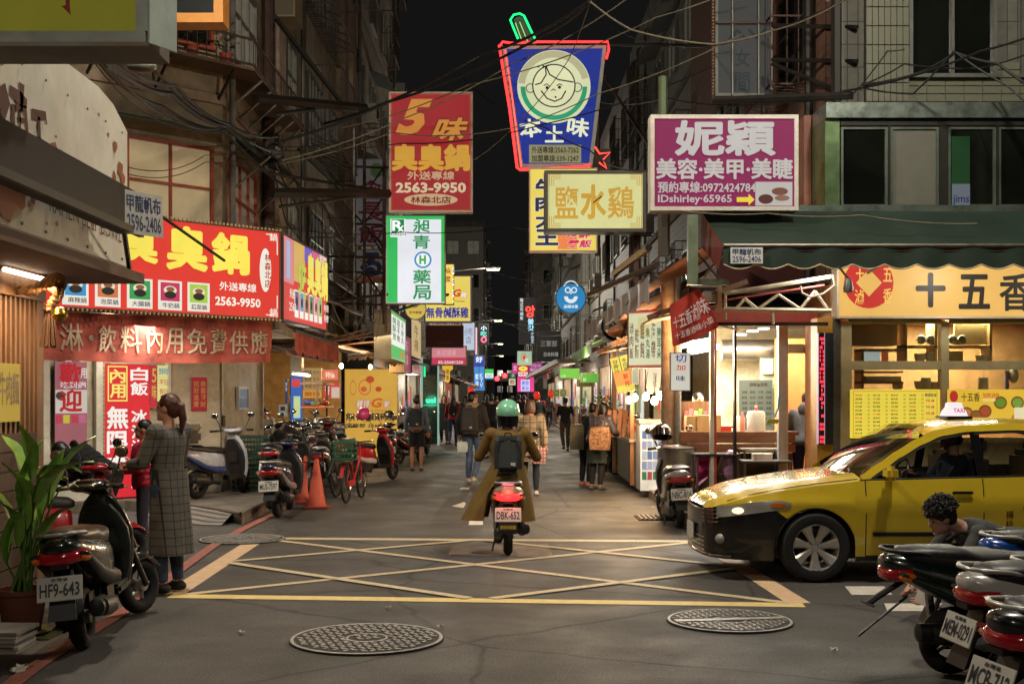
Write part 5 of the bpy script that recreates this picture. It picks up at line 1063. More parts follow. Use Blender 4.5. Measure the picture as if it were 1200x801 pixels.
for px0, px1, y0, y1 in ((1072, 1075, 376, 424), (1108, 1111, 376, 424), (1174, 1177, 376, 424), (1072, 1177, 403, 406), (1020, 1075, 407, 410), (1020, 1023, 407, 455), (1020, 1070, 446, 449), (1020, 1070, 434, 436)):
    nbar(px0, px1, y0, y1, .3, CUB, 'shelf_board', .5)
nbar(998, 1064, 378, 403, .35, mat('lit_cabinet', '#d8a868', .5), 'cabinet', .55)
nbar(1026, 1050, 410, 423, .02, lit('#e8dcd8', .8), 'picture', .6); nbar(1052, 1060, 410, 423, .02, lit('#d8603a', .6), 'picture', .6); nbar(1135, 1175, 377, 402, .03, mat('kraft', '#a88a58', .7), 'parcel', .45); nbar(1119, 1142, 410, 423, .2, mat('kraft', '#a88a58', .7), 'parcel', .45); nbar(1025, 1067, 440, 446, .25, mat('stainless', '#a8a49c'), 'tray', .45)
POR = mat('porcelain', '#c8c4bc', .25)
def bowl(px, py, r, kind, lab):
    p = P(px, py, 14.42); t = thing('bowl', lab, 'bowl', p)
    if kind == 'disc': part('bowl', MB().lathe([(r*.5, .12), (r*.95, .02), (r, -.02), (r*.9, -.03), (r*.5, .02), (.001, .03)], axis='y', n=20), POR, t)
    else: part('bowl', MB().lathe([(r*.5, -.05), (r*.85, -.01), (r, .06), (r*.93, .06), (.001, -.02)], n=20), POR, t)
for i, px in enumerate((1079, 1090, 1116, 1127)): bowl(px, 398, .056, 'disc', 'white bowl set on its rim in the upper cubby, %s from the left' % nm[i])
for i, (px, py) in enumerate(((1078, 420), (1090, 419), (1114, 421), (1150, 422), (1052, 453), (1078, 452), (1095, 453))): bowl(px, py, .07, 'up', 'white bowl in the shop window, %s counting left to right, upper row first' % nm[i])
for px, lab in ((1085, 'white jar behind the glass above the price list'), (1152, 'tall white jar behind the glass above the picture menu')):
    t = thing('jar', lab, 'jar', P(px, 452, 14.4)); part('body', MB().lathe([(.05, -.08), (.06, -.06), (.06, .08), (.05, .1), (.001, .1)], n=16), POR, t)
t = thing('ladle', 'purple handled scoop hanging behind the glass at the right', 'scoop', P(1180, 445, 14.3)); part('handle', MB().box((0, 0, 0), (.04, .03, .22)), paint('#8a78c0'), t, None); part('cup', MB().ell((.08, 0, .05), (.06, .05, .09), 10, 6), mat('stainless', '#a8a49c'), t)
lamp('AREA', 'noodle_shop_light', (SX+1.6, 14.7, 2.6), 190, (1, .82, .55), 1, (SX+1.6, 14.7, 0), sizey=.6)
sign('noodle_sign', 'long cream yellow noodle shop fascia with black brush characters and a red round seal', (980, 308), (1330, 373), 13.86, .2, '#e4b35e', .86, '#b8a890', .025,
  [('十', .268, .2, .36, .78, '#30281e', dict(bold=.045)), ('五', .41, .22, .51, .82, '#30281e', dict(bold=.03)), ('香', .545, .2, .65, .86, '#30281e', dict(bold=.02)), ('滷味', .72, .2, .9, .86, '#30281e', dict(bold=.02)), ('十', .065, .1, .09, .3, '#f0c060', dict(bold=.03)), ('五', .155, .1, .185, .34, '#f0c060'), ('滷', .06, .48, .09, .74, '#f0c060'), ('香', .155, .46, .185, .74, '#f0c060')],
  [(.024, -.1, .19, .82, '#c8342c', .8, 'oval')])
t = [o for o in scene.objects if o.name.startswith('noodle_sign')][0]; w_ = 350*13.86/F; h_ = 65*13.86/F; c_ = (-w_/2+w_*.1075, h_/2-h_*.36)
part('printed_diamond', MB().poly([(c_[0]-.15, -.026, c_[1]), (c_[0], -.026, c_[1]-.16), (c_[0]+.15, -.026, c_[1]), (c_[0], -.026, c_[1]+.16)]), lit('#e4b35e', .86), t, None)
DISH = ['滷肉飯', '雞肉飯', '乾麵', '湯麵', '餛飩', '貢丸湯', '魚丸湯', '豆腐', '海帶', '滷蛋', '豬耳朵', '燙青菜']
tx = []; rc = [(.03, .03, .97, .97, '#d09028', .8, 'line', .008)]
for c in range(4):
    for r in range(11): tx.append((DISH[(r*3+c*5) % 12], .05+c*.2, .1+r*.078, .13+c*.2, .14+r*.078, '#5a4a20' if (r+c) % 6 else '#c83a20')); tx.append(('%d' % (35+5*((r*c) % 9)), .19+c*.2, .1+r*.078, .215+c*.2, .14+r*.078, '#6a5a28'))
for r in range(5): tx.append(('特餐', .84, .2+r*.13, .94, .26+r*.13, '#c03048'))
tx.append(('精選套餐', .83, .08, .96, .15, '#3a2a38'))
sign('price_list', 'yellow price list board with columns of dishes in the noodle shop window', (996, 456), (1101, 513), 13.9, .02, '#e6cf48', .85, '#c8a040', 0, tx, rc)
fd = [(.4, .5, '#a8502c'), (.2, .55, '#b87a3c'), (.3, .62, '#8a5a2c'), (.56, .3, '#6a8a2c'), (.74, .3, '#7a9a3c'), (.47, .85, '#8a5a2c'), (.25, .9, '#a8602c')]
sign('picture_menu', 'yellow picture menu with round dish photographs in the right shop window', (1110, 456), (1219, 506), 13.9, .02, '#dfb63a', .85, '#c8a040', 0,
  [('十五香', .13, .08, .33, .28, '#3a2a1a'), ('加熱滷味', .36, .08, .54, .2, '#c04a30'), ('招牌', .36, .22, .5, .28, '#f0e0b0')],
  [(.02, .03, .11, .3, '#b8342c', .8, 'oval')]+[r for (x, y, c) in fd for r in ((x-.07, y-.14, x+.07, y+.16, '#7a4a28', .8, 'oval'), (x-.055, y-.1, x+.055, y+.12, c, .8, 'oval'))]+[(.66, .5, .95, .95, '#c87a40', .8, 'oval'), (.7, .42, .86, .72, '#e8dcb0', .8)])
# stainless window box above
ub = thing('window_box', 'stainless steel clad upper window bay over the green awning', 'window bay', (0, 14.05, 0)); SS = mat('dented_steel', '#93a094', .28, .85, bump=.6, bscale=2.5, var=.2)
x0, x1 = P(967, 0, 14.05).x, P(1330, 0, 14.05).x; zt = P(0, 121, 14.05).z; zb = P(0, 247, 14.05).z
part('top_panel', MB().box2((x0, -.05, P(0, 139, 14.05).z), (x1, 1.6, zt)), SS, ub, None); part('corner_panel', MB().box2((x0, .0, zb), (x0+.17, 1.6, P(0, 139, 14.05).z-.004)), mat('corner_steel', '#7a9468', .3, .8, var=.2), ub, None)
part('back_wall', MB().box2((x0+.17, 1.0, zb), (x1, 1.05, zt-.2)), WALLS['dark'], ub, None)
part('sill', MB().box2((x0+.18, -.02, zb), (x1, .1, zb+.04)), SS, ub, None); part('head', MB().box2((x0+.18, 0, P(0, 147, 14.05).z), (x1, .1, P(0, 139, 14.05).z-.005)), DKST, ub, None)
for i, (a, b, m) in enumerate(((986, 1041, PANE_D), (1044, 1101, mat('grey_blind', '#5a5a4e', .6, var=.1)), (1112, 1168, PANE_D), (1171, 1228, PANE_D), (1236, 1290, PANE_D))):
    xa, xb = P(a, 0, 14.05).x, P(b, 0, 14.05).x; f_ = part('sash', outline_box(xa, zb+.04, xb, P(0, 147, 14.05).z-.003, .03) if False else MB().box2((xa, .02, zb+.045), (xa+.03, .07, P(0, 147, 14.05).z-.005)).box2((xb-.03, .02, zb+.045), (xb, .07, P(0, 147, 14.05).z-.005)).box2((xa+.03, .02, zb+.045), (xb-.03, .07, zb+.08)).box2((xa+.03, .02, P(0, 147, 14.05).z-.04), (xb-.03, .07, P(0, 147, 14.05).z-.005)), mat('alu_green', '#5f6a5c', .4, .6), ub, None)
    part('pane', MB().box2((xa+.03, .04, zb+.08), (xb-.03, .05, P(0, 147, 14.05).z-.04)), m, f_, None)
    part('mullion', MB().box2((xb+.002, 0, zb+.045), (P(b+3 if i != 1 else b+10, 0, 14.05).x-.002, .1, P(0, 147, 14.05).z-.004)), DKST, ub, None)
sign('window_poster', 'green and white poster behind the upper window glass', (1115, 160), (1136, 242), 14.07, .01, '#1f5a2c', .25, '#303030', 0, [('jims', .05, .84, .95, .98, '#2a3a6a', dict(e=.3))], [(.0, .68, 1, 1, '#8a92a0', .3)], cat='poster')
# side reveal, reddish
part('side_panel', MB().box2((x0-.1, .6, zb), (x0-.01, 1.55, zt)), mat('rust_panel', '#7a4a38', .6, dirt=.4), ub, None)
# green awning
ga = thing('green_awning', 'dark green shop awning with a scalloped valance over the noodle shop', 'awning', (2.3, 12.6, 3.0)); GC = mat('green_canvas', '#172c20', .7, dirt=.45, scale=1.5, var=.2, bump=.15, bscale=3)
yb, zb2, zf, Wd = 1.42, .86, .28, 5.6
part('canvas', MB().grid(lambda u, v: (Wd*u, v*yb, zf+(zb2-zf)*v-.03*math.sin(PI*v)+.012*math.sin(u*50)*math.sin(PI*v)), 60, 6), GC, ga)
part('valance', MB().grid(lambda u, v: (Wd*u+.0, -.01*math.sin(u*70), zf-(.20+.05*abs(math.sin(u*Wd*PI/.34)))*v), 220, 3), GC, ga)
m_ = MB(); pts = [(Wd*i/220, -.012, zf-(.20+.05*abs(math.sin(i/220*Wd*PI/.34)))) for i in range(221)]; part('piping', m_.tube(pts, .008, 4), paint('#b8a88a', .6), ga)
part('lining', MB().grid(lambda u, v: (Wd*u, v*yb, zf-.03+(zb2-zf)*v-.03), 2, 2), mat('red_lining', '#6a2018', .7, dirt=.3), ga)
part('side_cloth', MB().poly([(0, 0, zf), (0, yb, zb2), (0, yb, .45), (0, .3, .05)]), mat('red_lining', '#6a2018'), ga, None)
part('front_pipe', MB().tube([(0, 0, zf), (Wd, 0, zf)], .022, 8), STEEL, ga); part('top_rail', MB().box((Wd/2, yb+.03, zb2+.03), (Wd, .06, .08)), SS, ga, None)
for x in (0.05, 1.9, 3.8): part('arm', MB().tube([(x, yb, .1), (x, .05, zf-.03)], .02, 6), STEEL, ga)
tag(ga, Matrix.Translation((.24, -.03, .17)), .34, .17)
# steel truss under the awning
tr = thing('steel_truss', 'white painted steel lattice beam under the green awning', 'truss', (0, 13.5, 0)); TW = paint('#c4b89c', .5, dirt=.4)
def T3(px, py, Z=13.5): p = P(px, py, Z); return (p.x, Z-13.5, p.z)
for a, b, r in (((848, 344), (974, 324), .026), ((848, 362), (974, 364), .028), ((846, 352), (966, 334), .012)): part('chord', MB().tube([T3(*a), T3(*b)], r, 6), TW if r > .015 else paint('#a8483a'), tr)
for a, b in (((862, 362), (872, 351)), ((872, 349), (888, 362)), ((888, 362), (912, 345)), ((912, 345), (938, 362)), ((938, 362), (955, 341)), ((955, 341), (970, 362)), ((850, 344), (850, 374)), ((905, 363), (906, 380))): part('lattice_bar', MB().tube([T3(*a), T3(*b)], .018, 6), TW, tr)
part('hose', MB().tube([T3(*p, 13.45) for p in ((938, 335), (940, 343), (950, 348), (965, 344), (978, 334), (976, 322))], .012, 6), paint('#8a7a6a'), tr)
part('beam', MB().box2((T3(820, 378)[0], .05, T3(0, 381)[2]), (T3(972, 378)[0], .12, T3(0, 377)[2])), RUST, tr, None)
fl_ = thing('flood_lamp', 'small dark flood lamp hanging in front of the red seal', 'lamp', P(994, 332, 12.5)); part('arm', MB().tube([(-.08, .1, .2), (0, 0, .05)], .012, 6), DKST, fl_); part('head', MB().lathe([(.03, .05), (.045, 0), (.055, -.05), (.05, -.09), (.001, -.1)], n=12), mat('lamp_grey', '#6a6860', .4, .5), fl_)
for i, (a, b) in enumerate(((2.9, 4.1), (4.5, 5.7), (6.1, 7.3))): tubelight((a, 13.35, 3.22), (b, 13.35, 3.22), 'unseen fluorescent lamp added behind the valance of the green awning, %s from the left' % nm[i], 34)  # unseen tubes added to brighten the shopfront and taxi
# frame post at awning's left end
p = P(812, 0, 13.3); t = thing('awning_post', 'galvanised frame holding the left end of the green awning', 'frame', (p.x, 13.3, 0))
part('upright', MB().box2((-.06, -.05, P(0, 334, 13.3).z), (.05, .05, P(0, 252, 13.3).z)), mat('galvanised', '#7d8a72', .4, .6, dirt=.3), t, None); part('crossbar', MB().box2((.06, -.03, P(0, 334, 13.3).z), (.4, .03, P(0, 327, 13.3).z)), mat('galvanised', '#7d8a72'), t, None); part('brace', MB().tube([(0, 0, P(0, 290, 13.3).z), (.3, 0, P(0, 328, 13.3).z)], .015, 6), RUST, t)

# ---------------------------------------------------------------- open corner kitchen
kt = thing('corner_kitchen', 'open fronted braised food kitchen with cream walls beside the noodle shop', 'shop', (2.3, 15.0, .13)); KW = mat('kitchen_cream', '#c0ba9c', .6, dirt=.3); KG = mat('kitchen_green', '#a3a88e', .5, dirt=.3, var=.2)
part('back_wall', MB().box2((.9, 3.4, 0), (2.8, 3.46, 2.85)), KW, kt, None); part('board_wall', MB().box2((1.52, 2.9, .0), (2.35, 2.94, 2.3)), KG, kt, None)
part('orange_room', MB().box2((1.66, 2.5, 0), (2.72, 2.56, 2.4)), mat('orange_wall', '#c8824a', .7), kt, None); part('orange_side', MB().box2((2.72, 1.2, 0), (2.76, 3.9, 2.4)), mat('orange_wall', '#c8824a'), kt, None)
part('partition', MB().slab([(1.36, .66, 0), (1.68, 2.5, 0), (1.68, 2.5, 2.5), (1.36, .66, 2.5)], (.05, 0, 0)), KW, kt, None)
part('ceiling', MB().box2((.0, .0, 2.60), (2.8, 4.2, 2.66)), mat('foil_ceiling', '#a09c92', .3, .6, bump=.8, bscale=3), kt, None)
part('roof', MB().box2((.1, .6, 2.9), (2.04, 4.2, 2.98)), RUST, kt, None); part('roof_back_panel', MB().box2((.7, 1.9, 2.99), (2.04, 1.96, 4.2)), mat('dark_red_canvas', '#4c1f1a'), kt, None)
part('fascia', MB().box2((.0, -.12, 2.47), (1.72, -.08, 2.66)), paint('#a8483a', .6), kt, None)
for px, w, m in ((861, .03, DKST), (834, .05, WHF), (916, .1, mat('steel_pillar', '#a8a8a4', .35, .2)), (838, .02, paint('#b83a30'))):
    x = P(px, 0, 15.6).x-2.3; part('post', MB().box2((x-w/2, .55, 0), (x+w/2, .65, 2.6)), m, kt, None)
part('roller_shutter', MB().box2((P(924, 0, 15.6).x-2.3, .6, 2.12), (P(957, 0, 15.6).x-2.3, .7, 2.24)), mat('stainless', '#a8a49c'), kt, None)
part('duct', MB().tube([(.95, 3.0, 2.25), (2.0, 3.0, 2.25)], .16, 14), mat('stainless', '#a8a49c'), kt)
part('fuse_box', MB().box((1.62, 2.86, 2.0), (.14, .08, .22)), KW, kt, None); part('fuse_box', MB().box((1.78, 2.86, 2.0), (.14, .08, .22)), KW, kt, None)
part('cable', MB().tube([(1.85, 2.85, 2.2), (2.0, 2.84, 2.05), (2.3, 2.84, 1.95)], .015, 6), DKST, kt); part('cable', MB().tube([(1.0, 3.3, 1.0), (1.3, 3.3, 1.15), (1.5, 3.3, 1.6)], .012, 6), DKST, kt)
sign('price_sheet', 'pale handwritten price sheet on the kitchen wall', (866, 445), (905, 508), 17.75, .01, '#9fa58c', .3, '#909080', 0, [('滷味價目表', .3, .05, .85, .12, '#6a2a2a', dict(e=.2))]+[(DISH[(r+c*4) % 12], .08+c*.24, .2+r*.1, .24+c*.24, .25+r*.1, '#6a6a58', dict(e=.2)) for c in range(4) for r in range(7)], cat='poster')
for i, (a, b) in enumerate((((797, 407), (838, 400)), ((806, 414), (842, 408)), ((795, 394), (815, 391)))): tubelight(P(*a, 16.3), P(*b, 17.0), 'white fluorescent lamp under the kitchen roof, %s from the front' % nm[i], 28)
for i, (x, y) in enumerate(((868, 391), (882, 387), (895, 384))):
    t = thing('ceiling_lamp', 'small round white ceiling lamp in the kitchen, %s from the left' % nm[i], 'lamp', P(x, y, 16+.5*i)); part('lens', MB().lathe([(.08, 0), (.08, -.02), (.001, -.025)], n=16), glow('#f4f4ec', 5), t)
lamp('AREA', 'kitchen_light', (3.4, 16.6, 2.65), 260, (1, .95, .84), 1.4, (3.3, 16.6, 0), sizey=1.5); lamp('POINT', 'orange_room_light', (4.4, 16.9, 2.3), 40, (1, .7, .4), .1)
ct = thing('wooden_counter', 'long worn wooden counter of the corner kitchen', 'counter', (2.36, 16.2, .13))
part('counter_top', MB().box2((0, -.1, 1.03), (1.6, .5, 1.08)), mat('counter_wood', '#6a4228', .5, dirt=.4, stretch=(1, 6, 6), scale=3), ct, None)
for i in range(2): part('apron_board', MB().box((.775, -.09, .985-i*.125), (1.55, .03, .115)), mat('counter_wood', '#6a4228'), ct, None)
part('front_panel', MB().box((.775, -.04, .4), (1.5, .03, .78)), WDD, ct, None)
def boxy(name, lab, cat, px0, px1, y0, y1, Z, d, m, b=.0):
    a = P(px0, y0, Z); c = P(px1, y1, Z); t = thing(name, lab, cat, ((a.x+c.x)/2, Z, c.z)); part('body', MB().bev((0, 0, (a.z-c.z)/2), (c.x-a.x, d, a.z-c.z), max(b, .004)), m, t); return t
KR = mat('kraft', '#a88a58')
boxy('cardboard_box', 'large cardboard box on the kitchen counter', 'box', 815, 843, 486, 508, 16.4, .3, KR); boxy('cardboard_box', 'smaller cardboard box left of the large one on the counter', 'box', 803, 814, 487, 508, 16.45, .25, KR)
t = boxy('red_basket', 'red plastic basket beside the cardboard box', 'basket', 844, 856, 499, 508, 16.3, .15, paint('#b8301f'))
t = thing('water_jug', 'big translucent water jug with a red lid on the counter', 'jug', P(886, 508, 16.4)); part('jug', MB().lathe([(.11, 0), (.125, .02), (.125, .27), (.11, .31), (.001, .32)], n=18), paint('#9a958a', .3), t); part('lid', MB().torus((0, 0, .34), .04, .012, 'x', 14, 6), paint('#b02a20'), t)
t = thing('bottle', 'slim pink bottle left of the water jug', 'bottle', P(870, 508, 16.3)); part('body', MB().lathe([(.035, 0), (.04, .2), (.015, .26), (.015, .3), (.001, .3)], n=12), paint('#b87a62', .3), t)
t = thing('bottle', 'white spray bottle at the left of the slim pink one', 'bottle', P(865, 508, 16.5)); part('body', MB().lathe([(.03, 0), (.035, .2), (.012, .25), (.001, .26)], n=12), paint('#c8c0b0', .3), t)
t = thing('brush', 'blue handled brush with a green head hanging on the steel pillar', 'brush', P(910, 478, 15.5)); part('handle', MB().tube([(.04, 0, .2), (.02, 0, .0), (-.03, 0, -.12)], .012, 6), paint('#4a9ac0'), t); part('head', MB().bev((-.05, 0, -.17), (.16, .05, .06), .015), paint('#a8b850'), t)
t = thing('stock_pot', 'large lidded stainless stock pot by the parked scooter', 'pot', P(795, 556, 16.3)); R0 = .285
part('pot', MB().lathe([(R0, 0), (R0, .36), (R0+.012, .37), (R0-.01, .37)], n=28), mat('stainless', '#a8a49c'), t); part('lid', MB().lathe([(R0, .375), (R0*.8, .40), (R0*.3, .43), (.03, .44), (.03, .47), (.001, .47)], n=28), mat('stainless', '#a8a49c'), t); part('handle', MB().torus((R0+.02, 0, .3), .035, .01, 'z', 12, 6), DKST, t); part('stand', MB().box((0, 0, -.02), (.5, .5, .03)).box((-.2, 0, -.3), (.03, .3, .55)).box((.2, 0, -.3), (.03, .3, .55)), DKST, t, None)
def table(lab, px0, px1, y, Z, m, h0=.13):
    a = P(px0, y, Z); b = P(px1, y, Z); t = thing('table', lab, 'table', ((a.x+b.x)/2, Z, h0)); w = b.x-a.x; h = a.z-h0
    part('top', MB().bev((0, 0, h), (w, .45, .03), .008), m, t)
    for sx in (-1, 1):
        for sy in (-1, 1): part('leg', MB().tube([(sx*w*.45, sy*.18, 0), (sx*w*.45, sy*.18, h-.015)], .015, 6), STEEL, t)
table('black topped folding table under the kitchen counter', 812, 864, 532, 15.75, paint('#2a2826', .4)); table('grey steel table at the right of the kitchen counter', 867, 914, 526, 15.9, mat('stainless', '#a8a49c')); table('lower dark table in front of the grey steel one', 867, 924, 540, 15.5, paint('#4a4640', .4))
boxy('tissue_box', 'white tissue box on the lower dark table', 'box', 882, 904, 531, 539.5, 15.5, .15, paint('#cfc8bc'))
boxy('stool', 'black plastic stool under the folding table', 'stool', 838, 862, 556, 590, 15.8, .3, paint('#1c1c1c', .4), .02)
m_ = MB().grid(lambda u, v: (.35*u-.1*v*u, .03*math.sin(v*9), -.45*v*(1-.5*u)), 10, 10); t = thing('plastic_bag', 'magenta plastic bag hanging below the stock pot', 'bag', P(815, 533, 15.9)); part('bag', m_, paint('#b02a6a', .35), t)
m_ = MB().ell((0, 0, -.2), (.11, .09, .24), 12, 10); t = thing('plastic_bag', 'thin lilac plastic bag hanging from the folding table', 'bag', P(856, 530, 15.7)); part('bag', m_, mat('lilac_bag', '#8a6a82', .25, var=.5, bump=.8, bscale=15), t)
# cloth banner red 十五香滷味
cb = [P(785, 357, 13.5), P(819, 337, 13.3), P(843, 382, 13.3), P(788, 406, 13.55)]; c0 = cb[0]
t = thing('cloth_banner', 'small red cloth banner with white writing tied at a slant over the kitchen', 'banner', c0)
def cbf(u, v):
    p = cb[0].lerp(cb[1], u).lerp(cb[3].lerp(cb[2], u), v); p.y += .03*math.sin(u*9+v*4); p.z -= .03*math.sin(PI*u)*v; return p-c0
part('cloth', MB().grid(cbf, 24, 12), mat('red_banner', '#b0382c', .8, var=.15), t)
m_ = MB()
for s, u0, u1, v0, v1 in (('十', .05, .2, .34, .6), ('五', .2, .38, .34, .62), ('香', .38, .55, .3, .62), ('滷', .56, .74, .26, .62), ('味', .76, .98, .22, .6), ('十五香滷味小菜', .06, .94, .7, .86)):
    m2 = MB(); text_mb(m2, s, u0, 1-v1, u1, 1-v0, 0, bold=.008); m_.add([cbf(v[0], 1-v[2])+Vector((0, -.03, 0)) for v in m2.v], m2.f)
part('lettering', m_, lit('#d8c0b0', .45), t, None)
# posts at the street corner of the kitchen
t = thing('street_pole', 'thick rusty brown pole at the corner of the right stalls', 'pole', (2.21, 16.2, 0)); part('pole', MB().tube([(0, 0, .1), (0, 0, 3.4)], .095, 14), mat('rusty_pole', '#8a7058', .7, .2, dirt=.5, bump=.4), t)
t = thing('street_pole', 'thinner grey pole right beside the rusty brown one', 'pole', (2.33, 16.15, 0)); part('pole', MB().tube([(0, 0, .1), (0, 0, 3.4)], .05, 12), mat('grey_pole', '#77736a', .5, .4, dirt=.3), t)
# right stall row: tarps, boards, goods, bulbs
tarp('tarp_awning', 'orange brown tarp awning nearest on the right stalls, lit from below', [(1.78, 13.9, 3.12), (1.72, 17.0, 3.02), (3.0, 17.0, 3.75), (3.2, 13.9, 3.95)], ORT, .1, .0, seed=11)
tarp('tarp_awning', 'second orange tarp awning on the right stalls', [(1.72, 17.0, 2.92), (1.70, 20.2, 2.9), (3.0, 20.2, 3.5), (3.0, 17.0, 3.55)], ORT, .12, .0, seed=12)
tarp('tarp_awning', 'third tarp awning on the right stalls, sagging', [(1.72, 20.2, 2.85), (1.70, 25, 2.8), (3.0, 25, 3.3), (3.0, 20.2, 3.4)], ORT, .15, .0, seed=13)
m_ = MB().grid(lambda u, v: (0.02*math.sin(u*60), 11*u, -.32*v*(1+.1*math.sin(u*90))), 120, 3); t = thing('grey_valance', 'grey translucent valance along the edge of the right tarps', 'awning', (1.70, 14.1, 3.14)); part('valance', m_, mat('grey_plastic', '#8a7f80', .5, dirt=.3), t)
for i, (y, z) in enumerate(((14.6, 2.75), (17.2, 2.7), (19.8, 2.65), (22.4, 2.62))):
    t = thing('roof_bracket', 'timber and steel bracket under the right tarps, %s from the kitchen' % nm[i], 'bracket', (1.75, y, z)); part('beam', MB().box((.6, 0, .12), (1.3, .05, .06), ry=-.35), WD, t, None); part('brace', MB().tube([(.1, 0, 0), (1.1, 0, -.25)], .015, 6), TW, t); part('board', MB().box((.5, .6, -.02), (.9, 1.1, .02), ry=-.2), WD, t, None)
t = thing('exhaust_duct', 'black round exhaust duct mouth under the right tarps', 'duct', P(722, 382, 20.5)); part('duct', MB().lathe([(.26, 0), (.26, .8), (.2, .8), (.2, .02)], axis='y', n=20, cap=False), DKST, t)
T_ = []
for c in range(6):
    T_.append((DISH[c*2 % 12], .06+c*.155, .2+(c % 2)*.1, .17+c*.155, .85, '#2a5a3a' if c in (3, 5) else '#7a5a48', dict(vert=True)))
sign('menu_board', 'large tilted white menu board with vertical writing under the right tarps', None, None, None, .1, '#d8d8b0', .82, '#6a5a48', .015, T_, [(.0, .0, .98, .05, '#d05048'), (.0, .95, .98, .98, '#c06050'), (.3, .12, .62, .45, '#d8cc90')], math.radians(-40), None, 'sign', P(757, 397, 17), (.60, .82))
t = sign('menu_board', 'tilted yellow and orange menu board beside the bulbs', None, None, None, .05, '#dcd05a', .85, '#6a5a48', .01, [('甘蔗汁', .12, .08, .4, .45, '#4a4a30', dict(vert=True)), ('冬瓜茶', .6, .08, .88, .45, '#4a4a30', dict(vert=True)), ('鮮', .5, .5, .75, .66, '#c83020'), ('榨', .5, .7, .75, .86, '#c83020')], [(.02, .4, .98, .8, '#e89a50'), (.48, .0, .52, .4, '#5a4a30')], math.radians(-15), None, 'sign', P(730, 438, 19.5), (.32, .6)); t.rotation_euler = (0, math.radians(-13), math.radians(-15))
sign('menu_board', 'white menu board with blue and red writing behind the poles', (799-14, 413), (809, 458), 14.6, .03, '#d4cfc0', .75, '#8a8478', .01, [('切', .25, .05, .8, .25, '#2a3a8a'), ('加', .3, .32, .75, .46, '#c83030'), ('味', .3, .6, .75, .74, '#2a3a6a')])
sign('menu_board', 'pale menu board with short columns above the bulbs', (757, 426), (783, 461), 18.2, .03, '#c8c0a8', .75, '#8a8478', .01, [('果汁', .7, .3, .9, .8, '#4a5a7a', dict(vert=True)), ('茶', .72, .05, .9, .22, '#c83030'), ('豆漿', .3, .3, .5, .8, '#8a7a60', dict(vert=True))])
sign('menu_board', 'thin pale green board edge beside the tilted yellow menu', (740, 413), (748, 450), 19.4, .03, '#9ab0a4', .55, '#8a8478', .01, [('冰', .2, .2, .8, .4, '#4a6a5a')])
for i, (x, y, Z_) in enumerate(((757, 465, 18.0), (774, 464, 17.6), (767, 470, 17.2), (737, 469, 19.6), (744, 466, 20.5))): bulb(P(x, y, Z_), 30, 'glowing bare bulb over the right food stall, %s in order of brightness' % nm[i], 60, .055)
def goods(par, c, n, box, r, seed, cols):
    rr = random.Random(seed)
    for i in range(n):
        p = Vector((rr.uniform(box[0], box[1]), rr.uniform(box[2], box[3]), box[4]+rr.uniform(0, box[5]))); part('food_item', MB().ell(p, (r*rr.uniform(.7, 1.2), r*rr.uniform(.7, 1.2), r*rr.uniform(.6, 1)), 8, 6), paint(rr.choice(cols), .5), par)
s1 = thing('food_stall', 'steel food stall counter with trays where the shoppers stand', 'market stall', (2.62, 20.9, .13)); SSC = mat('stainless', '#a8a49c')
part('counter_body', MB().box2((-.35, 0, 0), (.5, 3.4, .75)), mat('stall_steel', '#6a6660', .4, .6, dirt=.4), s1, None); part('counter_top', MB().box2((-.45, -.05, .75), (.55, 3.45, .8)), SSC, s1, None)
for i in range(4): part('tray', MB().box2((-.38, .1+i*.8, .8), (.3, .8+i*.8, .9)), mat('kraft', '#a88a58') if i % 2 else SSC, s1, None)
goods(s1, 0, 40, (-.35, .28, .15, 3.2, .92, .08), .06, 5, ['#b8803c', '#8a5a2c', '#6a8a3c', '#c8a860', '#a8482c'])
for i in range(5): part('stick_bundle', MB().tube([(-.3, 2.2+i*.1, .9), (-.33, 2.25+i*.12, 1.3)], .03, 6), paint('#a87044', .6), s1)
part('shelf_frame', MB().box2((.4, 0, .8), (.44, 3.4, 1.9)), mat('back_board', '#c8b890', .6), s1, None)
for i in range(6): part('hanging_packet', MB().box((.36, .3+i*.5, 1.45), (.04, .22, .3)), paint(['#c83a50', '#d86a6a', '#e0b0a0', '#c8c0b0', '#d04a5a', '#4a9a5a'][i], .5), s1, None)
for y in (.02, 3.4): part('post', MB().box((-.4, y, 1.35), (.07, .07, 2.7)), WD, s1, None)
s2 = thing('drink_fridge', 'white and blue printed cooler box with small picture tiles', 'cooler', (2.44, 20.1, .12)); part('body', MB().box2((-.2, -.3, 0), (.2, .3, 1.12)), paint('#a8b0b8', .4), s2, None); part('lid', MB().box2((-.22, -.32, 1.12), (.22, .32, 1.18)), SSC, s2, None)
for i in range(4):
    for j in range(5): part('picture_tile', MB().box((-.135+i*.09, -.304, .25+j*.17), (.075, .006, .13)), lit(['#c8d0e0', '#9ab0d0', '#d0dce8', '#b8c0e0', '#6a90c0'][(i*2+j) % 5] if j else ['#3a8a5a', '#c84a5a', '#3a8a5a', '#c84a5a'][i], .5), s2, None)
s3 = thing('snack_stand', 'pink and green packet stand behind the grey pole', 'stand', P(815, 508, 16.6)); part('board', MB().box((0, .05, .2), (.4, .02, .5)), WD, s3, None)
for i, c in enumerate(('#e06a6a', '#e8808a', '#d8d0a0', '#7ac05a', '#e07080')): part('packet', MB().box((-.14+i*.065, 0, .2+.03*(i % 2)), (.05, .03, .24), ry=.15), paint(c, .5), s3, None)
s4 = thing('planks', 'row of leaning brown planks beyond the shoppers', 'planks', P(713, 512, 22))
for i in range(5): part('plank', MB().box((i*.1, 0, .25), (.07, .03, .5), ry=.1), paint('#a8683c', .6), s4, None)
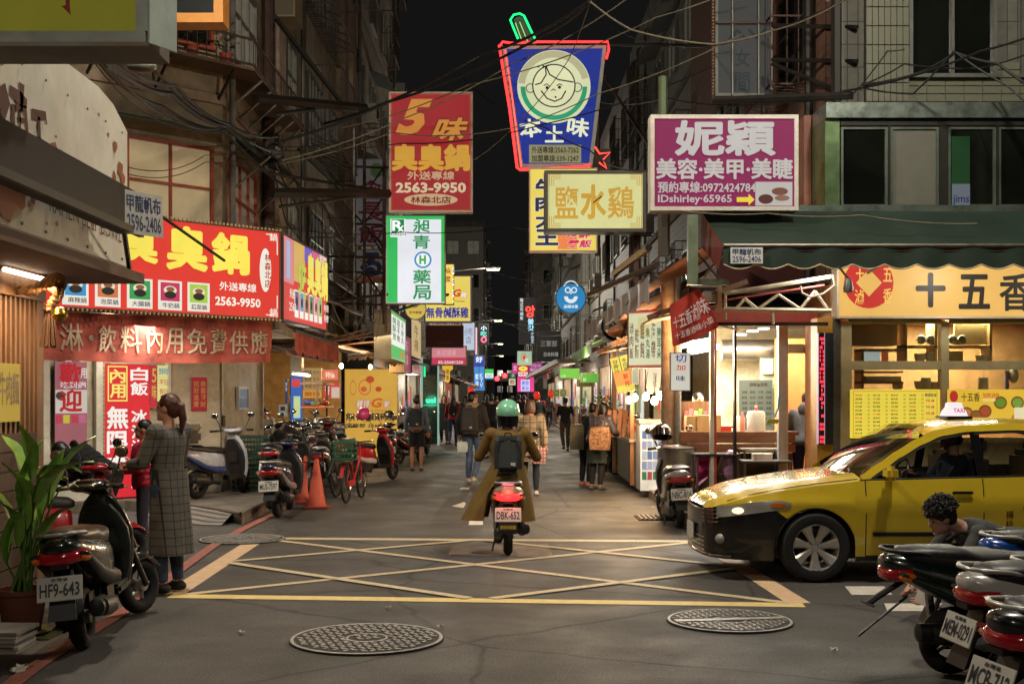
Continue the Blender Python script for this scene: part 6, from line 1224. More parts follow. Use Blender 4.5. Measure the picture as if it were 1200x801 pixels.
# produce plant
t = thing('leafy_plant', 'bushy green plant among the right stalls behind the shoppers', 'plant', P(708, 500, 25)); m_ = MB(); rr = random.Random(9)
for i in range(420):
    a = rr.uniform(0, 2*PI); e = rr.uniform(0, .55); p = Vector((math.cos(a)*e, math.sin(a)*e*.6, rr.uniform(-.1, .75)*(1-e*.6)+.05)); d = Vector((math.cos(a)+rr.uniform(-.6, .6), math.sin(a), rr.uniform(-.7, .6))).normalized()*rr.uniform(.08, .15); s_ = d.cross(Vector((0, 0, 1))).normalized()*.03
    m_.poly([p, p+d*.5+s_, p+d, p+d*.5-s_])
part('foliage', m_, mat('plant_leaf', '#3f5a26', .5), t, None); part('stem', MB().tube([(0, 0, -1.1), (0, 0, .4)], .03, 6), WDD, t)
lamp('POINT', 'bulb_or_fill_light', (2.3, 15.6, 2.55), 70, BULB, .1); lamp('POINT', 'bulb_or_fill_light', (2.2, 19.0, 2.45), 80, BULB, .1); lamp('POINT', 'bulb_or_fill_light', (2.2, 23.0, 2.4), 60, BULB, .1)  # warm fill points added under the tarps, no bulb hangs at them
# AC units hung at right mid street, casings glow in place of falling light
for i, px in enumerate((652, 660)):
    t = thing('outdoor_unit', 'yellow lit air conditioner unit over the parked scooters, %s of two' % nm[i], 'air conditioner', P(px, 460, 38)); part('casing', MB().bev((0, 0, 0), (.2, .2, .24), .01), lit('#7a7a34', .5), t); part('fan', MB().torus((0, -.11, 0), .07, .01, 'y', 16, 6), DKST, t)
sign('green_awning_sign', 'bright green lit awning box far along the right side', (656, 431.5), (679, 443), 31, .5, '#6fc23c', .85, '#8aa050', .01, [('水果', .05, .65, .3, .9, '#c8e8b0')]); sign('green_awning_sign', 'second bright green awning piece lower right of the first', (681, 437), (701, 448), 29, .5, '#5aa83a', .7, '#6a8040', .01, [('鮮', .1, .5, .3, .9, '#c8e8b0')])
sign('dull_yellow_sign', 'dull olive yellow sign under the second green awning', (676, 444), (697, 453), 30, .1, '#6a6420', .6, '#4a4420', .01, [('古早味', .1, .1, .9, .9, '#3a3010')])
t = thing('wooden_roof', 'shabby timber roof edge above the bright green awnings', 'awning', P(655, 428, 33)); part('boards', MB().slab([(-.9, 0, -.4), (0, 0, .05), (.9, 0, .08), (.9, 2, .2), (0, 2, .2), (-.9, 2, -.3)], (0, 0, .04)), WD, t, None)
# ---------------------------------------------------------------- vehicles
def car_paint(c, rough=.22, coat=.8): return mat('gloss_'+c, c, rough, var=.06, coat=coat)
RUB = mat('rubber', '#141312', .75, var=.3, scale=20, bump=.2); BLKP = mat('black_plastic', '#161514', .45, var=.2); BLKG = car_paint('#0c0c0c'); SEATM = mat('seat_vinyl', '#1b1817', .42, var=.2, bump=.1); CHR = mat('chrome', '#c0bcb4', .12, 1.0); ALLOY = mat('alloy', '#b4b1aa', .32, .35, dirt=.2); ENG = mat('engine_alu', '#4a4843', .45, .7, dirt=.5, scale=12)
REDL = mat('red_lens', '#8a1016', .15, coat=.8, emit=.03, ecol='#c01018'); AMB = mat('amber_lens', '#b05a18', .15, coat=.8, emit=.06, ecol='#d06010'); CLEAR = mat('clear_lens', '#8c8c84', .12, coat=1.0); PLT = mat('plate_white', '#c4c2b6', .45, dirt=.25, scale=8); PTX = paint('#1c2030', .5)
def ring(y, cx, cz, w, h, n=16, p=2.5, axis='y'):
    r = []
    for i in range(n):
        a = 2*PI*i/n; ca, sa = math.cos(a), math.sin(a); x = w*abs(ca)**(2/p)*(1 if ca >= 0 else -1); z = h*abs(sa)**(2/p)*(1 if sa >= 0 else -1)
        r.append((cx+x, y, cz+z) if axis == 'y' else (cx+x, y+z, cz))
    return r
_sm = {}
def smesh(key, fn, sm=40):
    if key not in _sm: mb = MB(); fn(mb); _sm[key] = mb.mesh(key, sm)
    return _sm[key]
def wheel_parts(par, name, y, R=.215, w=.052, spokes=5, rimm=None):
    o = link(name, smesh('tyre%g' % R, lambda m: m.torus((0, 0, 0), R-w, w, 'x', 28, 10, 1.0)), RUB, par, loc=(0, y, R))
    def rim(m):
        m.lathe([(R-w*1.6, -.03), (R-w*1.05, -.034), (R-w*1.0, 0), (R-w*1.05, .034), (R-w*1.6, .03)], axis='x', n=24, cap=False); m.lathe([(.045, -.06), (.045, .06)], axis='x', n=12)
        for i in range(spokes):
            a = 2*PI*i/spokes; m.tube([(0, math.cos(a)*.03, math.sin(a)*.03), (0, math.cos(a)*(R-w*1.3), math.sin(a)*(R-w*1.3))], [(.02, .014), (.014, .012)], 6)
    link('rim', smesh('rim%g_%d' % (R, spokes), rim), rimm or ALLOY, o)
    return o
def scooter(label, loc, rz, body='#20242a', trim='#161514', seat=None, plate='ABC-123', lean=0.0, steer=0.0, group='scooters parked along the street', lit_tail=False, inner=None, rail='chrome', detail=True, fscale=1.0):
    bm_ = car_paint(body, .25); tm_ = car_paint(trim, .3) if trim != '#161514' else BLKP; im_ = paint(inner, .45) if inner else BLKP
    t = thing('scooter', label, 'scooter', loc, rz, group); t.rotation_euler = (0, lean, rz)
    wheel_parts(t, 'rear_wheel', 0)
    def eng(m):
        m.loft([ring(y, -.10, z, w, h, 12) for y, z, w, h in ((-.12, .22, .03, .05), (-.08, .22, .05, .09), (.1, .23, .055, .1), (.35, .24, .05, .08), (.5, .27, .04, .06))])
        m.bev((.02, .34, .3), (.22, .3, .2), .04); m.box((0, .15, .32), (.12, .3, .08))
    link('engine', smesh('engine', eng), ENG, t)
    def muf(m): m.loft([ring(y, x, z, r, r*1.15, 14, 2) for y, x, z, r in ((-.32, .165, .31, .02), (-.31, .165, .31, .05), (-.1, .16, .29, .062), (.12, .15, .25, .055), (.2, .14, .24, .025), (.42, .09, .2, .02))])
    mo = link('muffler', smesh('muffler', muf), BLKP, t)
    link('muffler_shield', smesh('mshield', lambda m: m.loft([ring(y, .185, z, .045, .055, 10) for y, z in ((-.24, .30), (.05, .27))])), ENG, mo)
    link('rear_shock', smesh('shock', lambda m: m.tube([(-.13, -.06, .28), (-.12, -.1, .56)], .028, 8).tube([(-.13, -.05, .26), (-.12, -.1, .6)], .012, 6)), CHR if detail else ENG, t)
    def rb(m): m.loft([ring(y, 0, z, w, h, 18, 2.6) for y, z, w, h in ((.58, .48, .09, .16), (.5, .5, .14, .20), (.3, .53, .178, .20), (.05, .58, .188, .165), (-.18, .64, .168, .125), (-.34, .69, .135, .085), (-.44, .715, .095, .055), (-.475, .725, .055, .03))])
    link('rear_body', smesh('rear_body', rb, 60), bm_, t)
    def sp_(m):
        for s in (-1, 1): m.loft([ring(y, s*.125, z, .055, h, 10, 2.2) for y, z, h in ((.5, .40, .05), (.3, .43, .07), (.0, .5, .06), (-.3, .62, .035), (-.42, .67, .015))])
    link('side_trim', smesh('side_trim', sp_, 60), tm_, t)
    def se(m): m.loft([ring(y, 0, z, w, h, 18, 3) for y, z, w, h in ((.62, .68, .06, .04), (.56, .69, .11, .06), (.35, .70, .15, .075), (.12, .71, .16, .07), (.0, .74, .16, .075), (-.2, .755, .145, .065), (-.34, .77, .11, .045), (-.38, .77, .06, .02))])
    link('seat', smesh('seat', se, 70), seat or SEATM, t)
    def gr(m): m.tube([(.12, -.14, .76), (.13, -.28, .79), (.11, -.42, .80), (.05, -.46, .80), (-.05, -.46, .80), (-.11, -.42, .80), (-.13, -.28, .79), (-.12, -.14, .76)], [(.016, .012)]*8, 8)
    link('grab_rail', smesh('grab_rail', gr, 60), {'chrome': ALLOY, 'black': BLKP}[rail], t)
    def tl_(m): m.loft([ring(y, 0, .655+dz, w, h, 14, 3) for y, w, h, dz in ((-.34, .15, .045, .01), (-.41, .135, .048, 0), (-.455, .10, .04, -.005), (-.475, .05, .025, -.005))])
    tl = link('tail_light', smesh('tail_light', tl_, 60), glow('#ff2a2a', 2.2) if lit_tail else REDL, t)
    for s in (-1, 1): link('turn_signal', smesh('ts%d' % s, lambda m: m.ell((s*.145, -.37, .645), (.035, .06, .03), 10, 6)), AMB, t)
    if lit_tail:
        part('brake_light', MB().bev((0, -.455, .79), (.12, .02, .03), .008), glow('#ff5060', 3), t)
    def fe(m): m.slab([(-.06, -.36, .62), (.06, -.36, .62), (.085, -.50, .28), (-.085, -.50, .28)], (0, .015, 0)).box((0, -.4, .60), (.1, .14, .03)).loft([[(-.07, -.2, .44), (.07, -.2, .44), (.07, -.2, .46), (-.07, -.2, .46)], [(-.065, -.36, .36), (.065, -.36, .36), (.065, -.36, .38), (-.065, -.36, .38)]])
    if plate is not None: link('mud_flap', smesh('mud_flap', fe, None), BLKP, t)
    else: part('fender_rod', MB().tube([(0, -.3, .62), (0, -.5, .5), (0, -.56, .46)], .02, 6).tube([(-.08, -.56, .46), (.08, -.56, .46)], .008, 5).tube([(0, -.3, .5), (0, -.62, .26)], .009, 5), BLKP, t)
    pm = Matrix.Translation((0, -.485, .475)) @ Matrix.Rotation(-.32, 4, 'X')
    if plate is not None: po = link('license_plate', smesh('plate', lambda m: m.bev((0, 0, 0), (.27, .008, .15), .003)), PLT, t); po.matrix_local = pm
    if plate:
        m_ = MB(); text_mb(m_, plate, -.118, -.05, .118, .035, -.006, bold=.02)
        if detail: text_mb(m_, '台灣省', -.05, .045, .05, .065, -.006)
        part('lettering', m_, PTX, po, None)
    def fl(m): m.bev((0, .78, .285), (.30, .42, .07), .02).bev((0, .62, .36), (.16, .2, .14), .04)
    link('floorboard', smesh('floorboard', fl), im_, t)
    def ls(m): m.loft([ring(y, 0, z, w, h, 18, 2.6, 'z') for y, z, w, h in ((.99, .26, .13, .06), (1.0, .38, .165, .055), (.985, .52, .19, .05), (.955, .66, .2, .05), (.92, .80, .165, .055), (.885, .90, .11, .05), (.87, .95, .06, .03))])
    link('front_shield', smesh('front_shield', ls, 60), bm_, t)
    def li(m): m.loft([ring(y, 0, z, w, h, 18, 3, 'z') for y, z, w, h in ((.93, .29, .125, .04), (.93, .4, .165, .035), (.915, .55, .185, .035), (.89, .68, .18, .035), (.86, .8, .13, .035), (.84, .87, .08, .03))])
    link('inner_shield', smesh('inner_shield', li, 60), im_, t)
    def gb(m): m.bev((0, .875, .60), (.2, .05, .2), .015)
    link('glove_box', smesh('glove_box', gb), im_, t)
    # front assembly on a steering pivot
    fa_ = bpy.data.objects.new('steering', None); COL.objects.link(fa_); fa_.parent = t; fa_.matrix_local = Matrix.Translation((0, .93, 0)) @ Matrix.Rotation(steer, 4, 'Z') @ Matrix.Translation((0, -.93, 0)); fa_.empty_display_size = .05
    def pc(name, key, fn, m, sm=50): return link(name, smesh(key, fn, sm), m, fa_)
    w_ = wheel_parts(fa_, 'front_wheel', 1.25)
    pc('fork', 'fork', lambda m: [m.tube([(s*.075, 1.25, .215), (s*.075, 1.12, .5), (s*.06, 1.03, .62)], .022, 8) for s in (-1, 1)], ENG)
    pc('front_fender', 'front_fender', lambda m: m.grid(lambda u, v: (.075*math.sin((v-.5)*PI), 1.25+math.cos(.5+u*2.2)*(.245-.02*abs(v-.5)*2), .215+math.sin(.5+u*2.2)*(.245-.05*abs(v-.5)*2)), 14, 8), bm_)
    pc('handlebar_cover', 'hbc', lambda m: m.loft([ring(y, 0, z, w, h, 16, 2.4) for y, z, w, h in ((.72, 1.0, .05, .02), (.76, 1.005, .13, .035), (.84, 1.01, .155, .05), (.92, .985, .12, .06), (.97, .96, .07, .04), (.985, .95, .03, .02))]), bm_ if detail else bm_)
    pc('headlight', 'headlight', lambda m: m.ell((0, .955, .965), (.085, .045, .042), 14, 8), CLEAR)
    pc('dashboard', 'dash', lambda m: m.bev((0, .80, 1.045), (.15, .09, .02), .008), mat('dash_glass', '#3a3428', .15, coat=.6))
    for s in (-1, 1):
        pc('handlebar', 'bar%d' % s, lambda m: m.tube([(s*.1, .84, 1.0), (s*.22, .80, 1.005), (s*.34, .75, 1.0)], .013, 8), CHR); pc('grip', 'grip%d' % s, lambda m: m.tube([(s*.23, .795, 1.005), (s*.345, .747, 1.0)], .019, 10), RUB)
        pc('brake_lever', 'lev%d' % s, lambda m: m.tube([(s*.17, .86, 1.0), (s*.24, .86, .99), (s*.33, .82, .985)], [.012, .007, .006], 6), ALLOY)
        pc('mirror', 'mir%d' % s, lambda m: m.tube([(s*.19, .82, 1.01), (s*.23, .86, 1.12), (s*.27, .85, 1.2)], .007, 6).ell((s*.29, .845, 1.24), (.06, .018, .045), 14, 8), BLKP)
        pc('mirror_glass', 'mirg%d' % s, lambda m: m.ell((s*.29, .832, 1.24), (.052, .006, .038), 14, 8), mat('mirror_glass', '#d8d8d0', .05, 1.0))
    if fscale != 1: t.scale = (fscale,)*3
    link('centre_stand', smesh('cstand', lambda m: m.tube([(-.12, .42, .2), (-.17, .36, .02), (-.17, .3, .01)], .012, 6).tube([(-.1, .4, .22), (.1, .4, .22)], .012, 6)), ENG, t)
    return t
def helmet(label, loc, c, rz=0, tilt=(0, 0), visor=True, half=False):
    t = thing('helmet', label, 'helmet', loc, rz); t.rotation_euler = (tilt[0], tilt[1], rz); m_ = car_paint(c, .2)
    part('shell', MB().ell((0, 0, 0), (.13, .15, .135), 22, 14, z0=-.35 if not half else -.05).ell((0, 0, 0), (.122, .142, .127), 22, 14, z0=-.35 if not half else -.05), m_, t)
    part('lining', MB().ell((0, 0, -.005), (.118, .138, .12), 16, 10, z0=-.36 if not half else -.06), mat('lining', '#2a2624', .9), t)
    if visor: part('visor', MB().grid(lambda u, v: (.137*math.sin((u-.5)*2.3), .155*math.cos((u-.5)*2.3), .04-.10*v), 14, 4), mat('visor_tint', '#241c18', .06, coat=1.0), t)
    part('rim', MB().tube([(.13*math.cos(a), .15*math.sin(a), -.048 if not half else -.008) for a in [2*PI*i/24 for i in range(25)]], .006, 6), BLKP, t)
    part('strap', MB().tube([(-.1, .03, -.06), (-.08, .02, -.14), (0, .01, -.18), (.08, .02, -.14), (.1, .03, -.06)], .006, 5), BLKP, t)
    return t
g = G(90, 768)
hf = scooter('black scooter with plate HF9-643 parked at the lower left beside the plant', (g.x-.02, g.y+.2, 0), .13, '#10160f', seat=mat('brown_seat', '#3a2a22', .35, var=.2), plate='HF9-643', lean=-.09, steer=-.5, inner='#121a14', fscale=1.03)
scooter('white and blue scooter with plate 7388 parked on the platform by the cream door', (-4.62, 17.9, .15), -.47, '#a8a8ac', '#28386a', plate='L6-7388', group='scooters parked along the street', steer=.4, lean=-.05)
scooter('dark blue scooter with plate MUS-7597 at the platform corner', (-3.15, 16.6, 0), -.03, '#1a2238', '#8a8a90', plate='MUS-7597', steer=.35, lean=-.06)
scooter('grey scooter with a big red tail light behind the traffic cones', (-3.2, 20.8, 0), .06, '#54504c', '#2a2826', plate='E57-150', steer=-.5, lean=-.05)
scooter('bright red scooter with a pink helmet on its bars', (-2.95, 23.2, 0), -.65, '#b01a24', '#c8c0b8', plate='BGW-31', steer=.3, lean=-.06)
scooter('black scooter with a white plate in front of the yellow chicken board', (-2.62, 27.3, 0), .1, '#1c1c20', '#7a5a48', plate='YZ-8840', steer=.4, lean=-.06)
scooter('grey and red scooter half hidden beyond the yellow chicken board', (-2.55, 33, 0), -.3, '#3a3634', '#8a1a1a', plate='', steer=.2)
scooter('brown silver scooter with plate NBC-816 beside the rusty pole', (2.24, 15.3, 0), -.04, '#8a827c', '#3a3230', plate='NBC-816', steer=.25, lean=-.06)
scooter('red scooter with a long black seat behind the woman in the checked coat', (-4.5, 10.8, 0), -.8, '#8a1420', plate='', steer=.3, lean=-.05)
scooter('black scooter with an orange rimmed wheel at the front of the right hand row', (2.72, 7.3, 0), -1.42, '#0e1a12', '#1c2a1e', plate=None, steer=.3, lean=.04, rail='black', fscale=.97)
scooter('white scooter with plate in the right hand row, beside the black one', (2.85, 6.4, 0), -1.36, '#b0aca4', '#3a3836', plate='MEM-0291', steer=.3, lean=.05, rail='chrome')
scooter('black scooter with a red tail light and plate MCB at the bottom right corner', (2.55, 5.35, 0), -1.25, '#141416', '#7a1a1c', plate='MCB-712', steer=.3, lean=.06)
scooter('grey seated scooter with a lime green stripe behind the black one', (3.12, 7.75, 0), -1.4, '#2a2c2a', '#4fae3a', seat=mat('grey_seat', '#5a554e', .5, var=.15), plate='', steer=-.3, lean=.05, fscale=.88)
scooter('blue fairing scooter farthest back in the right hand row', (3.72, 8.35, 0), -1.4, '#1c50a8', '#8a2a6a', plate='', steer=-.2, lean=.05, fscale=.93)
scooter('silver scooter filling the gap at the right edge of the near row', (3.35, 6.95, 0), -1.38, '#9a9a9c', '#3a2a2a', plate='', steer=.3, lean=.05, fscale=.95)
scooter('dark green scooter with an amber light cut by the bottom right corner', (3.0, 4.75, 0), -1.3, '#16241c', '#20201c', plate='', steer=.3, lean=.05)
rd = scooter('beige and white scooter ridden up the middle of the street, tail light on', (.03, 12.75, 0), 0, '#a8927c', '#5a3a2c', plate='DBK-652', lit_tail=True, group=None)
part('mud_guard_badge', MB().bev((0, -.505, .35), (.2, .01, .1), .004), paint('#2a2c20', .4), rd)
m_ = MB(); text_mb(m_, '請保持距離', -.08, .33, .08, .37, -.515, bold=.02); part('lettering', m_, paint('#c8a83c'), rd, None)
lamp('POINT', 'tail_light_glow', (.03, 12.2, .66), 1.6, (1, .12, .1), .05)
# row of scooters on the right, beyond the shoppers
for x, y, rz_, c, tr_, lb_ in ((-3.75, 21.6, .5, '#1c1c20', '#8a8a8c', 'black scooter squeezed in beside the grey one behind the cones'), (-3.9, 22.8, -.5, '#5a1a20', '#161514', 'maroon scooter at the edge of the left food stall'), (-3.55, 18.9, -.2, '#23262c', '#a0a0a0', 'dark grey scooter between the crates and the dark blue one'), (-3.3, 25.2, .3, '#8a8a88', '#2a2826', 'silver scooter before the yellow chicken board'), (-2.6, 29.6, -.4, '#2a2226', '#7a1a1a', 'dark scooter right of the yellow chicken board')): scooter(lb_, (x, y, .15 if x < -3.5 else 0), rz_, c, tr_, plate='', steer=.3, lean=-.05)
proto = None; rr = random.Random(5); cols = ['#1a1a1c', '#6a6a70', '#8a1a1c', '#1c2a50', '#a0a09c', '#14201a']
protos = []
for i in range(13):
    y = 25.5+i*1.0; loc = (2.35+.05*i*.3+rr.uniform(-.08, .08), y, 0); rz = -1.1+rr.uniform(-.15, .15); c = cols[i % 6]
    lab = 'scooter in the far right row beyond the shoppers, %s from the near end' % ('first second third fourth fifth sixth seventh eighth ninth tenth eleventh twelfth thirteenth'.split()[i])
    if i < 6: o_ = scooter(lab, loc, rz, c, plate='', detail=False, steer=rr.uniform(-.4, .4), group='scooters in the far right row'); protos.append(o_)
    else: o_ = copy_tree(protos[i % 6]); o_.location = loc; o_.rotation_euler = (0, 0, rz); o_['label'] = lab
for i in range(5):
    o_ = copy_tree(protos[(i*2) % 6]); o_.location = (-3.1+rr.uniform(-.1, .1), 37+i*2.4, 0); o_.rotation_euler = (0, 0, 1.0+rr.uniform(-.2, .2)); o_['label'] = 'scooter parked far down the left side, %s beyond the green neon doorway' % nm[i]; o_['group'] = 'scooters far down the left side'
# helmets on scooters
helmet('glossy brown black helmet on the mirror of the scooter by the rusty pole', (2.07, 15.75, 1.2), '#2a201c', 2.6, (.3, .2))
helmet('black helmet with light marks hung on the dark blue scooter', (-3.12, 17.45, 1.2), '#1a1a1c', 2.2, (.35, -.2))
helmet('pink helmet hung on the bars of the red scooter', P(426, 485, 24), '#d0407a', -.6, (.4, .3), visor=False)
helmet('black and white open helmet hung over the yellow chicken board scooter', P(456, 487, 28), '#1c1c1e', .3, (.2, 0), half=True)
helmet('grey helmet hung low beside the yellow chicken board', P(468, 508, 31), '#6a625a', 1.3, (.2, 0))
# top box on white scooter
t = thing('top_box', 'black luggage box with red reflectors on the white and blue scooter', 'luggage box', (-4.72, 17.55, .97), -.47); part('box', MB().bev((0, 0, .12), (.42, .36, .2), .05), BLKP, t); part('lid', MB().bev((0, 0, .26), (.43, .37, .1), .04), BLKG, t); part('reflector', MB().bev((0, -.185, .17), (.3, .02, .05), .006), REDL, t)

# --- bicycles
def bicycle(label, loc, rz, c, crate_c=None):
    t = thing('bicycle', label, 'bicycle', loc, rz); R_ = .31
    for nm_, y in (('rear_wheel', 0), ('front_wheel', 1.0)):
        o_ = link(nm_, smesh('biketyre', lambda m: m.torus((0, 0, 0), R_-.02, .02, 'x', 32, 6)), RUB, t, loc=(0, y, R_))
        link('spoke', smesh('spokes', lambda m: [m.tube([(0, 0, 0), (0, math.cos(a)*(R_-.03), math.sin(a)*(R_-.03))], .0025, 3) for a in [2*PI*i/18 for i in range(18)]]+[m.torus((0, 0, 0), R_-.04, .008, 'x', 28, 4)]), CHR, o_)
    f_ = paint(c, .35); part('frame', MB().tube([(0, 0, R_), (0, .42, R_-.02), (0, .88, .68), (0, .92, .78)], .018, 8).tube([(0, .42, R_), (0, .3, .78)], .016, 8).tube([(0, 0, R_), (0, .32, .66)], .01, 6), f_, t)
    part('fork', MB().tube([(0, 1.0, R_), (0, .9, .72), (0, .87, .92)], .014, 8), f_, t); part('handlebar', MB().tube([(-.27, .72, .96), (-.2, .84, .95), (0, .88, .93), (.2, .84, .95), (.27, .72, .96)], .012, 8), CHR, t); part('saddle', MB().ell((0, .26, .82), (.08, .13, .035), 12, 8), SEATM, t)
    part('mudguard', MB().grid(lambda u, v: (.03*(v-.5)*2, math.cos(.2+u*2.6)*(R_+.03), R_+math.sin(.2+u*2.6)*(R_+.03)), 14, 2), f_, t); part('chain_case', MB().bev((.04, .2, R_), (.02, .45, .1), .01), f_, t)
    part('pedal', MB().tube([(-.1, .42, R_-.14), (0, .42, R_), (.1, .42, R_+.12)], .01, 5), BLKP, t); part('carrier', MB().box((0, -.08, .66), (.2, .4, .015)).tube([(0, 0, R_), (.06, -.1, .65)], .008, 5).tube([(0, 0, R_), (-.06, -.1, .65)], .008, 5), CHR, t, None)
    return t
bicycle('red bicycle carrying the green crate near the traffic cones', (-2.5, 18.8, 0), -.12, '#a82a2c'); bicycle('dark bicycle standing between the scooters by the cones', (-3.0, 18.9, 0), -.2, '#2c2a2a')
crate(None, 'green plastic crate on the carrier of the red bicycle', (-2.52, 18.75, .68), (.36, .3, .3), paint('#1f4a2c', .5))
for k in range(3): crate(None, 'dark green plastic crate stacked behind the white scooter, %s from the ground' % nm[k], (-4.15, 19.5, .15+k*.3), (.55, .4, .29), paint('#16301f', .55), .1, group='stacked crates')
# cones
def cone(px, py, lab):
    g_ = G(px, py); t = thing('traffic_cone', lab, 'traffic cone', (g_.x, g_.y, 0)); part('cone', MB().lathe([(.15, .03), (.14, .05), (.03, .74), (.001, .75)], n=20), mat('cone_orange', '#b8482c', .6, dirt=.35, scale=8), t); part('base', MB().bev((0, 0, .018), (.4, .4, .035), .012), mat('cone_base', '#8a3424', .7, dirt=.4), t)
cone(371, 595, 'orange traffic cone, the nearer of two by the scooters'); cone(358, 589, 'orange traffic cone tucked behind the nearer one')

# --- taxi
tx_ = thing('taxi', 'yellow taxi with a black front bumper driving in from the right', 'taxi', (2.80, 11.70, 0), .025)
TY = mat('taxi_yellow', '#cdb02c', .2, var=.04, coat=1.0); TB = mat('bumper_black', '#090808', .3, coat=.35); SEAM = mat('seam', '#1a1408', .8)
def interp(tab, x):
    if x <= tab[0][0]: return tab[0][1]
    for (a, b), (c, d) in zip(tab, tab[1:]):
        if x <= c: k = (x-a)/(c-a); k = k*k*(3-2*k)*.35+k*.65; return b+(d-b)*k
    return tab[-1][1]
zs_ = [(-.95, .62), (-.90, .66), (-.8, .70), (-.6, .765), (-.3, .83), (.1, .885), (.5, .925), (1.5, .945), (2.5, .97), (3.1, 1.0), (3.45, .99), (3.6, .9)]
wp_ = [(-.95, .36), (-.93, .50), (-.88, .62), (-.78, .72), (-.6, .79), (-.3, .835), (.1, .855), (.6, .868), (2.6, .868), (3.0, .85), (3.35, .80), (3.52, .7), (3.6, .5)]
def zbot(x):
    z = .19 if x > -.5 else .19+.02*(-.5-x)
    for xw in (0, 2.6):
        d = abs(x-xw)
        if d < .37: z = max(z, .315+math.sqrt(.37*.37-d*d)*.98)
    return z
def yside(x, z):
    s = interp(zs_, x); k = max(0, min(1, (z-.19)/(s-.19))); return interp(wp_, x)*(1-.045*(1-k)**2-.05*max(0, k-.6)**1.5/.25+.0)+.012*math.exp(-((z-.72)/.05)**2)
xs = sorted(set([round(-.95+.05*i, 3) for i in range(92) if -.95+.05*i <= 3.6]+[round(xw+.37*math.cos(PI*i/16), 3) for xw in (0, 2.6) for i in range(17)]+[-.94, -.92, 3.58]))
def zrow(x, j, n):
    lo = zbot(x); hi = interp(zs_, x); m = max(lo, .578+.15*(x+.95)-.9*max(0, x+.37)) if x < 0 else lo+(hi-lo)*.12
    if x >= 0: m = max(lo, .235)
    return lo+(m-lo)*j/5 if j <= 5 else m+(hi-m)*(j-5)/(n-5)
def side_faces(pred, mb, n=14):
    for s in (-1, 1):
        cols_ = [[(x, s*yside(x, (z := zrow(x, j, n))), z) for j in range(n+1)] for x in xs]
        for i in range(len(xs)-1):
            for j in range(n):
                q_ = [cols_[i][j], cols_[i+1][j], cols_[i+1][j+1], cols_[i][j+1]]; cxx = sum(v[0] for v in q_)/4; cz = sum(v[2] for v in q_)/4
                if pred(cxx, cz, j): mb.add(q_, [(0, 1, 2, 3)])
isb = lambda x, z, j: j < 5 and (x < 0 or z < .24)
b_ = MB(); side_faces(lambda x, z, j: not isb(x, z, j), b_)
hz_ = [(-.95, .64), (-.88, .705), (-.75, .775), (-.5, .85), (-.1, .915), (.3, .965), (.45, .985)]
def hood(u, v):
    x = -.93+1.38*u; w = interp(wp_, x)*.95; y = (v*2-1)*w; zc = interp(hz_, x); ze = interp(zs_, x); return (x, y*(1), ze+(zc-ze)*(1-abs(v*2-1)**2.6)+.012*math.exp(-((abs(v*2-1)-.62)/.1)**2))
b_.grid(hood, 26, 18)
def trunk(u, v):
    x = 3.05+.55*u; w = interp(wp_, x)*.95; y = (v*2-1)*w; ze = interp(zs_, x); return (x, y, ze+.06*(1-abs(v*2-1)**2.5)*(1-u))
b_.grid(trunk, 8, 12); b_.poly([(3.6, -.48, .3), (3.6, .48, .3), (3.6, .48, .9), (3.6, -.48, .9)])
part('body', b_, TY, tx_, 38)
b_ = MB(); side_faces(isb, b_); b_.grid(lambda u, v: (-.95-.02*math.cos((v-.5)*PI), (v-.5)*.74, .2+.42*u), 8, 10).poly([(-.95, -.36, .2), (-.95, .36, .2), (-.5, .8, .2), (-.5, -.8, .2)]); part('front_bumper', b_, TB, tx_, 38)
part('underbody', MB().box2((-.6, -.7, .2), (3.4, .7, .34)).box2((.42, -.8, .2), (2.2, .8, .3)), BLKP, tx_, None)
def arch(xw, s): return MB().grid(lambda u, v: (xw+.36*math.cos(PI*u), s*(.86-.5*v), .315+.36*math.sin(PI*u)), 14, 2)
for xw in (0, 2.6): [part('wheel_arch', arch(xw, s), BLKP, tx_) for s in (-1, 1)]
# roof line
rl_ = [(.42, .96), (.6, 1.07), (.8, 1.19), (1.0, 1.295), (1.2, 1.375), (1.45, 1.415), (1.9, 1.43), (2.3, 1.415), (2.6, 1.37), (2.85, 1.27), (3.1, 1.12), (3.25, 1.0)]
def ry_(x, z): b = interp(zs_, x); k = max(0, min(1, (z-b)/(1.43-b))); return (interp(wp_, x)-.06)*(1-k)+.575*k
def cant(x): z = interp(rl_, x); return z
def roofp(u, v):
    x = 1.08+1.72*u; z = cant(x); w = ry_(x, z); y = (v*2-1)*w; return (x, y, z+.055*(1-abs(v*2-1)**2.2))
part('roof', MB().grid(roofp, 24, 16), TY, tx_, 50)
def strip(x0, x1, w0, w1, n, m, name, off=.0):
    mb = MB()
    for s in (-1, 1):
        def fn(u, v):
            x = x0+(x1-x0)*u; z = cant(x)-(w0+(w1-w0)*u)*v; xx = x+(.04*v if w0 > .0 else 0); return (xx, s*(ry_(xx, z)+off), z+.004)
        mb.grid(fn, n, 2)
    return part(name, mb, m, tx_, 60)
strip(.42, 3.22, .055, .06, 50, TY, 'roof_rail', .004)
strip(.5, 3.15, .085, .085, 50, BLKP, 'window_trim', -.004)
GL = glass_mat('car_glass', (.88, .92, .88), .04); GLW = glass_mat('windscreen_glass', (.7, .75, .7), .2)
def ws_(u, v):
    x0 = .36+.12*abs(v*2-1)**2; x1 = 1.10; x = x0+(x1-x0)*u; z = (.955+.0*u)+(1.425-.955)*(u**.86)+(-.03)*abs(v*2-1)**2*u; w = .74*(1-u)+.565*u; return (x, (v*2-1)*w, z)
part('windscreen', MB().grid(ws_, 12, 14), GLW, tx_, 60)
